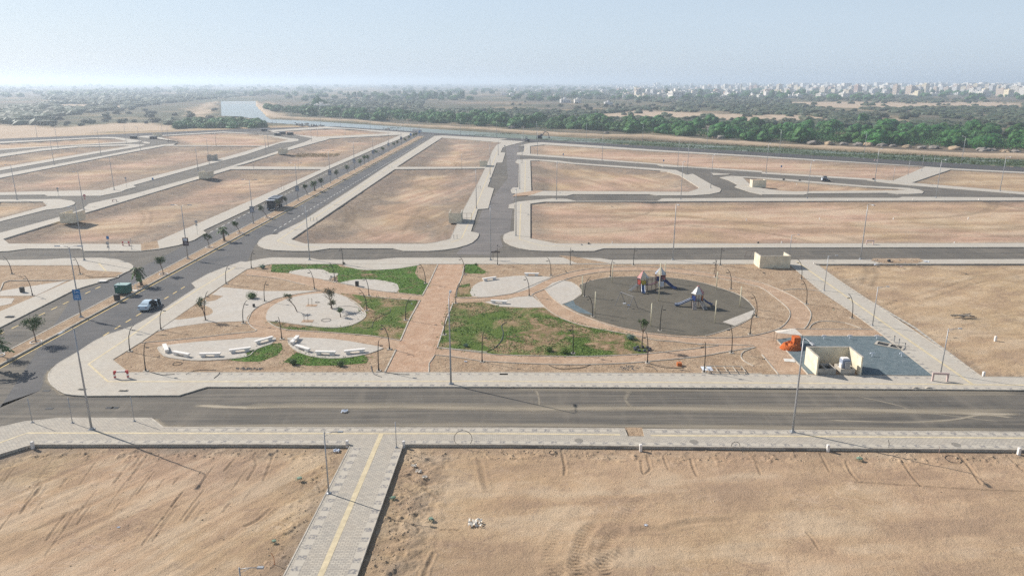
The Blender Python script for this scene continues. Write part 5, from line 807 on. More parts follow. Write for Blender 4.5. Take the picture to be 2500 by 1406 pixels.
def ladder(o, p0, p1, w=.35, rungs=6):
    p0 = Vector(p0); p1 = Vector(p1); d = p1 - p0; s = Vector((-d.y, d.x, 0)).normalized() * w; m = MB()
    for g in (-1, 1): m.tube([p0 + s * g, p1 + s * g], .03, 6); m.tube([p0 + s * g + Vector((0, 0, .5)), p1 + s * g + Vector((0, 0, .5))], .022, 6)
    for i in range(rungs): q = p0.lerp(p1, (i + .5) / rungs); m.box(q.x - .36, q.y - .11, q.z - .02, q.x + .36, q.y + .11, q.z + .02)
    m.build('steps', M_GALV, o)
tA, cA = tower((1568, 709), 'play tower with pink and white roof and a white slide towards the viewer', 0, [M_RPINK, M_RCREAM, M_RWHITE], [(0, (1571, 718), M_SLIDEB, M_SLIDEW)], {4: M_PYEL, 3: M_PRED, 2: M_PBLUE, 5: 'bars'})
ladder(tA, (-2.4, -.6, .1), (-.9, -.2, 1.25)); tB, cB = tower((1611, 699), 'farthest play tower with cream roof and a dark blue slide to the right', 30, [M_RCREAM, M_RWHITE, M_SGREY], [(0, (1650, 707), M_PBLUE, M_SLIDEB)], {5: M_PRED, 3: M_PBLUE, 4: 'bars', 0: M_PRED})
m = MB(); d_ = cB - cA
for t in np.linspace(.2, .8, 8): q = d_ * t; m.box(q.x - .16, q.y - .4, 1.12 - .35 * math.sin(math.pi * t), q.x + .16, q.y + .4, 1.2 - .35 * math.sin(math.pi * t))
for s_ in (-.42, .42): m.tube([Vector((d_.x * t, d_.y * t + s_, 2.05 - .3 * math.sin(math.pi * t))) for t in np.linspace(.18, .82, 7)], .025, 5)
m.build('link_bridge', M_PSTEEL, tA)
for q_ in (.42, .62):
    m = MB(); m.tube([(d_.x * q_, -.6, 0), (d_.x * q_, -.6, 2.6)], .05, 6); m.build('post', M_PSTEEL, tA)
m = MB(); m.box(-.5, -1.0, .2, .5, -.92, 1.2); m.build('play_panel', M_SLIDEW, tB)
tC, cC = tower((1701, 749), 'nearest play tower with white and red roof and two blue slides', 0, [M_RPINK, M_RPINK, M_RCREAM, M_RWHITE, M_RWHITE, M_RPINK], [(0, (1647.5, 747), M_SLIDEB, M_SLIDEW), (1, (1737, 745), M_PBLUE, M_SLIDEB)], {4: 'bars', 5: M_PORANGE, 3: M_PBLUE})
m = MB(); m.add([(-1.15, -1.75, .05), (-.45, -1.75, .05), (-.35, -.9, 1.2), (-1.0, -.9, 1.2), (-1.15, -1.65, .0), (-.45, -1.65, .0), (-.35, -.8, 1.15), (-1.0, -.8, 1.15)], [(0, 1, 2, 3), (7, 6, 5, 4), (0, 4, 5, 1), (1, 5, 6, 2), (2, 6, 7, 3), (3, 7, 4, 0)]); cp = m.build('climbing_panel', simple('climb_board', (.42, .35, .30), .7), tC)
m = MB()
for q_ in ((-.95, .2), (-.65, .35), (-.85, .55), (-.6, .75), (-.9, .9)): y_ = -1.75 + .85 * q_[1]; z_ = .05 + 1.15 * q_[1]; m.box(q_[0] - .05, y_ - .05, z_ - .03, q_[0] + .05, y_ + .02, z_ + .05)
m.build('hold', M_BLACK, cp); ladder(tC, (1.0, -1.9, .1), (.5, -.9, 1.2))
# swing
M_SWING = simple('swing_steel', (.17, .17, .18), .5, .2)
a_, b_ = P(1514, 744, .165), P(1545, 756.5, .165); mid = (a_ + b_) / 2; o = thing('swing', mid, 'steel A-frame swing with two seats on the dark oval', 'swing'); A_ = a_ - mid; B_ = b_ - mid; h_ = 2.3; n_ = Vector((-(B_ - A_).y, (B_ - A_).x, 0)).normalized()
m = MB(); m.tube([A_ + Vector((0, 0, h_)), B_ + Vector((0, 0, h_))], .05, 8); m.build('crossbar', M_SWING, o)
for E_, s_ in ((A_, -1), (B_, 1)):
    for g in (-1, 1): m = MB(); m.tube([E_ + n_ * g * 1.15, E_ + Vector((0, 0, h_))], .045, 8); m.build('leg', M_SWING, o)
for t in (.33, .68):
    q = A_.lerp(B_, t); m = MB(); m.box(q.x - .25, q.y - .12, .5, q.x + .25, q.y + .12, .58); st = m.build('seat', M_SLIDEW if t < .5 else M_SLIDEB, o); m = MB()
    for g in (-.2, .2): m.tube([q + Vector((g, 0, .55)), q + Vector((g, 0, h_))], .012, 4)
    m.build('chain', M_GALV, st)
# ------------------------------------------------------------------ cream enclosures
def enclosure(px, label, rz, Wd=6.0, D=3.6, h=2.6, open_=1, mat=None, z=.1):
    """px marks the middle of the front wall foot; the open side is at +y (open_=1) or -y before turning"""
    p = P(*px, z); o = thing('utility_enclosure', p, label, 'utility enclosure', 'walled utility enclosures', rz); t = .2; mat = mat or M_CREAM
    y0, y1 = 0, D
    for (x0, ya, x1, yb) in ([(-Wd / 2, y0, -Wd / 2 + t, y1), (Wd / 2 - t, y0, Wd / 2, y1)] + ([(-Wd / 2 + t, y0, Wd / 2 - t, y0 + t)] if open_ == 1 else [(-Wd / 2 + t, y1 - t, Wd / 2 - t, y1)])):
        m = MB(); m.box(x0, ya, 0, x1, yb, h); wl = m.build('wall', mat, o); m = MB(); m.box(x0 - .02, ya - .02, h, x1 + .02, yb + .02, h + .05); m.build('coping', M_CONC, wl)
    m = MB(); m.box(-Wd / 2 + t, y0 + t, -.1, Wd / 2 - t, y1 - t, .03); m.build('floor', M_PARKSOIL, o); return o
e0 = enclosure((2047, 916), 'cream three-walled enclosure on the gravel bed, open towards the near street', 0, 5.9, 3.9, 2.5, 0, z=.15)
enclosure((1891, 655), 'cream walled enclosure at the head of the slanting walk, closed side in front', 0, 6.3, 3.6, 2.55, 1); e_ = enclosure((164, 545), 'cream walled enclosure at the left side street, largest in view', R(0), 3.6, 6.0, 2.6, 1)
enclosure((497, 437), 'cream walled enclosure on the left side street, second from the front', 0, 3.6, 6.0, 2.6, 1); enclosure((687, 377), 'cream walled enclosure on the left side street, third from the front', 0, 3.6, 6.0, 2.6, 1); enclosure((514, 393), 'dark grey enclosure left of the side street', 0, 3.2, 5, 2.7, 1, M_CONC)
e2 = enclosure((1111, 545), 'tan enclosure with an open wire gate beside the stepped pavement', 0, 3.4, 6.0, 2.7, 1); enclosure((1180, 407.5), 'small distant tan enclosure beside the stepped pavement', 0, 3.2, 6, 2.6, 1); enclosure((1853, 458), 'yellowish enclosure on the lens-shaped island', 0, 5, 3, 2.6, 1); enclosure((381, 335), 'far small cream enclosure beside the desert road', 0, 5, 4, 2.6, 1)
m = MB()
for x_ in (0, 1.3, 2.6): m.tube([(1.9 + x_, .6, 0), (1.9 + x_, .6, 2.6)], .04, 5)
for z_ in (.1, 1.3, 2.6): m.tube([(1.9, .6, z_), (4.5, .6, z_)], .03, 5)
m.build('wire_gate', M_BLACK, e2)
o = thing('gate_frame', P(1848, 632, KZ), 'rusty open gate frame left of the closed cream enclosure', 'gate'); m = MB()
for x_ in (-2.2, -1.0, .2): m.tube([(x_, 1.5 - .0, 0), (x_ + .4, 1.5, 1.4)], .03, 5)
m.tube([(-2.2, 1.5, .05), (.2, 1.5, .05)], .03, 5); m.tube([(-1.8, 1.5, 1.4), (.6, 1.5, 1.4)], .03, 5); m.build('frame', M_PSTEEL, o)
# what stands in the open enclosure
pE = P(2047, 916, .15)
o = thing('equipment_cabinet', (pE.x + 1.15, pE.y + 1.0, .9), 'grey electrical cabinet standing in the open cream enclosure', 'cabinet'); m = MB(); m.box(-.55, -.4, 0, .5, .5, 1.15); m.build('body', M_SGREY, o); m = MB(); m.box(-.25, -.62, 0, .42, -.4, .95); m.build('door', M_GALV, o); m = MB(); m.box(-.5, -.3, 1.15, .45, .5, 1.3, .08, .08); m.build('top', M_WHITE, o); m = MB(); m.box(-.7, -.45, .0, -.56, .2, .6); m.build('side_box', M_WHITE, o)
def plinth(dx, w, d, dy, label):
    o = thing('plinth', (pE.x + dx, pE.y + dy, .12), label, 'plinth'); m = MB()
    for a in ((-w, -d, w, -d + .2), (-w, d - .2, w, d), (-w, -d + .2, -w + .2, d - .2), (w - .2, -d + .2, w, d - .2), (-.1, -d + .2, .1, d - .2)): m.box(a[0], a[1], 0, a[2], a[3], .78)
    m.build('frame', M_CONC, o); m = MB(); m.box(-w + .2, -d + .2, 0, w - .2, d - .2, .45); m.build('pit', M_BLACK, o)
plinth(-1.5, 1.25, 1.0, 1.3, 'hollow concrete plinth on the left inside the open enclosure'); plinth(1.3, .95, .95, 1.25, 'concrete plinth under the grey electrical cabinet')
# gravel bed fittings
for i, (px, l) in enumerate([((2011.5, 827), 'upper row left'), ((2074.5, 827), 'upper row middle'), ((2140.5, 827), 'upper row right'), ((2129, 870), 'lower row left'), ((2201, 870), 'lower row right')]):
    o = thing('vent_pipe', P(*px, .155), 'white tee-shaped vent pipe in the gravel bed, ' + l, 'vent pipe', 'white vent pipes in the gravel bed'); m = MB(); m.tube([(0, 0, 0), (0, 0, .5)], .06, 8); m.build('riser', M_SWHITE, o); m = MB(); m.tube([(-.33, 0, .38), (-.28, 0, .52), (0, 0, .55), (.28, 0, .52), (.33, 0, .38)], .06, 8); m.build('elbow', M_SWHITE, o)
o = thing('tank_lid', P(2172, 844, .155), 'concrete tank frame with two open hatches at the gravel bed edge', 'tank lid', None, R(-38)); m = MB(); a_ = [(-1.9, -.85, 1.9, -.65), (-1.9, .65, 1.9, .85), (-1.9, -.65, -1.6, .65), (1.6, -.65, 1.9, .65), (-.15, -.65, .15, .65)]
for q in a_: m.box(q[0], q[1], 0, q[2], q[3], .12)
m.build('frame', M_CONC, o)
for s_ in (-.88, .88): m = MB(); m.box(s_ - .72, -.64, 0, s_ + .72, .64, .02); m.build('hatch', M_BLACK, o)
# orange netting and its sheet canopy
M_ORNET = m_soil('orange_net', (.55, .13, .03), (.68, .22, .07), (.36, .07, .02), 4, .1)
pN = P(1930, 850, .15); o = thing('orange_netting', pN, 'heap of orange safety netting under a pale sheet', 'netting'); v = []; f = []; n_ = 26
for i in range(n_):
    for j in range(n_):
        x = (i / (n_ - 1) - .5) * 3.0; y = (j / (n_ - 1) - .5) * 2.4; r_ = max(0, 1 - (x / 1.5) ** 2 - (y / 1.2) ** 2); v.append((x, y, r_ ** .5 * (.5 + .5 * vnoise(np.array([x * 2.2]), np.array([y * 2.2]), 4)[0] + .25 * vnoise(np.array([x * 6]), np.array([y * 6]), 5)[0]) - .03))
for i in range(n_ - 1):
    for j in range(n_ - 1): a = i * n_ + j; f.append((a, a + n_, a + n_ + 1, a + 1))
link('heap', mesh('heap', v, f), M_ORNET, o); m = MB(); m.box(.3, -.3, .3, 1.25, .8, 1.7); m.build('bundle', M_ORNET, o)
o = thing('sheet_canopy', P(1926, 838, .15), 'off-white sheet on sticks above the orange netting', 'canopy'); m = MB(); m.add([(-2, -.3, 1.75), (1.5, -.9, 1.55), (1.1, 1.2, 1.9), (-1.9, 1.0, 1.6), (-2, -.3, 1.71), (1.5, -.9, 1.51), (1.1, 1.2, 1.86), (-1.9, 1.0, 1.56)], [(0, 1, 2, 3), (7, 6, 5, 4), (0, 4, 5, 1), (1, 5, 6, 2), (2, 6, 7, 3), (3, 7, 4, 0)]); m.build('sheet', simple('sheet', (.62, .56, .48), .8), o)
for x_, y_, z_ in ((-2, -.3, 1.7), (1.5, -.9, 1.5), (1.1, 1.2, 1.85), (-1.9, 1, 1.55)): m = MB(); m.tube([(x_, y_, 0), (x_, y_, z_)], .03, 5); m.build('stick', M_TRUNK, o)
o = thing('board', P(1928, 879.5, .14), 'pale rectangular board lying on the soil walk', 'board', None, R(-12)); m = MB(); m.box(-.75, -.6, 0, .65, .5, .05); m.build('sheet', simple('pale_board', (.62, .60, .55), .8), o)
# steel frame lying on the near park edge
o = thing('steel_frame', P(1775, 913, .13), 'whitish ladder-like steel frame lying at the near park edge', 'steel frame', None, R(-1.5)); m = MB()
for y_ in (0, 1.9): m.box(-2.45, y_ - .04, .28, 2.45, y_ + .04, .38)
for x_ in (-2.4, -1.2, 0, 1.2, 2.4): m.box(x_ - .035, .04, .29, x_ + .035, 1.86, .37)
m.build('frame', M_CONC, o); m = MB()
for x_ in (-2.4, 2.4):
    for y_ in (0, 1.9): m.box(x_ - .07, y_ - .07, 0, x_ + .07, y_ + .07, .25)
m.build('feet', M_CONC, o); m = MB(); m.box(-2.9, 1.2, 0, -1.5, 2.6, .03, .3, .2); m.build('sheet', M_SWHITE, o)
o = thing('wooden_block', P(1658, 892, .13), 'small orange-brown block on the near park soil', 'block'); m = MB(); m.box(-.3, -.3, 0, .3, .3, .45); m.build('body', M_PORANGE, o)
# ------------------------------------------------------------------ vehicles and machines
M_CARW = simple('car_white', (.50, .62, .70), .25, var=.03, spec=.5); M_TRIM = simple('car_black', (.015, .015, .018), .5); M_LIGHT = simple('tail_light', (.10, .02, .04), .2)
def car(loc, rz, label):
    o = thing('parked_car', loc, label, 'car', None, rz); L = 2.35
    def ring(x, w, z0, z1, z2, wi): return [(x, -w * .92, z0), (x, -w, (z0 + z1) / 2), (x, -w * .97, z1), (x, -wi, z2), (x, wi, z2), (x, w * .97, z1), (x, w, (z0 + z1) / 2), (x, w * .92, z0)]
    m = MB(); m.loft([ring(-L, .72, .42, .75, .82, .6), ring(-L + .12, .84, .3, .86, .97, .74), ring(-1.6, .9, .22, .92, 1.0, .78), ring(-.6, .92, .2, .93, .98, .82), ring(.8, .92, .2, .93, .98, .82), ring(1.55, .9, .22, .86, .92, .78), ring(L - .2, .84, .28, .72, .78, .7), ring(L, .7, .4, .6, .66, .55)]); m.build('body', M_CARW, o, False)
    def rr(x, w, z): return [(x, -w, z), (x, w, z)]
    secs = [(-1.75, .74, .99, .72), (-1.0, .76, 1.4, .58), (-.5, .78, 1.46, .6), (.15, .78, 1.44, .6), (1.05, .76, .98, .72)]
    m = MB(); v = [[(x, -w, .95), (x, -wi, z), (x, wi, z), (x, w, .95)] for x, w, z, wi in secs]; m.loft(v); m.build('cabin', M_CARW, o)
    def pane(name, pts, off):
        q = [Vector(p) for p in pts]; n = (q[1] - q[0]).cross(q[2] - q[0]).normalized() * off; m = MB(); m.add([p + n for p in q] + [p + n * 2 for p in q], [(0, 1, 2, 3), (7, 6, 5, 4), (0, 4, 5, 1), (1, 5, 6, 2), (2, 6, 7, 3), (3, 7, 4, 0)]); m.build(name, M_GLASS, o)
    pane('rear_window', [(-1.66, -.62, 1.05), (-1.06, -.53, 1.37), (-1.06, .53, 1.37), (-1.66, .62, 1.05)], -.008); pane('windscreen', [(.98, -.62, 1.02), (.98, .62, 1.02), (.22, .53, 1.41), (.22, -.53, 1.41)], .008)
    for s in (-1, 1):
        m = MB(); yb, yt = s * .775, s * .615
        m.add([(-1.35, yb, 1.03), (.8, yb, 1.03), (.18, yt, 1.4), (-.95, yt, 1.4), (-1.35, yb + s * .02, 1.03), (.8, yb + s * .02, 1.03), (.18, yt + s * .02, 1.4), (-.95, yt + s * .02, 1.4)], [(0, 1, 2, 3), (7, 6, 5, 4), (0, 4, 5, 1), (1, 5, 6, 2), (2, 6, 7, 3), (3, 7, 4, 0)]); m.build('side_window', M_GLASS, o)
        m = MB(); m.box(-L - .01, s * .62 - .17, .68, -L + .12, s * .62 + .17, .84); m.build('tail_light', M_LIGHT, o)
        for x in (-1.42, 1.42):
            m = MB(); m.tube([(x, s * .72, .32), (x, s * .93, .32)], .33, 18); wh = m.build('wheel', M_TYRE, o); m = MB(); m.tube([(x, s * .90, .32), (x, s * .94, .32)], .19, 12); m.build('rim', M_GALV, wh)
    m = MB(); m.box(-L - .03, -.8, .33, -L + .14, .8, .58); m.build('rear_bumper', M_CARW, o); m = MB(); m.box(-L - .045, -.26, .6, -L - .01, .26, .74); m.build('number_plate', M_SWHITE, o); m = MB(); m.box(-1.15, -.935, .35, .95, -.9, .98); m.box(-1.0, -.86, .98, .3, -.8, 1.36); m.build('door_opening', M_TRIM, o)
    for hx, ang in ((-.1, -62), (.95, -66)):
        d = MB(); d.box(-.95, -.07, .32, 0, 0, .98); d.box(-.8, -.05, .98, -.05, -.02, 1.38); dr = d.build('open_door', M_CARW, o); dr.location = (hx, -.92, 0); dr.rotation_euler = (0, 0, R(-ang)); t = MB(); t.box(-.93, .0, .36, -.03, .035, .95); t.box(-.78, -.018, .98, -.07, .01, 1.35); t.build('door_trim', M_TRIM, dr)
car(P(365, 751, .01), R(90), 'white sedan with its right-hand doors open, stopped near the avenue kerb')
def truck(loc, label):
    o = thing('dump_truck', loc, label, 'truck', None, 0); g = simple('truck_grey', (.10, .105, .115), .45, .1, .2)
    m = MB(); m.box(-1.25, -2.0, .75, 1.25, -.1, 3.1, .08, .12); m.build('cab', g, o); m = MB(); m.box(-1.1, -2.06, 2.0, 1.1, -1.96, 2.85); m.build('windscreen', M_GLASS, o); m = MB(); m.box(-1.0, -2.09, 1.0, 1.0, -2.0, 1.75); m.build('grille', M_BLACK, o); m = MB(); m.box(-1.27, -2.15, .45, 1.27, -1.9, .85); m.build('bumper', M_BLACK, o)
    m = MB(); m.box(-1.3, -2.25, 3.05, 1.3, -1.4, 3.18); m.build('sun_visor', M_SWHITE, o); m = MB(); m.box(-1.3, .1, 1.3, 1.3, 5.6, 3.3, -.08, 0); m.build('tipper_body', g, o); m = MB(); m.box(-1.42, .05, 3.3, 1.42, .25, 3.45); m.box(-1.42, 5.5, 3.3, 1.42, 5.65, 3.45); m.box(-1.44, .25, 3.3, -1.3, 5.5, 3.45); m.box(1.3, .25, 3.3, 1.44, 5.5, 3.45); m.build('top_rail', M_SWHITE, o)
    m = MB(); m.box(-.5, -1.9, .6, .5, 5.4, 1.25); m.build('chassis', M_BLACK, o)
    for s in (-1, 1):
        m = MB(); m.box(s * 1.45 - .12, -2.1, 1.9, s * 1.45 + .12, -1.95, 2.5); m.box(min(s * 1.2, s * 1.4), -2.05, 2.3, max(s * 1.2, s * 1.4), -2.0, 2.36); m.build('mirror', M_BLACK, o); m = MB(); m.box(s * .95 - .18, -2.17, .55, s * .95 + .18, -2.14, .75); m.build('headlight', M_SWHITE, o)
        for y in (-1.1, 2.9, 4.3): m = MB(); m.tube([(s * .85, y, .52), (s * 1.22, y, .52)], .52, 18); wh = m.build('wheel', M_TYRE, o); m = MB(); m.tube([(s * 1.18, y, .52), (s * 1.24, y, .52)], .25, 12); m.build('rim', M_GALV, wh)
truck(P(668, 512, .01), 'dark grey dump truck with white top rail on the far carriageway')
def cabin(px):
    g = simple('cabin_green', (.008, .10, .075), .5, var=.2); o = thing('generator_cabin', P(*px, .2), 'green metal cabin with pale roof standing on the median', 'generator'); m = MB(); m.box(-1.15, -.8, .3, 1.15, .8, 1.75); m.build('body', g, o); m = MB(); m.box(-1.2, -.85, 1.75, 1.2, .85, 1.85, .05, .05); m.build('roof', simple('cabin_roof', (.30, .42, .40), .6), o); m = MB(); m.tube([(-.6, 0, 1.85), (-.6, 0, 2.1)], .06, 6); m.build('exhaust', M_BLACK, o)
    for x in (-.75, .75): m = MB(); m.box(x - .1, -.85, 0, x + .1, .85, .3); m.build('skid', M_BLACK, o)
    m = MB(); m.box(-.5, -.815, .5, .5, -.795, 1.5); m.build('door', g, o); m = MB(); m.box(-.95, -.815, 1.45, -.6, -.8, 1.6); m.build('plate', M_SWHITE, o)
cabin((303, 717)); o = thing('pallet_frame', P(327, 708, .2), 'white frame and boards leaning behind the green cabin', 'frame'); m = MB()
for x_ in (-.6, 0, .6): m.tube([(x_, 0, 0), (x_ - .2, .6, 1.2)], .04, 5)
m.tube([(-.8, .6, 1.2), (.4, .6, 1.2)], .04, 5); m.box(-.5, -.8, 0, .9, -.2, .08); m.build('frame', M_WHITE, o)
def loader(px, label):
    o = thing('skid_steer_loader', P(*px, .02), label, 'loader', None, 0); m = MB(); m.box(-1.1, -.55, .35, .75, .55, 1.25, .1, .05); m.build('body', M_BLACK, o); m = MB(); m.box(-.75, -.45, 1.25, .5, .45, 2.05, .12, .05); m.build('cab', M_GLASS, o)
    for s in (-1, 1):
        m = MB(); m.tube([(-1.1, s * .62, 1.5), (-.2, s * .62, 1.45), (.9, s * .62, .95), (1.15, s * .62, .35)], .08, 6); m.build('lift_arm', M_SWHITE, o)
        for x in (-.65, .45): m = MB(); m.tube([(x, s * .55, .4), (x, s * .85, .4)], .4, 16); wh = m.build('wheel', M_TYRE, o); m = MB(); m.tube([(x, s * .83, .4), (x, s * .88, .4)], .2, 10); m.build('rim', M_GALV, wh)
    m = MB(); m.box(-1.35, -.5, .5, -1.1, .5, 1.3); m.build('engine_cover', M_SWHITE, o); m = MB(); m.add([(1.1, -.9, .1), (2.1, -.9, .05), (1.2, -.9, .75), (1.1, .9, .1), (2.1, .9, .05), (1.2, .9, .75)], [(0, 1, 2), (5, 4, 3), (0, 3, 4, 1), (0, 2, 5, 3)]); m.build('bucket', M_TRIM, o)
loader((2014, 443), 'small black and white skid steer loader on the lane at right')
def excavator(loc, rz, label, s=1.0):
    o = thing('excavator', loc, label, 'excavator', None, rz); o.scale = (s, s, s); d = simple('machine_grey', (.05, .055, .07), .5)
    for g in (-1, 1): m = MB(); m.box(-1.8, g * 1.1 - .3, 0, 1.8, g * 1.1 + .3, .8, .25, 0); m.build('track', M_TYRE, o)
    m = MB(); m.box(-1.8, -1.3, .9, 1.3, 1.3, 2.2, .1, .1); m.build('body', d, o); m = MB(); m.box(.3, .2, 2.2, 1.5, 1.3, 3.1, .1, .05); m.build('cab', M_GLASS, o)
    m = MB(); m.tube([(1.2, -.3, 1.8), (3.2, -.3, 4.6), (5.6, -.3, 3.9)], [.35, .3, .2], 6); m.build('boom', d, o); m = MB(); m.tube([(5.4, -.3, 4.1), (6.2, -.3, 1.2)], .2, 6); m.build('stick', d, o); m = MB(); m.box(5.7, -.8, .3, 6.8, .2, 1.3, .2, .1); m.build('bucket', d, o)
excavator(P(1318, 339, 0), 0, 'dark excavator with raised boom at the canal edge'); excavator(P(1288, 346, 0), R(110), 'smaller dark machine at the canal end of the cross street', .7)
excavator(P(357, 302, 0), R(20), 'whitish machine parked on the sand far left', .9)
for px, l in [((327, 339), 'dark roadside box at the far left road, left one'), ((375, 340), 'dark roadside box at the far left road, right one'), ((678, 332), 'dark box at the side street bend, left one'), ((690, 328.5), 'dark box at the side street bend, middle one'), ((709, 330), 'dark box at the side street bend, right one'), ((646, 321), 'dark box beside the far thicket road')]:
    o = thing('crate', P(*px, 0), l, 'crate', 'dark crates at the far left roads'); m = MB(); m.box(-2, -1.2, 0, 2, 1.2, 1.8); m.build('body', M_BLACK, o); m = MB(); m.box(-2.05, -1.25, 1.8, 2.05, 1.25, 1.9); m.build('lid', M_GALV, o)
for i, (px, l) in enumerate([((1011, 322), 'left one'), ((1019, 322.3), 'middle one'), ((1026, 322.7), 'right one')]):
    o = thing('white_tank', P(*px, 0), 'white box tank at the avenue\'s canal end, ' + l, 'tank', 'white tanks at the canal'); m = MB(); m.box(-1.2, -1, 0, 1.2, 1, 2.0, .1, .1); m.build('body', M_WHITE, o); m = MB(); m.box(-.3, -.3, 2, .3, .3, 2.2); m.build('cap', M_GALV, o)
# ================================================================== TREES AND SHRUBS
def leaf_cloud(v, f, c, rad, n, s, flat=.8, hollow=.55):
    for _ in range(n):
        d = Vector((random.gauss(0, 1), random.gauss(0, 1), random.gauss(0, 1))).normalized(); r = random.uniform(hollow, 1) * (0.85 + .3 * random.random()); p = Vector(c) + Vector((d.x * rad, d.y * rad, d.z * rad * flat)) * r
        u = Vector((random.gauss(0, 1), random.gauss(0, 1), random.gauss(0, .6))).normalized() * s * random.uniform(.6, 1.3); w_ = (d + Vector((random.gauss(0, .5), random.gauss(0, .5), random.gauss(0, .5)))).normalized().cross(u).normalized() * s * random.uniform(.4, .8); o = len(v)
        v += [p - u * .6, p + w_ * .6, p + u * .6, p - w_ * .6]; f.append((o, o + 1, o + 2, o + 3))
def blob(v, f, c, rad, flat, seed, sub=2):
    bm = bmesh.new(); bmesh.ops.create_icosphere(bm, subdivisions=sub, radius=1); o = len(v)
    for q in bm.verts:
        n_ = vnoise(np.array([q.co.x * 2.1 + seed]), np.array([q.co.y * 2.1 + q.co.z * 1.7 + seed]), 3)[0]; k = .62 + .5 * n_; v.append(Vector(c) + Vector((q.co.x * rad * k, q.co.y * rad * k, q.co.z * rad * flat * k)))
    f += [tuple(o + w_.index for w_ in q.verts) for q in bm.faces]; bm.free()
def belt_mesh(i, R_=7.0, h=6.5, leaf=.42, n=3000):
    random.seed(100 + i); v = []; f = []
    for k in range(9):
        a = random.uniform(0, 6.28); r = R_ * random.uniform(.1, .68); rr = R_ * random.uniform(.28, .46); c = (math.cos(a) * r, math.sin(a) * r, h * random.uniform(.42, .72) * (1 - .45 * (r / R_) ** 2)); blob(v, f, c, rr, .8, i * 7 + k, 2); leaf_cloud(v, f, c, rr, n // 9, leaf, .8, .75)
    blob(v, f, (0, 0, h * .22), R_ * .8, .38, i, 2); leaf_cloud(v, f, (0, 0, h * .25), R_ * .85, n // 6, leaf, .42, .8); return mesh('thorn_tree', v, f)
BELT = [belt_mesh(i) for i in range(6)]
for m_ in BELT: m_.materials.append(M_BELT)
SCR = [belt_mesh(20 + i, 3.6, 3.0, .45, 420) for i in range(4)]
for m_ in SCR: m_.materials.append(M_SCRUB)
def pw(x, y): p = P(x, y); return p
_bx = [650, 700, 760, 900, 1050, 1220, 1500, 1860, 2150, 2500, 2750]; _by = [268, 275, 283, 293, 299, 310, 321, 344, 353, 368, 380]; _ty = [263, 266, 268, 272, 276, 284, 296, 306, 311, 318, 322]
random.seed(5); placed = []
def try_place(p, r):
    for q in placed:
        if (q[0] - p.x) ** 2 + (q[1] - p.y) ** 2 < ((q[2] + r) * .42) ** 2: return False
    placed.append((p.x, p.y, r)); return True
belt = []
for _ in range(5200):
    if len(belt) >= 262: break
    x = random.uniform(655, 2760); yb = np.interp(x, _bx, _by); yt = np.interp(x, _bx, _ty); t = random.random() ** 1.0; y = yb + (yt - yb) * t; p = P(x, y); s = random.uniform(.85, 1.45)
    if t > .55 and random.random() < .35: continue
    if try_place(p, 6.9 * s): belt.append((p, s, x, t))
for p, s, x, t in belt:
    o = link('thorn_tree', BELT[random.randrange(6)]); o.location = (p.x, p.y, -.4); o.rotation_euler = (0, 0, random.uniform(0, 6.28)); o.scale = (s, s, s * random.uniform(.85, 1.1))
    side = ['far left', 'left', 'inner left', 'middle', 'inner right', 'right', 'far right'][min(6, int((x - 640) / 290))]; row = 'front' if t < .35 else 'back'
    tag(o, 'dark green thorn tree in the %s row of the canal belt, %s stretch' % (row, side), 'tree', 'thorn trees of the belt, %s row, %s stretch' % (row, side))
for _ in range(160):
    x = random.uniform(436, 640); y = random.uniform(297, 313); p = P(x, y)
    if try_place(p, 9.5): o = link('thorn_tree', BELT[random.randrange(6)]); o.location = (p.x, p.y, -.5); o.rotation_euler = (0, 0, random.uniform(0, 6)); s = random.uniform(.8, 1.15); o.scale = (s, s, s * .8); tag(o, 'green thorn tree in the thicket left of the canal head', 'tree', 'thorn trees of the left thicket')
# bushes of the dry land beyond: the largest singly, the rest as one mass
def bush_ok(x, y):
    for q in SAND:
        ins = False
        for (x0, y0), (x1, y1) in zip(q, q[1:] + q[:1]):
            if (y0 > y) != (y1 > y) and x < (x1 - x0) * (y - y0) / (y1 - y0) + x0: ins = not ins
        if ins and random.random() < .93: return False
    return True
cnt = 0
for _ in range(4000):
    if cnt >= 230: break
    x = random.uniform(1250, 2700); y = random.uniform(250, 316); 
    if y > np.interp(x, _bx, _ty) + 2 or not bush_ok(x, y): continue
    p = P(x, y)
    if vnoise(np.array([p.x / 70]), np.array([p.y / 70]), 9)[0] < .36: continue
    if try_place(p, 4): o = link('scrub_bush', SCR[random.randrange(4)]); s = random.uniform(.8, 1.9); o.location = (p.x, p.y, -.3); o.rotation_euler = (0, 0, random.uniform(0, 6)); o.scale = (s, s, s * .85); cnt += 1; tag(o, 'olive-brown bush on the dry land beyond the green belt', 'bush', 'bushes of the dry land beyond the belt')
cnt = 0
for _ in range(2500):
    if cnt >= 60: break
    x = random.uniform(-60, 530); y = random.uniform(268, 308)
    if not bush_ok(x, y): continue
    p = P(x, y)
    if try_place(p, 4): o = link('scrub_bush', SCR[random.randrange(4)]); s = random.uniform(.8, 1.8); o.location = (p.x, p.y, -.3); o.rotation_euler = (0, 0, random.uniform(0, 6)); o.scale = (s, s, s * .8); cnt += 1; tag(o, 'grey-green bush on the dry land at far left', 'bush', 'bushes of the dry land at far left')
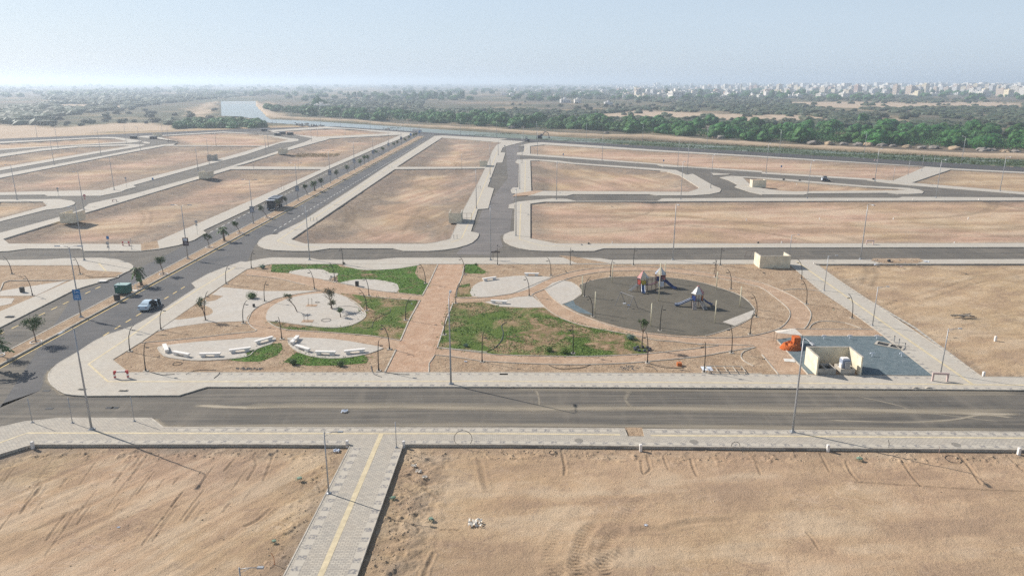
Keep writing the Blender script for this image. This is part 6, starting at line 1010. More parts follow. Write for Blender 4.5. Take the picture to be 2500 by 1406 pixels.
def undergrowth():
    v = []; f = []; random.seed(12)
    for _ in range(4200):
        x = random.uniform(655, 2750); yb = np.interp(x, _bx, _by); yt = np.interp(x, _bx, _ty); t = random.random(); p = P(x, yb - .5 + (yt - yb) * t * .75)
        if vnoise(np.array([p.x / 22]), np.array([p.y / 22]), 31)[0] < .16 + .3 * t: continue
        leaf_cloud(v, f, (p.x, p.y, 1.3), 4.2, 24, .75, .6, .4)
    for _ in range(260): p = P(random.uniform(432, 645), random.uniform(296, 313)); leaf_cloud(v, f, (p.x, p.y, .8), 3.5, 22, .75, .6, .5)
    link('undergrowth', mesh('undergrowth', v, f), M_BELT)['kind'] = 'stuff'
undergrowth()
def mass():
    rs = np.random.default_rng(3); V = []; Fs = []; o = 0
    base = []
    for k in range(5):
        bm = bmesh.new(); bmesh.ops.create_icosphere(bm, subdivisions=1, radius=1); co = np.array([q.co[:] for q in bm.verts]) * (0.7 + .6 * rs.random((len(bm.verts), 1))); base.append((co, np.array([[w_.index for w_ in q.verts] for q in bm.faces]))); bm.free()
    for _ in range(17000):
        x = rs.uniform(-120, 2650); y = 222 + 92 * rs.random() ** 1.5; lim = np.interp(x, [-120, 0, 430, 540, 640, 660], [318, 303, 306, 284, 262, 266]) if x < 660 else np.interp(x, _bx, _ty) + 2
        if y > lim or (525 < x < 660 and y > 240) or not bush_ok(x, y): continue
        p = P(x, y); D = p.y
        if vnoise(np.array([p.x / (40 + D * .05)]), np.array([p.y / (60 + D * .12)]), 2)[0] < (.33 if x > 660 else .25): continue
        s = rs.uniform(1.5, 4.2) * (1 + D / 3000) * (1.5 if x < 530 else 1); co, fc = base[rs.integers(5)]; a = rs.uniform(0, 6.28); c_, s_ = math.cos(a), math.sin(a); q = co * [s * rs.uniform(.9, 1.7), s, s * .55]; q = np.stack([q[:, 0] * c_ - q[:, 1] * s_ + p.x, q[:, 0] * s_ + q[:, 1] * c_ + p.y, q[:, 2] + s * .25 - .3], 1); V.append(q); Fs.append(fc + o); o += len(q)
    me = mesh('scrub', np.concatenate(V).tolist(), np.concatenate(Fs).tolist()); link('scrub', me, M_SCRUB)['kind'] = 'stuff'
mass()
# tall dark trees in the middle distance
random.seed(21); tall = [(849, 237, 1.0), (866, 238, 1.1), (880, 238, 1.2), (778, 262, 1.3), (770, 263, 1.0), (792, 262, 1.0), (974, 231, 1), (988, 231, .9), (1012, 240, 1.2), (1030, 241, 1.3), (1046, 242, 1.2), (1063, 241, 1.3), (1080, 240, 1.2), (1098, 238, 1.2), (1126, 241, 1.5), (1038, 228, 1.1), (1250, 222, 1.3), (1325, 232, 1.2), (1340, 232, 1.3), (1400, 236, 1.1), (1420, 236, 1.0), (1560, 230, 1.2), (1575, 230, 1.3), (1590, 231, 1.2), (1628, 232, 1.5), (1640, 233, 1.2), (1710, 236, 1.5), (1745, 232, 1.0), (1790, 236, 1.1),
    (1885, 238, 1.4), (1900, 238, 1.3), (1925, 237, 1.4), (1945, 238, 1.3), (1960, 237, 1.5), (2150, 226, 1.3), (2170, 227, 1.4), (2200, 231, 1.1), (2250, 231, 1.3), (2275, 232, 1.3), (2300, 231, 1.2), (2370, 240, 1.1), (2120, 238, .9), (2105, 300, .8), (600, 232, 1.0), (660, 230, .9), (705, 236, .9), (722, 235, .8)]
for x, y, s in tall:
    p = P(x, y); o = link('shade_tree', BELT[random.randrange(6)]); o.location = (p.x, p.y, 0); o.rotation_euler = (0, 0, random.uniform(0, 6)); o.scale = (s, s, s * 1.9); tag(o, 'tall dark tree among the distant low houses', 'tree', 'tall dark trees in the middle distance')
# trees of the median and the park
def small_tree(b, crown, r, label, mat=M_LEAF, n=420, group='young trees on the avenue median', ring=True, z=.2, leaf=.16, name='young_tree'):
    h, dx = above(b, crown, z); c = Vector((dx, 0, h)); o = thing(name, P(*b, z), label, 'tree', group); m = MB(); m.tube([(0, 0, 0), (dx * .25, .05, h * .35), (dx * .6, -.03, h * .62), (dx * .9, 0, h * .85)], [.09, .075, .06, .04], 7)
    for k in range(5): a = k * 1.256 + random.random(); q = Vector((dx * .6, 0, h * .6)); m.tube([q, q.lerp(c, .5) + Vector((math.cos(a) * r * .35, math.sin(a) * r * .35, 0)), c + Vector((math.cos(a) * r * .75, math.sin(a) * r * .75, random.uniform(-.1, .4) * r))], [.04, .028, .012], 5)
    m.build('trunk', M_TRUNK, o); v = []; f = []
    for k in range(9): a = random.uniform(0, 6.28); q = random.uniform(.05, .55) * r; leaf_cloud(v, f, c + Vector((math.cos(a) * q, math.sin(a) * q, random.uniform(-.3, .4) * r)), r * random.uniform(.38, .58), int(n * 1.5) // 9, leaf * 1.1, .8, .15)
    link('crown', mesh('crown', v, f), mat, o)
    if ring: m = MB(); m.tube([(.75 * math.cos(a), .75 * math.sin(a), .05) for a in np.linspace(0, 6.283, 17)], .07, 6, False); m.build('tree_ring', M_WHITE, o)
def palm(b, crown, r, label, dead=False, z=.2):
    h, dx = above(b, crown, z); o = thing('palm_tree', P(*b, z), label, 'palm', 'palms on the avenue median'); m = MB(); m.tube([(0, 0, 0), (dx * .3, 0, h * .4), (dx, 0, h)], [.28, .22, .2], 9); m.build('trunk', M_TRUNK, o); n = 26
    for k in range(n):
        a = k * 2.4; el = random.uniform(-.2, 1.2) if not dead else random.uniform(-1.0, .9); L = r * random.uniform(.8, 1.15); pts = []
        for t in np.linspace(0, 1, 6): rr = L * t * math.cos(el * (1 - .3 * t)); zz = L * (math.sin(el) * t - .75 * t * t); pts.append(Vector((dx + math.cos(a) * rr, math.sin(a) * rr, h + zz)))
        m = MB(); s = Vector((-math.sin(a), math.cos(a), 0))
        for i in range(5):
            w0 = .10 + .2 * math.sin(math.pi * i / 5.2); 
            for g in (-1, 1): m.add([pts[i], pts[i + 1], pts[i + 1] + s * g * w0 + Vector((0, 0, -.10)), pts[i].lerp(pts[i + 1], .4) + s * g * w0 + Vector((0, 0, -.12))], [(0, 1, 2, 3)])
        m.build('frond', M_LEAFD if dead and k % 2 else M_LEAF, o)
random.seed(33)
small_tree((88, 835), (77, 791), 1.75, 'leafy young tree on the median, nearest to the bottom left, in a white ring', n=900)
small_tree((-4, 868), (-14, 822), 1.8, 'young tree cut by the left edge of the picture', n=700); palm((-12, 902), (-22, 838), 2.2, 'palm just outside the left edge whose shadow falls on the road')
palm((345.6, 696), (334, 655), 1.45, 'leaning half-dead palm beside the green cabin', True); small_tree((399, 669), (388, 633), 1.35, 'leafy young tree in a white ring right of the leaning palm', n=700); palm((548, 588), (543, 559), 1.5, 'green palm on the median before the dump truck, between two trees')
for (b, c, r), l in zip([((511, 604), (505, 578), 1.2), ((586, 569), (574, 546), 1.2), ((652.5, 531), (637, 508), 1.3)], ['left of the green palm', 'right of the green palm', 'beside the truck\'s bumper, bent to the left']): small_tree(b, c, r, 'young median tree ' + l, n=420)
small_tree((673, 517), (677, 494), 1.4, 'dry dark tree standing in front of the dump truck', M_LEAFD, 420, ring=False); small_tree((701, 505), (696, 484), 1.3, 'dry dark tree right behind the dump truck\'s cab', M_LEAFD, 420)
palm((769, 466.7), (765, 445), 1.6, 'green palm on the median beyond the dump truck')
for i, (b, c) in enumerate([((751, 475.7), (743, 456)), ((786, 458), (782, 441)), ((825, 437), (820, 421)), ((850, 424.5), (846, 409)), ((881.6, 406.6), (879, 394)), ((890.6, 402.7), (889, 385)), ((901, 399), (897, 384)), ((934, 379), (917, 370)), ((936, 377), (934, 363)), ((965, 362), (961, 352)), ((971, 358), (970, 347)), ((994, 347.7), (989, 341)), ((999, 345), (998, 335)), ((1012, 338), (1011, 329)), ((1017, 335), (1016, 327))]):
    small_tree(b, c, 1.5, 'young median tree beyond the dump truck, %s counted towards the canal' % ORD[i], n=180, leaf=.28, ring=i < 4)
small_tree((502, 781.6), (490, 738), 1.3, 'sparse sapling on the left plaza beside a bent lamp', n=260, group='park saplings', ring=False, z=.15); small_tree((725.4, 761), (703, 725), 1.0, 'thin sapling leaning left on the tear-shaped plaza', n=170, group='park saplings', ring=False, z=.15)
small_tree((811, 755), (803, 718), 1.7, 'tall loose sapling at the middle of the tear-shaped plaza', M_LEAFD, 420, 'park saplings', False, .15); small_tree((808, 752), (811, 738), 1.1, 'low bushy sapling at the middle of the tear-shaped plaza', M_LEAFD, 240, 'park saplings', False, .15); small_tree((831.7, 774), (829, 757), .75, 'small sapling at the right of the tear-shaped plaza', n=200, group='park saplings', ring=False, z=.15)
small_tree((1567, 850), (1572, 787), 1.1, 'tall pale green sapling tied at the end of the big lawn', n=260, group='park saplings', ring=False, z=.15)
def shrub(px, r, label, mat, n=260, z=.15, leaf=.13, fl=.7):
    v = []; f = []; leaf_cloud(v, f, (0, 0, r * fl * .7), r, n, leaf, fl, .2); blob(v, f, (0, 0, r * .4), r * .7, fl, 3, 1); o = link('shrub', mesh('shrub', v, f), mat); o.location = P(*px, z); tag(o, label, 'shrub', 'park shrubs')
M_SILVER = m_leaf('leaf_silver', (.16, .24, .17), (.24, .32, .24), (.09, .14, .09))
shrub((615, 728), 1.15, 'round dark green shrub on the left plaza', M_LEAF, 700); shrub((1539, 828), .85, 'silvery green round bush at the big lawn\'s right end', M_SILVER, 400); shrub((716, 889), .8, 'low green cushion shrub under the bench plazas, left one', M_LEAF, 240); shrub((831, 893), .8, 'low green cushion shrub under the bench plazas, right one', M_LEAF, 240)
shrub((641, 655), .9, 'grey-green cushion shrub at the top left lawn', M_SILVER, 240); shrub((1378, 862), .8, 'tall grass tuft at the lower edge of the big lawn', M_BLADE, 400); shrub((1340, 857), .7, 'grass tuft left of the lawn lamp', M_BLADE, 300)
shrub((1162, 647), .4, 'tiny plant above the soil walk\'s right side', M_LEAF, 120); shrub((839, 645), .45, 'small dry plant at the lamp foot above the top left lawn', M_LEAFD, 120); shrub((1137, 846), .5, 'agave-like plant at the big lawn\'s left corner', M_SILVER, 160)
for px, l, r in [((731, 1170), 'left lot near the crossing walk', .45), ((669, 1322), 'left lot lower right', .3), ((960, 1217), 'right lot beside the crossing walk', .4), ((1052, 1268), 'right lot beside the lamp shadow', .35), ((2098, 1122), 'near right lot below the pavement', .5), ((2035, 759), 'park soil left of the slanting walk', .45)]: shrub(px, r, 'small green weed patch, ' + l, M_SILVER, 110, -.1, .09, .25)
for px, r_ in [((1560, 850), .5), ((1577, 850), .45)]: pass
o = thing('stone_ring', P(1568, 853, .14), 'ring of dark blocks round the tied sapling', 'stones'); m = MB()
for k in range(9): a = k * .7; q = (math.cos(a) * 1.1, math.sin(a) * .8); m.box(q[0] - .22, q[1] - .18, 0, q[0] + .22, q[1] + .18, .3, .05, .05)
m.build('block', simple('dark_block', (.07, .075, .085), .8), o)
for px, l in [((761, 745.8), 'upper one'), ((751, 784), 'lower one')]:
    o = thing('planting_stakes', P(*px, .15), 'empty tree pit with stakes on the tear-shaped plaza, ' + l, 'stakes'); m = MB()
    for x_ in (-.55, .05): m.tube([(x_, 0, 0), (x_ + .05, 0, 1.3)], .035, 5)
    m.build('stake', M_TRUNK, o); m = MB(); m.box(-.9, -.6, 0, .9, .6, .02); m.build('pit', M_PATHSOIL, o)
def yellow_patch():
    v = []; f = []
    for _ in range(420): x = random.uniform(-1, 1); y = random.uniform(-1, 1); leaf_cloud(v, f, (x * 13, y * 9, .2), .9, 8, .3, .4, .1)
    o = link('dry_grass', mesh('dry_grass', v, f), m_leaf('straw', (.34, .27, .12), (.42, .33, .16), (.25, .19, .09))); o.location = P(768, 380, -1.2); o['kind'] = 'stuff'
yellow_patch()
# reeds along the canal
def reeds():
    v = []; f = []; random.seed(8)
    for x, y, r, n in [(x_, 349 + (x_ - 1800) * .054 + dy_, 8, 60) for x_ in range(1500, 2700, 42) for dy_ in (6, 14)] + [(1240, 326, 6, 60), (1330, 340, 4, 30), (1430, 342, 9, 90), (1600, 354, 7, 60), (1645, 357, 8, 80), (1710, 360, 6, 50), (1860, 368, 5, 50), (1995, 379, 8, 100), (2035, 381, 6, 60), (2200, 388, 9, 110), (2215, 390, 6, 80), (2150, 384, 7, 70), (1175, 329, 8, 60), (960, 312, 5, 40), (1560, 350, 8, 60), (2300, 392, 12, 90), (2440, 400, 12, 90), (2380, 396, 8, 70)]:
        p = P(x, y); 
        for _ in range(n): a = random.uniform(0, 6.28); q = random.random() ** .5 * r; leaf_cloud(v, f, (p.x + math.cos(a) * q * 1.6, p.y + math.sin(a) * q * .8, -.5), .9, 5, .5, .9, .2)
    link('reeds', mesh('reeds', v, f), M_LEAF)['kind'] = 'stuff'
reeds()
# ================================================================== THE TOWN ON THE HORIZON
M_WIN = simple('window_dark', (.10, .11, .13), .3)
WALLS = [simple('town_wall', c, .85, var=.08, scale=.1) for c in ((.66, .58, .47), (.70, .66, .60), (.58, .47, .38), (.62, .60, .58), (.50, .36, .30), (.72, .62, .44))]
def block_mesh(i, w_, d_, n, mat):
    m = MB(); h = 3.3 * n; m.box(-w_, -d_, 0, w_, d_, h); m.box(-w_ - .15, -d_ - .15, h, w_ + .15, d_ + .15, h + .9, 0, 0); m.box(-w_ * .3, -d_ * .2, h + .9, w_ * .25, d_ * .4, h + 3.6); m.box(-w_ * .8, d_ * .1, h + .9, -w_ * .5, d_ * .4, h + 2.2); m.k = 1; nw = max(2, int(w_ * 2 / 3.6)); nd = max(2, int(d_ * 2 / 3.6))
    for fl in range(n):
        z = fl * 3.3 + 1.1
        for k in range(nw): x = -w_ + (k + .5) * 2 * w_ / nw; m.box(x - .75, -d_ - .06, z, x + .75, -d_ + .1, z + 1.5)
        for k in range(nd): y = -d_ + (k + .5) * 2 * d_ / nd; m.box(-w_ - .06, y - .7, z, -w_ + .1, y + .7, z + 1.5); m.box(w_ - .1, y - .7, z, w_ + .06, y + .7, z + 1.5)
    me = m.mesh('apartment_block'); me.materials.append(mat); me.materials.append(M_WIN); return me
random.seed(77); BL = [block_mesh(i, random.uniform(7, 13), random.uniform(6, 11), [6, 7, 8, 7, 6, 8, 7, 5][i % 8], WALLS[i % 6]) for i in range(10)]; LOWH = [block_mesh(20 + i, random.uniform(6, 13), random.uniform(5, 8), 1 + (i % 3 == 0), WALLS[[1, 0, 3, 1][i % 4]]) for i in range(5)]
tn = 0; placed2 = []
rows_ = [(lambda x: 235 - (2500 - x) * .014, 22, .9), (lambda x: 229 - (2500 - x) * .010, 17, .8), (lambda x: 225 - (2500 - x) * .008, 13, .72)]
for ri, (fy, step, sc) in enumerate(rows_):
    x = 1905 + ri * -110
    while x < 2640 and tn < 150:
        x += step * random.uniform(.75, 1.7); 
        if ri == 0 and random.random() < .25: continue
        p = P(x, fy(x) + random.uniform(-.8, .8)); o = link('apartment_block', BL[random.randrange(10)]); s = random.uniform(.75, 1.05); o.location = p; o.rotation_euler = (0, 0, R(random.choice([20, 24, 28, 115]))); o.scale = (s, s, s * sc * 1.3 * (1 + .14 * (x > 2200)) * random.uniform(.6, 1.2)); tn += 1
        tag(o, 'distant cream apartment block on the %s row of the hazy town' % ['front', 'second', 'third'][ri], 'building', 'apartment blocks of the town, %s row' % ['front', 'second', 'third'][ri])
ln = 0
for _ in range(900):
    if ln >= 150: break
    x = random.uniform(1230, 2350); y = random.uniform(214, 243) 
    if y > 243 - abs(x - 1650) * .012 or (x > 1980 and y < 229): continue
    if random.random() > (x - 1100) / 500: continue
    p = P(x, y)
    if any(abs(a - x) < 9 and abs(b - y) < 1.6 for a, b in placed2): continue
    placed2.append((x, y)); o = link('low_house', LOWH[random.randrange(5)]); s = random.uniform(.7, 1.3); o.location = p; o.rotation_euler = (0, 0, R(random.choice([5, 20, 100, -10]))); o.scale = (s, s, s * random.uniform(.8, 1.15)); ln += 1; tag(o, 'low pale house among the dark trees before the town', 'house', 'low houses before the town')
random.seed(14)
for i_ in range(46):
    x = random.uniform(1480, 2560); y = 225 + 9 * random.random() + (x - 1500) * .003; s = random.uniform(.55, .85); o = link('apartment_block', BL[random.randrange(10)]); o.location = P(x, y); o.rotation_euler = (0, 0, R(random.choice([15, 25, 100]))); o.scale = (s, s, s * random.uniform(.5, .95)); tag(o, 'middling pale block standing among the trees before the town', 'building', 'middling blocks among the trees')
for x, y, s, l in [(1380, 251, 1.25, 'white two-storey farmhouse beyond the green belt'), (1410, 252, .8, 'small annexe right of the white farmhouse'), (1485, 256, .9, 'long low pale building beyond the green belt'), (785, 264, 1.1, 'small pale hut among trees left of centre'), (1110, 244, 1.0, 'low pale shed under the tall trees'), (1575, 243, 1.7, 'white compound with wall before the town, left part'), (1650, 243, 2.0, 'white long compound before the town, right part'), (1438, 236, 1.2, 'pale villa left of the minaret'), (2060, 240, 1.3, 'white low house at the dark grove'), (2160, 232, 1.5, 'long white house at the right grove'), (2400, 237, 1.6, 'white long house at the foot of the right blocks')]:
    o = link('low_house', LOWH[random.randrange(5)]); o.location = P(x, y); o.rotation_euler = (0, 0, R(8)); o.scale = (s, s, s * 1.1); tag(o, l, 'house')
def far_town():
    rs = np.random.default_rng(9); m = MB(); 
    for _ in range(1500):
        u = rs.random(); x = 700 + 1950 * u ** .55; y = rs.uniform(205, 216 + 6 * (x > 1700)); p = P(x, y)
        if p.y > 9000: continue
        w_ = rs.uniform(7, 20); h = rs.uniform(4, 10) + (rs.uniform(5, 26) if rs.random() < (x - 1500) / 1600 else 0); m.box(p.x - w_, p.y - w_, 0, p.x + w_, p.y + w_, h)
    m.build('far_town', WALLS[1])['kind'] = 'stuff'
far_town()
def far_trees():
    rs = np.random.default_rng(19); m = []; f = []; random.seed(4)
    for _ in range(1500):
        x = rs.uniform(-100, 2600); y = rs.uniform(206, 246 if x > 700 else 238); p = P(x, y)
        if p.y > 7000 or (500 < x < 660 and y > 236): continue
        if vnoise(np.array([x / 60]), np.array([y / 3]), 5)[0] < .45: continue
        s = rs.uniform(4, 8) * (1 + p.y / 5000); blob(m, f, (p.x, p.y, s * .45), s * 1.3, .6, rs.random() * 9, 1)
    link('far_trees', mesh('far_trees', m, f), M_BELT)['kind'] = 'stuff'
far_trees()
for x, yb, yt, wd, l in [(1758, 216, 178, 1.6, 'tall thin communications mast left of the town'), (1982, 214, 184, 1.0, 'thin mast above the town, left one'), (1993, 214, 188, 1.0, 'thin mast above the town, right one'), (1310, 214, 193, 1.0, 'thin far mast left of the low houses'), (1522, 240, 224, 2.2, 'white minaret among the low houses'), (1808, 228, 206, 3.0, 'pale tower house behind the white compound')]:
    h, dx = above((x, yb), (x, yt)); p = P(x, yb); o = thing('mast' if wd < 2 else 'minaret', p, l, 'mast' if wd < 2 else 'tower'); h = min(h, 70); m = MB(); m.tube([(0, 0, 0), (0, 0, h * .9), (0, 0, h)], [wd, wd * .8, wd * .2], 8); m.build('shaft', M_GALV if wd < 2 else WALLS[1], o)
    m = MB(); m.tube([(0, 0, h * .72), (0, 0, h * .75)], wd * 1.5, 8); m.build('gallery', M_GALV if wd < 2 else WALLS[1], o)
# ================================================================== RUBBLE, HOSES, LITTER
def rocks(name, spots, mat, seed):
    rs = np.random.default_rng(seed); V = []; Fs = []; o = 0; fc = np.array([(0, 2, 4), (2, 1, 4), (1, 3, 4), (3, 0, 4), (2, 0, 5), (1, 2, 5), (3, 1, 5), (0, 3, 5)]); b = np.array([(1, 0, 0), (-1, 0, 0), (0, 1, 0), (0, -1, 0), (0, 0, 1), (0, 0, -1)], float)
    for x, y, z, s in spots: q = b * (.6 + .8 * rs.random((6, 1))) * [s * rs.uniform(.8, 1.5), s, s * .7]; a = rs.uniform(0, 6.28); q = np.stack([q[:, 0] * math.cos(a) - q[:, 1] * math.sin(a) + x, q[:, 0] * math.sin(a) + q[:, 1] * math.cos(a) + y, q[:, 2] + z], 1); V.append(q); Fs.append(fc + o); o += 6
    l = link(name, mesh(name, np.concatenate(V).tolist(), np.concatenate(Fs).tolist()), mat); l['kind'] = 'stuff'
def scatter(poly_px, n, s0, s1, z=None, edge=None):
    pl = g2(poly_px); a = np.array(pl); out = []; x = rng.uniform(a[:, 0].min(), a[:, 0].max(), n * 3); y = rng.uniform(a[:, 1].min(), a[:, 1].max(), n * 3); ins, d = inside_dist(x, y, pl); x, y = x[ins][:n], y[ins][:n]; zz = terrain(x, y)[0] if z is None else np.full(x.shape, z); s = s0 + (s1 - s0) * rng.random(len(x)) ** 4; return [(a_, b_, c_, e_) for a_, b_, c_, e_ in zip(x, y, zz, s)]
M_CLOD = simple('clods', (.36, .27, .18), .95, var=.35, scale=2); M_RUB = simple('rubble', (.22, .195, .17), .9, var=.3, scale=3)
sp = scatter(Q('-', (984, 1090), (1860, 1097), (2500, 1103), (2600, 1130), (1900, 1125), (1200, 1120), (980, 1112)), 750, .03, .16) + scatter(Q('-', (60, 1092), (850, 1090), (840, 1115), (70, 1125), (0, 1130)), 420, .03, .13) + scatter(Q('-', (984, 1092), (1060, 1110), (1010, 1290), (980, 1406), (880, 1406)), 900, .02, .13) + scatter(Q('-', (850, 1092), (790, 1100), (610, 1406), (690, 1406)), 450, .02, .10) + scatter(Q('-', (0, 1130), (860, 1100), (690, 1406), (0, 1406)), 420, .02, .10) + scatter(Q('-', (980, 1110), (2500, 1110), (2500, 1406), (880, 1406)), 600, .02, .08)
rocks('clods', sp, M_CLOD, 1)
sp = scatter(Q('-', (290, 880), (310, 905), (920, 907), (935, 850), (600, 890), (340, 850)), 160, .03, .12, .13) + scatter(Q('-', (1070, 880), (1050, 907), (1900, 912), (1800, 880), (1300, 890)), 320, .03, .14, .13) + scatter(Q('-', (1640, 650), (1900, 665), (1950, 690), (1780, 700), (1500, 660)), 260, .03, .15, .14) + scatter(Q('-', (1990, 650), (2090, 705), (2300, 850), (2380, 905), (2420, 900), (2180, 730), (2080, 655)), 380, .03, .16) + scatter(Q('-', (2060, 648), (2500, 650), (2500, 910), (2420, 912), (2200, 720)), 260, .03, .12) + scatter(Q('-', (1880, 690), (1960, 650), (2130, 800), (1990, 800), (1960, 720)), 200, .03, .12, .13)
rocks('soil_lumps', sp, M_CLOD, 2)
sp = scatter(Q('h', (1080, 530), (1500, 530), (1520, 590), (1000, 590)), 110, .05, .3, .15) + scatter(Q('f', (790, 690), (880, 690), (880, 745), (800, 740)), 60, .05, .22, .16) + scatter(Q('e', (2200, 700 + 0), (2210, 701), (2212, 705)), 2, .05, .1, .1) + scatter(Q('k', (1130, 380), (1330, 380), (1330, 425), (1130, 420)), 90, .05, .16, .14) + scatter(Q('i', (2250, 400), (2500, 400), 'j', (180, 405), (180, 420), 'i', (2250, 420)), 130, .05, .2, .14) + scatter(Q('h', (0, 570), (60, 560), (60, 545)), 3, .05, .1, .14)
sp += scatter(Q('b', (470, 470), (760, 490), (760, 515), (500, 510)), 60, .5, 2.2, 0) + scatter(Q('b', (1300, 520), (1500, 540), (1400, 555)), 30, .4, 1.6, 0)
rocks('rubble', sp, M_RUB, 3)
heaps = []; random.seed(2)
for i, (x, y) in enumerate([(1000, 294), (1250, 312), (1480, 325), (1745, 336), (1760, 337), (1985, 350), (2025, 351), (2060, 352), (2095, 354), (2120, 354), (2155, 356), (2180, 357), (2215, 359), (2250, 361), (2280, 361), (2330, 364), (2400, 368), (2420, 368), (2455, 371), (2480, 371)]):
    v = []; f = []; blob(v, f, (0, 0, 0), random.uniform(2.2, 4.0), .5, i, 3); o = link('rubble_heap', mesh('rubble_heap', v, f), M_RUB if i % 3 else M_CLOD); o.location = P(x, y, 0); tag(o, 'grey rubble heap at the foot of the green belt beyond the canal', 'rubble heap', 'rubble heaps along the far canal bank')
def hose(name, *seg, r=.035, z=.17, label='', arc=0, cat='hose'):
    px = smooth(Q(*seg), 5); pts = [P(x, y, z) for x, y in px]; n = len(pts)
    pts = [p + Vector((0, 0, arc * math.sin(math.pi * i / (n - 1)))) for i, p in enumerate(pts)]; m = MB(); m.tube(pts, r, 5); o = m.build(name, M_BLACK); tag(o, label, cat)
hose('hose', 'f', (2490, 1118), (2440, 1150), (2455, 1220), (2440, 1290), (2380, 1360), (2300, 1398), r=.06, label='thick black hose curling over the big lawn')
hose('hose', 'f', (1085, 1150), (1130, 1175), (1200, 1165), (1220, 1110), (1290, 1060), (1370, 1030), (1380, 990), label='thin hose on the lawn beside the tear-shaped plaza')
hose('hose', 'f', (880, 970), (1000, 968), (1080, 985), (1095, 1010), (1020, 1040), (930, 1062), label='hose loop on the right of the tear-shaped plaza'); hose('hose', 'j', (1195, 365), (1205, 410), (1230, 445), (1295, 470), r=.07, label='bent black pipe sticking out at the near park edge')
hose('hose', 'j', (1320, 425), (1450, 440), (1560, 446), z=.2, label='black hose lying along the near pavement edge'); hose('hose', 'i', (1450, 425), (1550, 448), (1665, 440), z=.2, label='black hose on the pavement at the left front corner'); hose('hose', 'i', (1770, 445), (1850, 410), (1950, 402), (2060, 402), label='black hose in the near left park soil'); hose('hose', 'i', (2040, 480), (2080, 450), (2095, 425), z=.2, label='short black hose stub on the near pavement')
hose('hose', 'k', (470, 355), (560, 388), (680, 388), (800, 375), (865, 350), label='thin hose below the long soil path'); hose('hose', 'k', (1440, 345), (1560, 375), (1660, 382), (1760, 380), label='thin hose right of the tied saplings'); hose('hose', 'k', (1390, 365), (1460, 375), (1500, 410), label='short hose below the long soil path')
hose('hose', 'l', (360, 120), (470, 200), (495, 290), (480, 400), z=.3, arc=1.2, r=.05, label='black cable arching beside the open cream enclosure'); hose('hose', 'zz'[:0] or 'j', (500, 100), (560, 130), (600, 170), z=.17, label='hose on the right bench plaza') if False else None
def ring(px, r, label, up=False, z=.17):
    o = thing('hose_loop', P(*px, z), label, 'hose'); m = MB(); m.tube([(r * math.cos(a), 0 if up else r * math.sin(a), r + r * math.sin(a) if up else .03) for a in np.linspace(0, 6.2, 20)], .03, 5, False); m.build('loop', M_BLACK, o)
ring((796, 781.5), .75, 'hose loop lying near the lower edge of the tear-shaped plaza'); ring((774.5, 738), .35, 'small ring on the tear-shaped plaza'); ring((1131, 1090), .95, 'black hose hoop standing at the near pavement edge', True, -.2); ring((1795, 1097), .45, 'black hose hoop at the near right lot edge', True, -.2); ring((2327, 1121), .75, 'hose ring lying in the near right lot', False, -.15); ring((1350, 1105), .4, 'small hose ring in the near right lot', False, -.15); ring((433, 888), .6, 'loose wire loop in the near left park soil', False, .14)
for px, l, hh in [((2168, 1100), 'thin bent rod at the near right lot edge', 1.3), ((2292, 1106), 'pink rod at the near right lot edge', .9), ((1328, 1104), 'thin stake at the near lot edge', .9), ((670, 1378), 'short orange-topped stake in the near left lot', 1.1)]:
    o = thing('stake', P(*px, -.2), l, 'stake'); m = MB(); m.tube([(0, 0, 0), (.02, 0, hh * .6), (-.15, 0, hh)], .025, 5); m.build('rod', M_PINK if 'pink' in l else (M_BLACK if 'orange' not in l else M_PORANGE), o)
for px, l in [((1413, 1075), 'left of the soil gap'), ((1694, 1078), 'right of the soil gap'), ((2334, 1085), 'near the right edge')]:
    p = P(*px, KZ); o = thing('manhole_cover', (p.x, p.y, KZ + .002), 'round manhole cover in the near pavement, ' + l, 'manhole cover', 'manhole covers'); m = MB(); m.tube([(0, 0, 0), (0, 0, .012)], .46, 20); m.build('cover', simple('cover', (.22, .2, .17), .8, var=.3, scale=12), o)
for i, px in enumerate([(118, 997), (265, 995), (278, 995), (110, 954)]):
    o = thing('drain_grate', P(px[0] + 3, px[1], .005), ['dark grate in the left junction', 'left one of two dark grates in the near street', 'right one of two dark grates in the near street', 'dark grate by the rounded kerb'][i], 'grate'); m = MB(); m.box(-.42, -.25, 0, .42, .25, .02); m.build('grate', M_BLACK, o)
def cloth_scrap(px, label, s, z, mat=None):
    v = []; f = []; n = 9
    for i in range(n):
        for j in range(n): v.append(((i / 8 - .5) * s, (j / 8 - .5) * s * .8, random.random() * s * .28))
    for i in range(n - 1):
        for j in range(n - 1):
            if random.random() < .8: a = i * n + j; f.append((a, a + n, a + n + 1, a + 1))
    p = P(*px, z); zz = z if z > -.05 else gz(p.x, p.y); o = link('litter', mesh('litter', v, f), mat or M_SWHITE); o.location = (p.x, p.y, zz + .01); tag(o, label, 'litter')
M_LIME = simple('lime', (.68, .63, .55), .9)
cloth_scrap((841, 1005), 'white plastic scrap lying on the near street', .75, .02); cloth_scrap((821, 1100), 'white plastic bag beside the near left marker post', .8, -.15); cloth_scrap((1160, 1278), 'whitish lime patch in the near right lot', 1.2, -.15, M_LIME); cloth_scrap((1577, 1280), 'pale scrap in the middle of the near right lot', .3, -.15); cloth_scrap((1010, 1140), 'upper end of the whitish lime streak', .6, -.15, M_LIME)
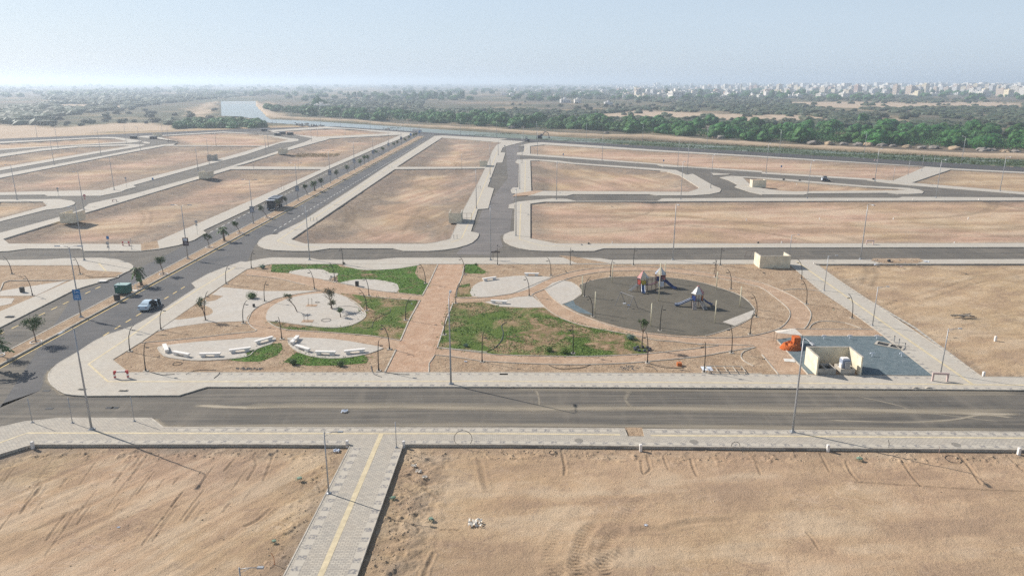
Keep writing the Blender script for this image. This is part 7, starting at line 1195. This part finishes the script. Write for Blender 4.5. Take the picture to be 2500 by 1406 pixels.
cloth_scrap((1022, 1152), 'middle of the whitish lime streak', .6, -.15, M_LIME); cloth_scrap((1037, 1168), 'lower end of the whitish lime streak', .5, -.15, M_LIME); cloth_scrap((2262, 640), 'white bag at the far edge of the right lot', .9, .15); cloth_scrap((2137, 647), 'white scrap at the far edge of the right lot', .7, .15); cloth_scrap((2200, 651), 'pinkish scrap at the far edge of the right lot', .6, .15, M_PINK); cloth_scrap((1137, 883), 'bluish scrap at the near right park soil', .4, .14)
cloth_scrap((2290, 1095), 'pale scrap near the right marker', .3, -.15); cloth_scrap((289, 1285), 'tiny white scrap in the near left lot', .25, -.15); cloth_scrap((1005, 742), 'white scrap on the lawn left of the soil walk', .3, .15)
o = thing('timber_pile', P(2352, 775, -.1), 'pile of grey poles and branches in the right lot', 'timber pile'); random.seed(3)
for k in range(22): a = random.uniform(-.35, .35); L = random.uniform(1.0, 2.6); c = Vector((random.uniform(-1.2, 1.0), random.uniform(-.5, .5), random.uniform(.05, .5))); d = Vector((math.cos(a), math.sin(a), random.uniform(-.12, .1))) * L / 2; m = MB(); m.tube([c - d, c + d], .05, 5); m.build('pole', M_CONC if k % 3 else M_TRUNK, o)
for px, l, s in [((249, 687), 'white slab stack on the left avenue pavement', 1.2), ((22, 774), 'dark slab pile at the left kerb', .9), ((197, 950), 'small paver scrap left of the tall lamp', .5), ((298, 953), 'small paver heap right of the tall lamp', .6), ((670, 571), 'dark slab at the tip of the kerb beyond the park', .7), ((2232, 947), 'small object on the near kerb, left one', .35), ((2263, 947), 'small object on the near kerb, right one', .35), ((1437, 596), 'black bundle on the far pavement, left', .6), ((1851, 594), 'black bundle on the far pavement, right', .6), ((2170, 639), 'black bundle at the torn pavement', .8), ((1913, 440), 'black ball-shaped bundle on the lane, left', 1.0), ((2132, 439), 'black ball-shaped bundle on the lane, right', 1.0), ((1952, 442), 'black ball-shaped bundle on the island', .9)]:
    black = 'black' in l; o = thing('bundle' if black else 'slab_pile', P(*px, KZ), l, 'bundle' if black else 'slabs'); m = MB()
    if black: v = []; f = []; blob(v, f, (0, 0, .25 * s), .5 * s, .9, 4, 2); m.add(v, f); m.build('body', M_BLACK, o)
    else:
        for k in range(3): m.box(-s * .6 + k * .1, -s * .35, k * .06, s * .6 + k * .12, s * .35, k * .06 + .05)
        m.build('slab', M_BLACK if 'dark' in l else (M_WHITE if 'white' in l else M_CONC), o)
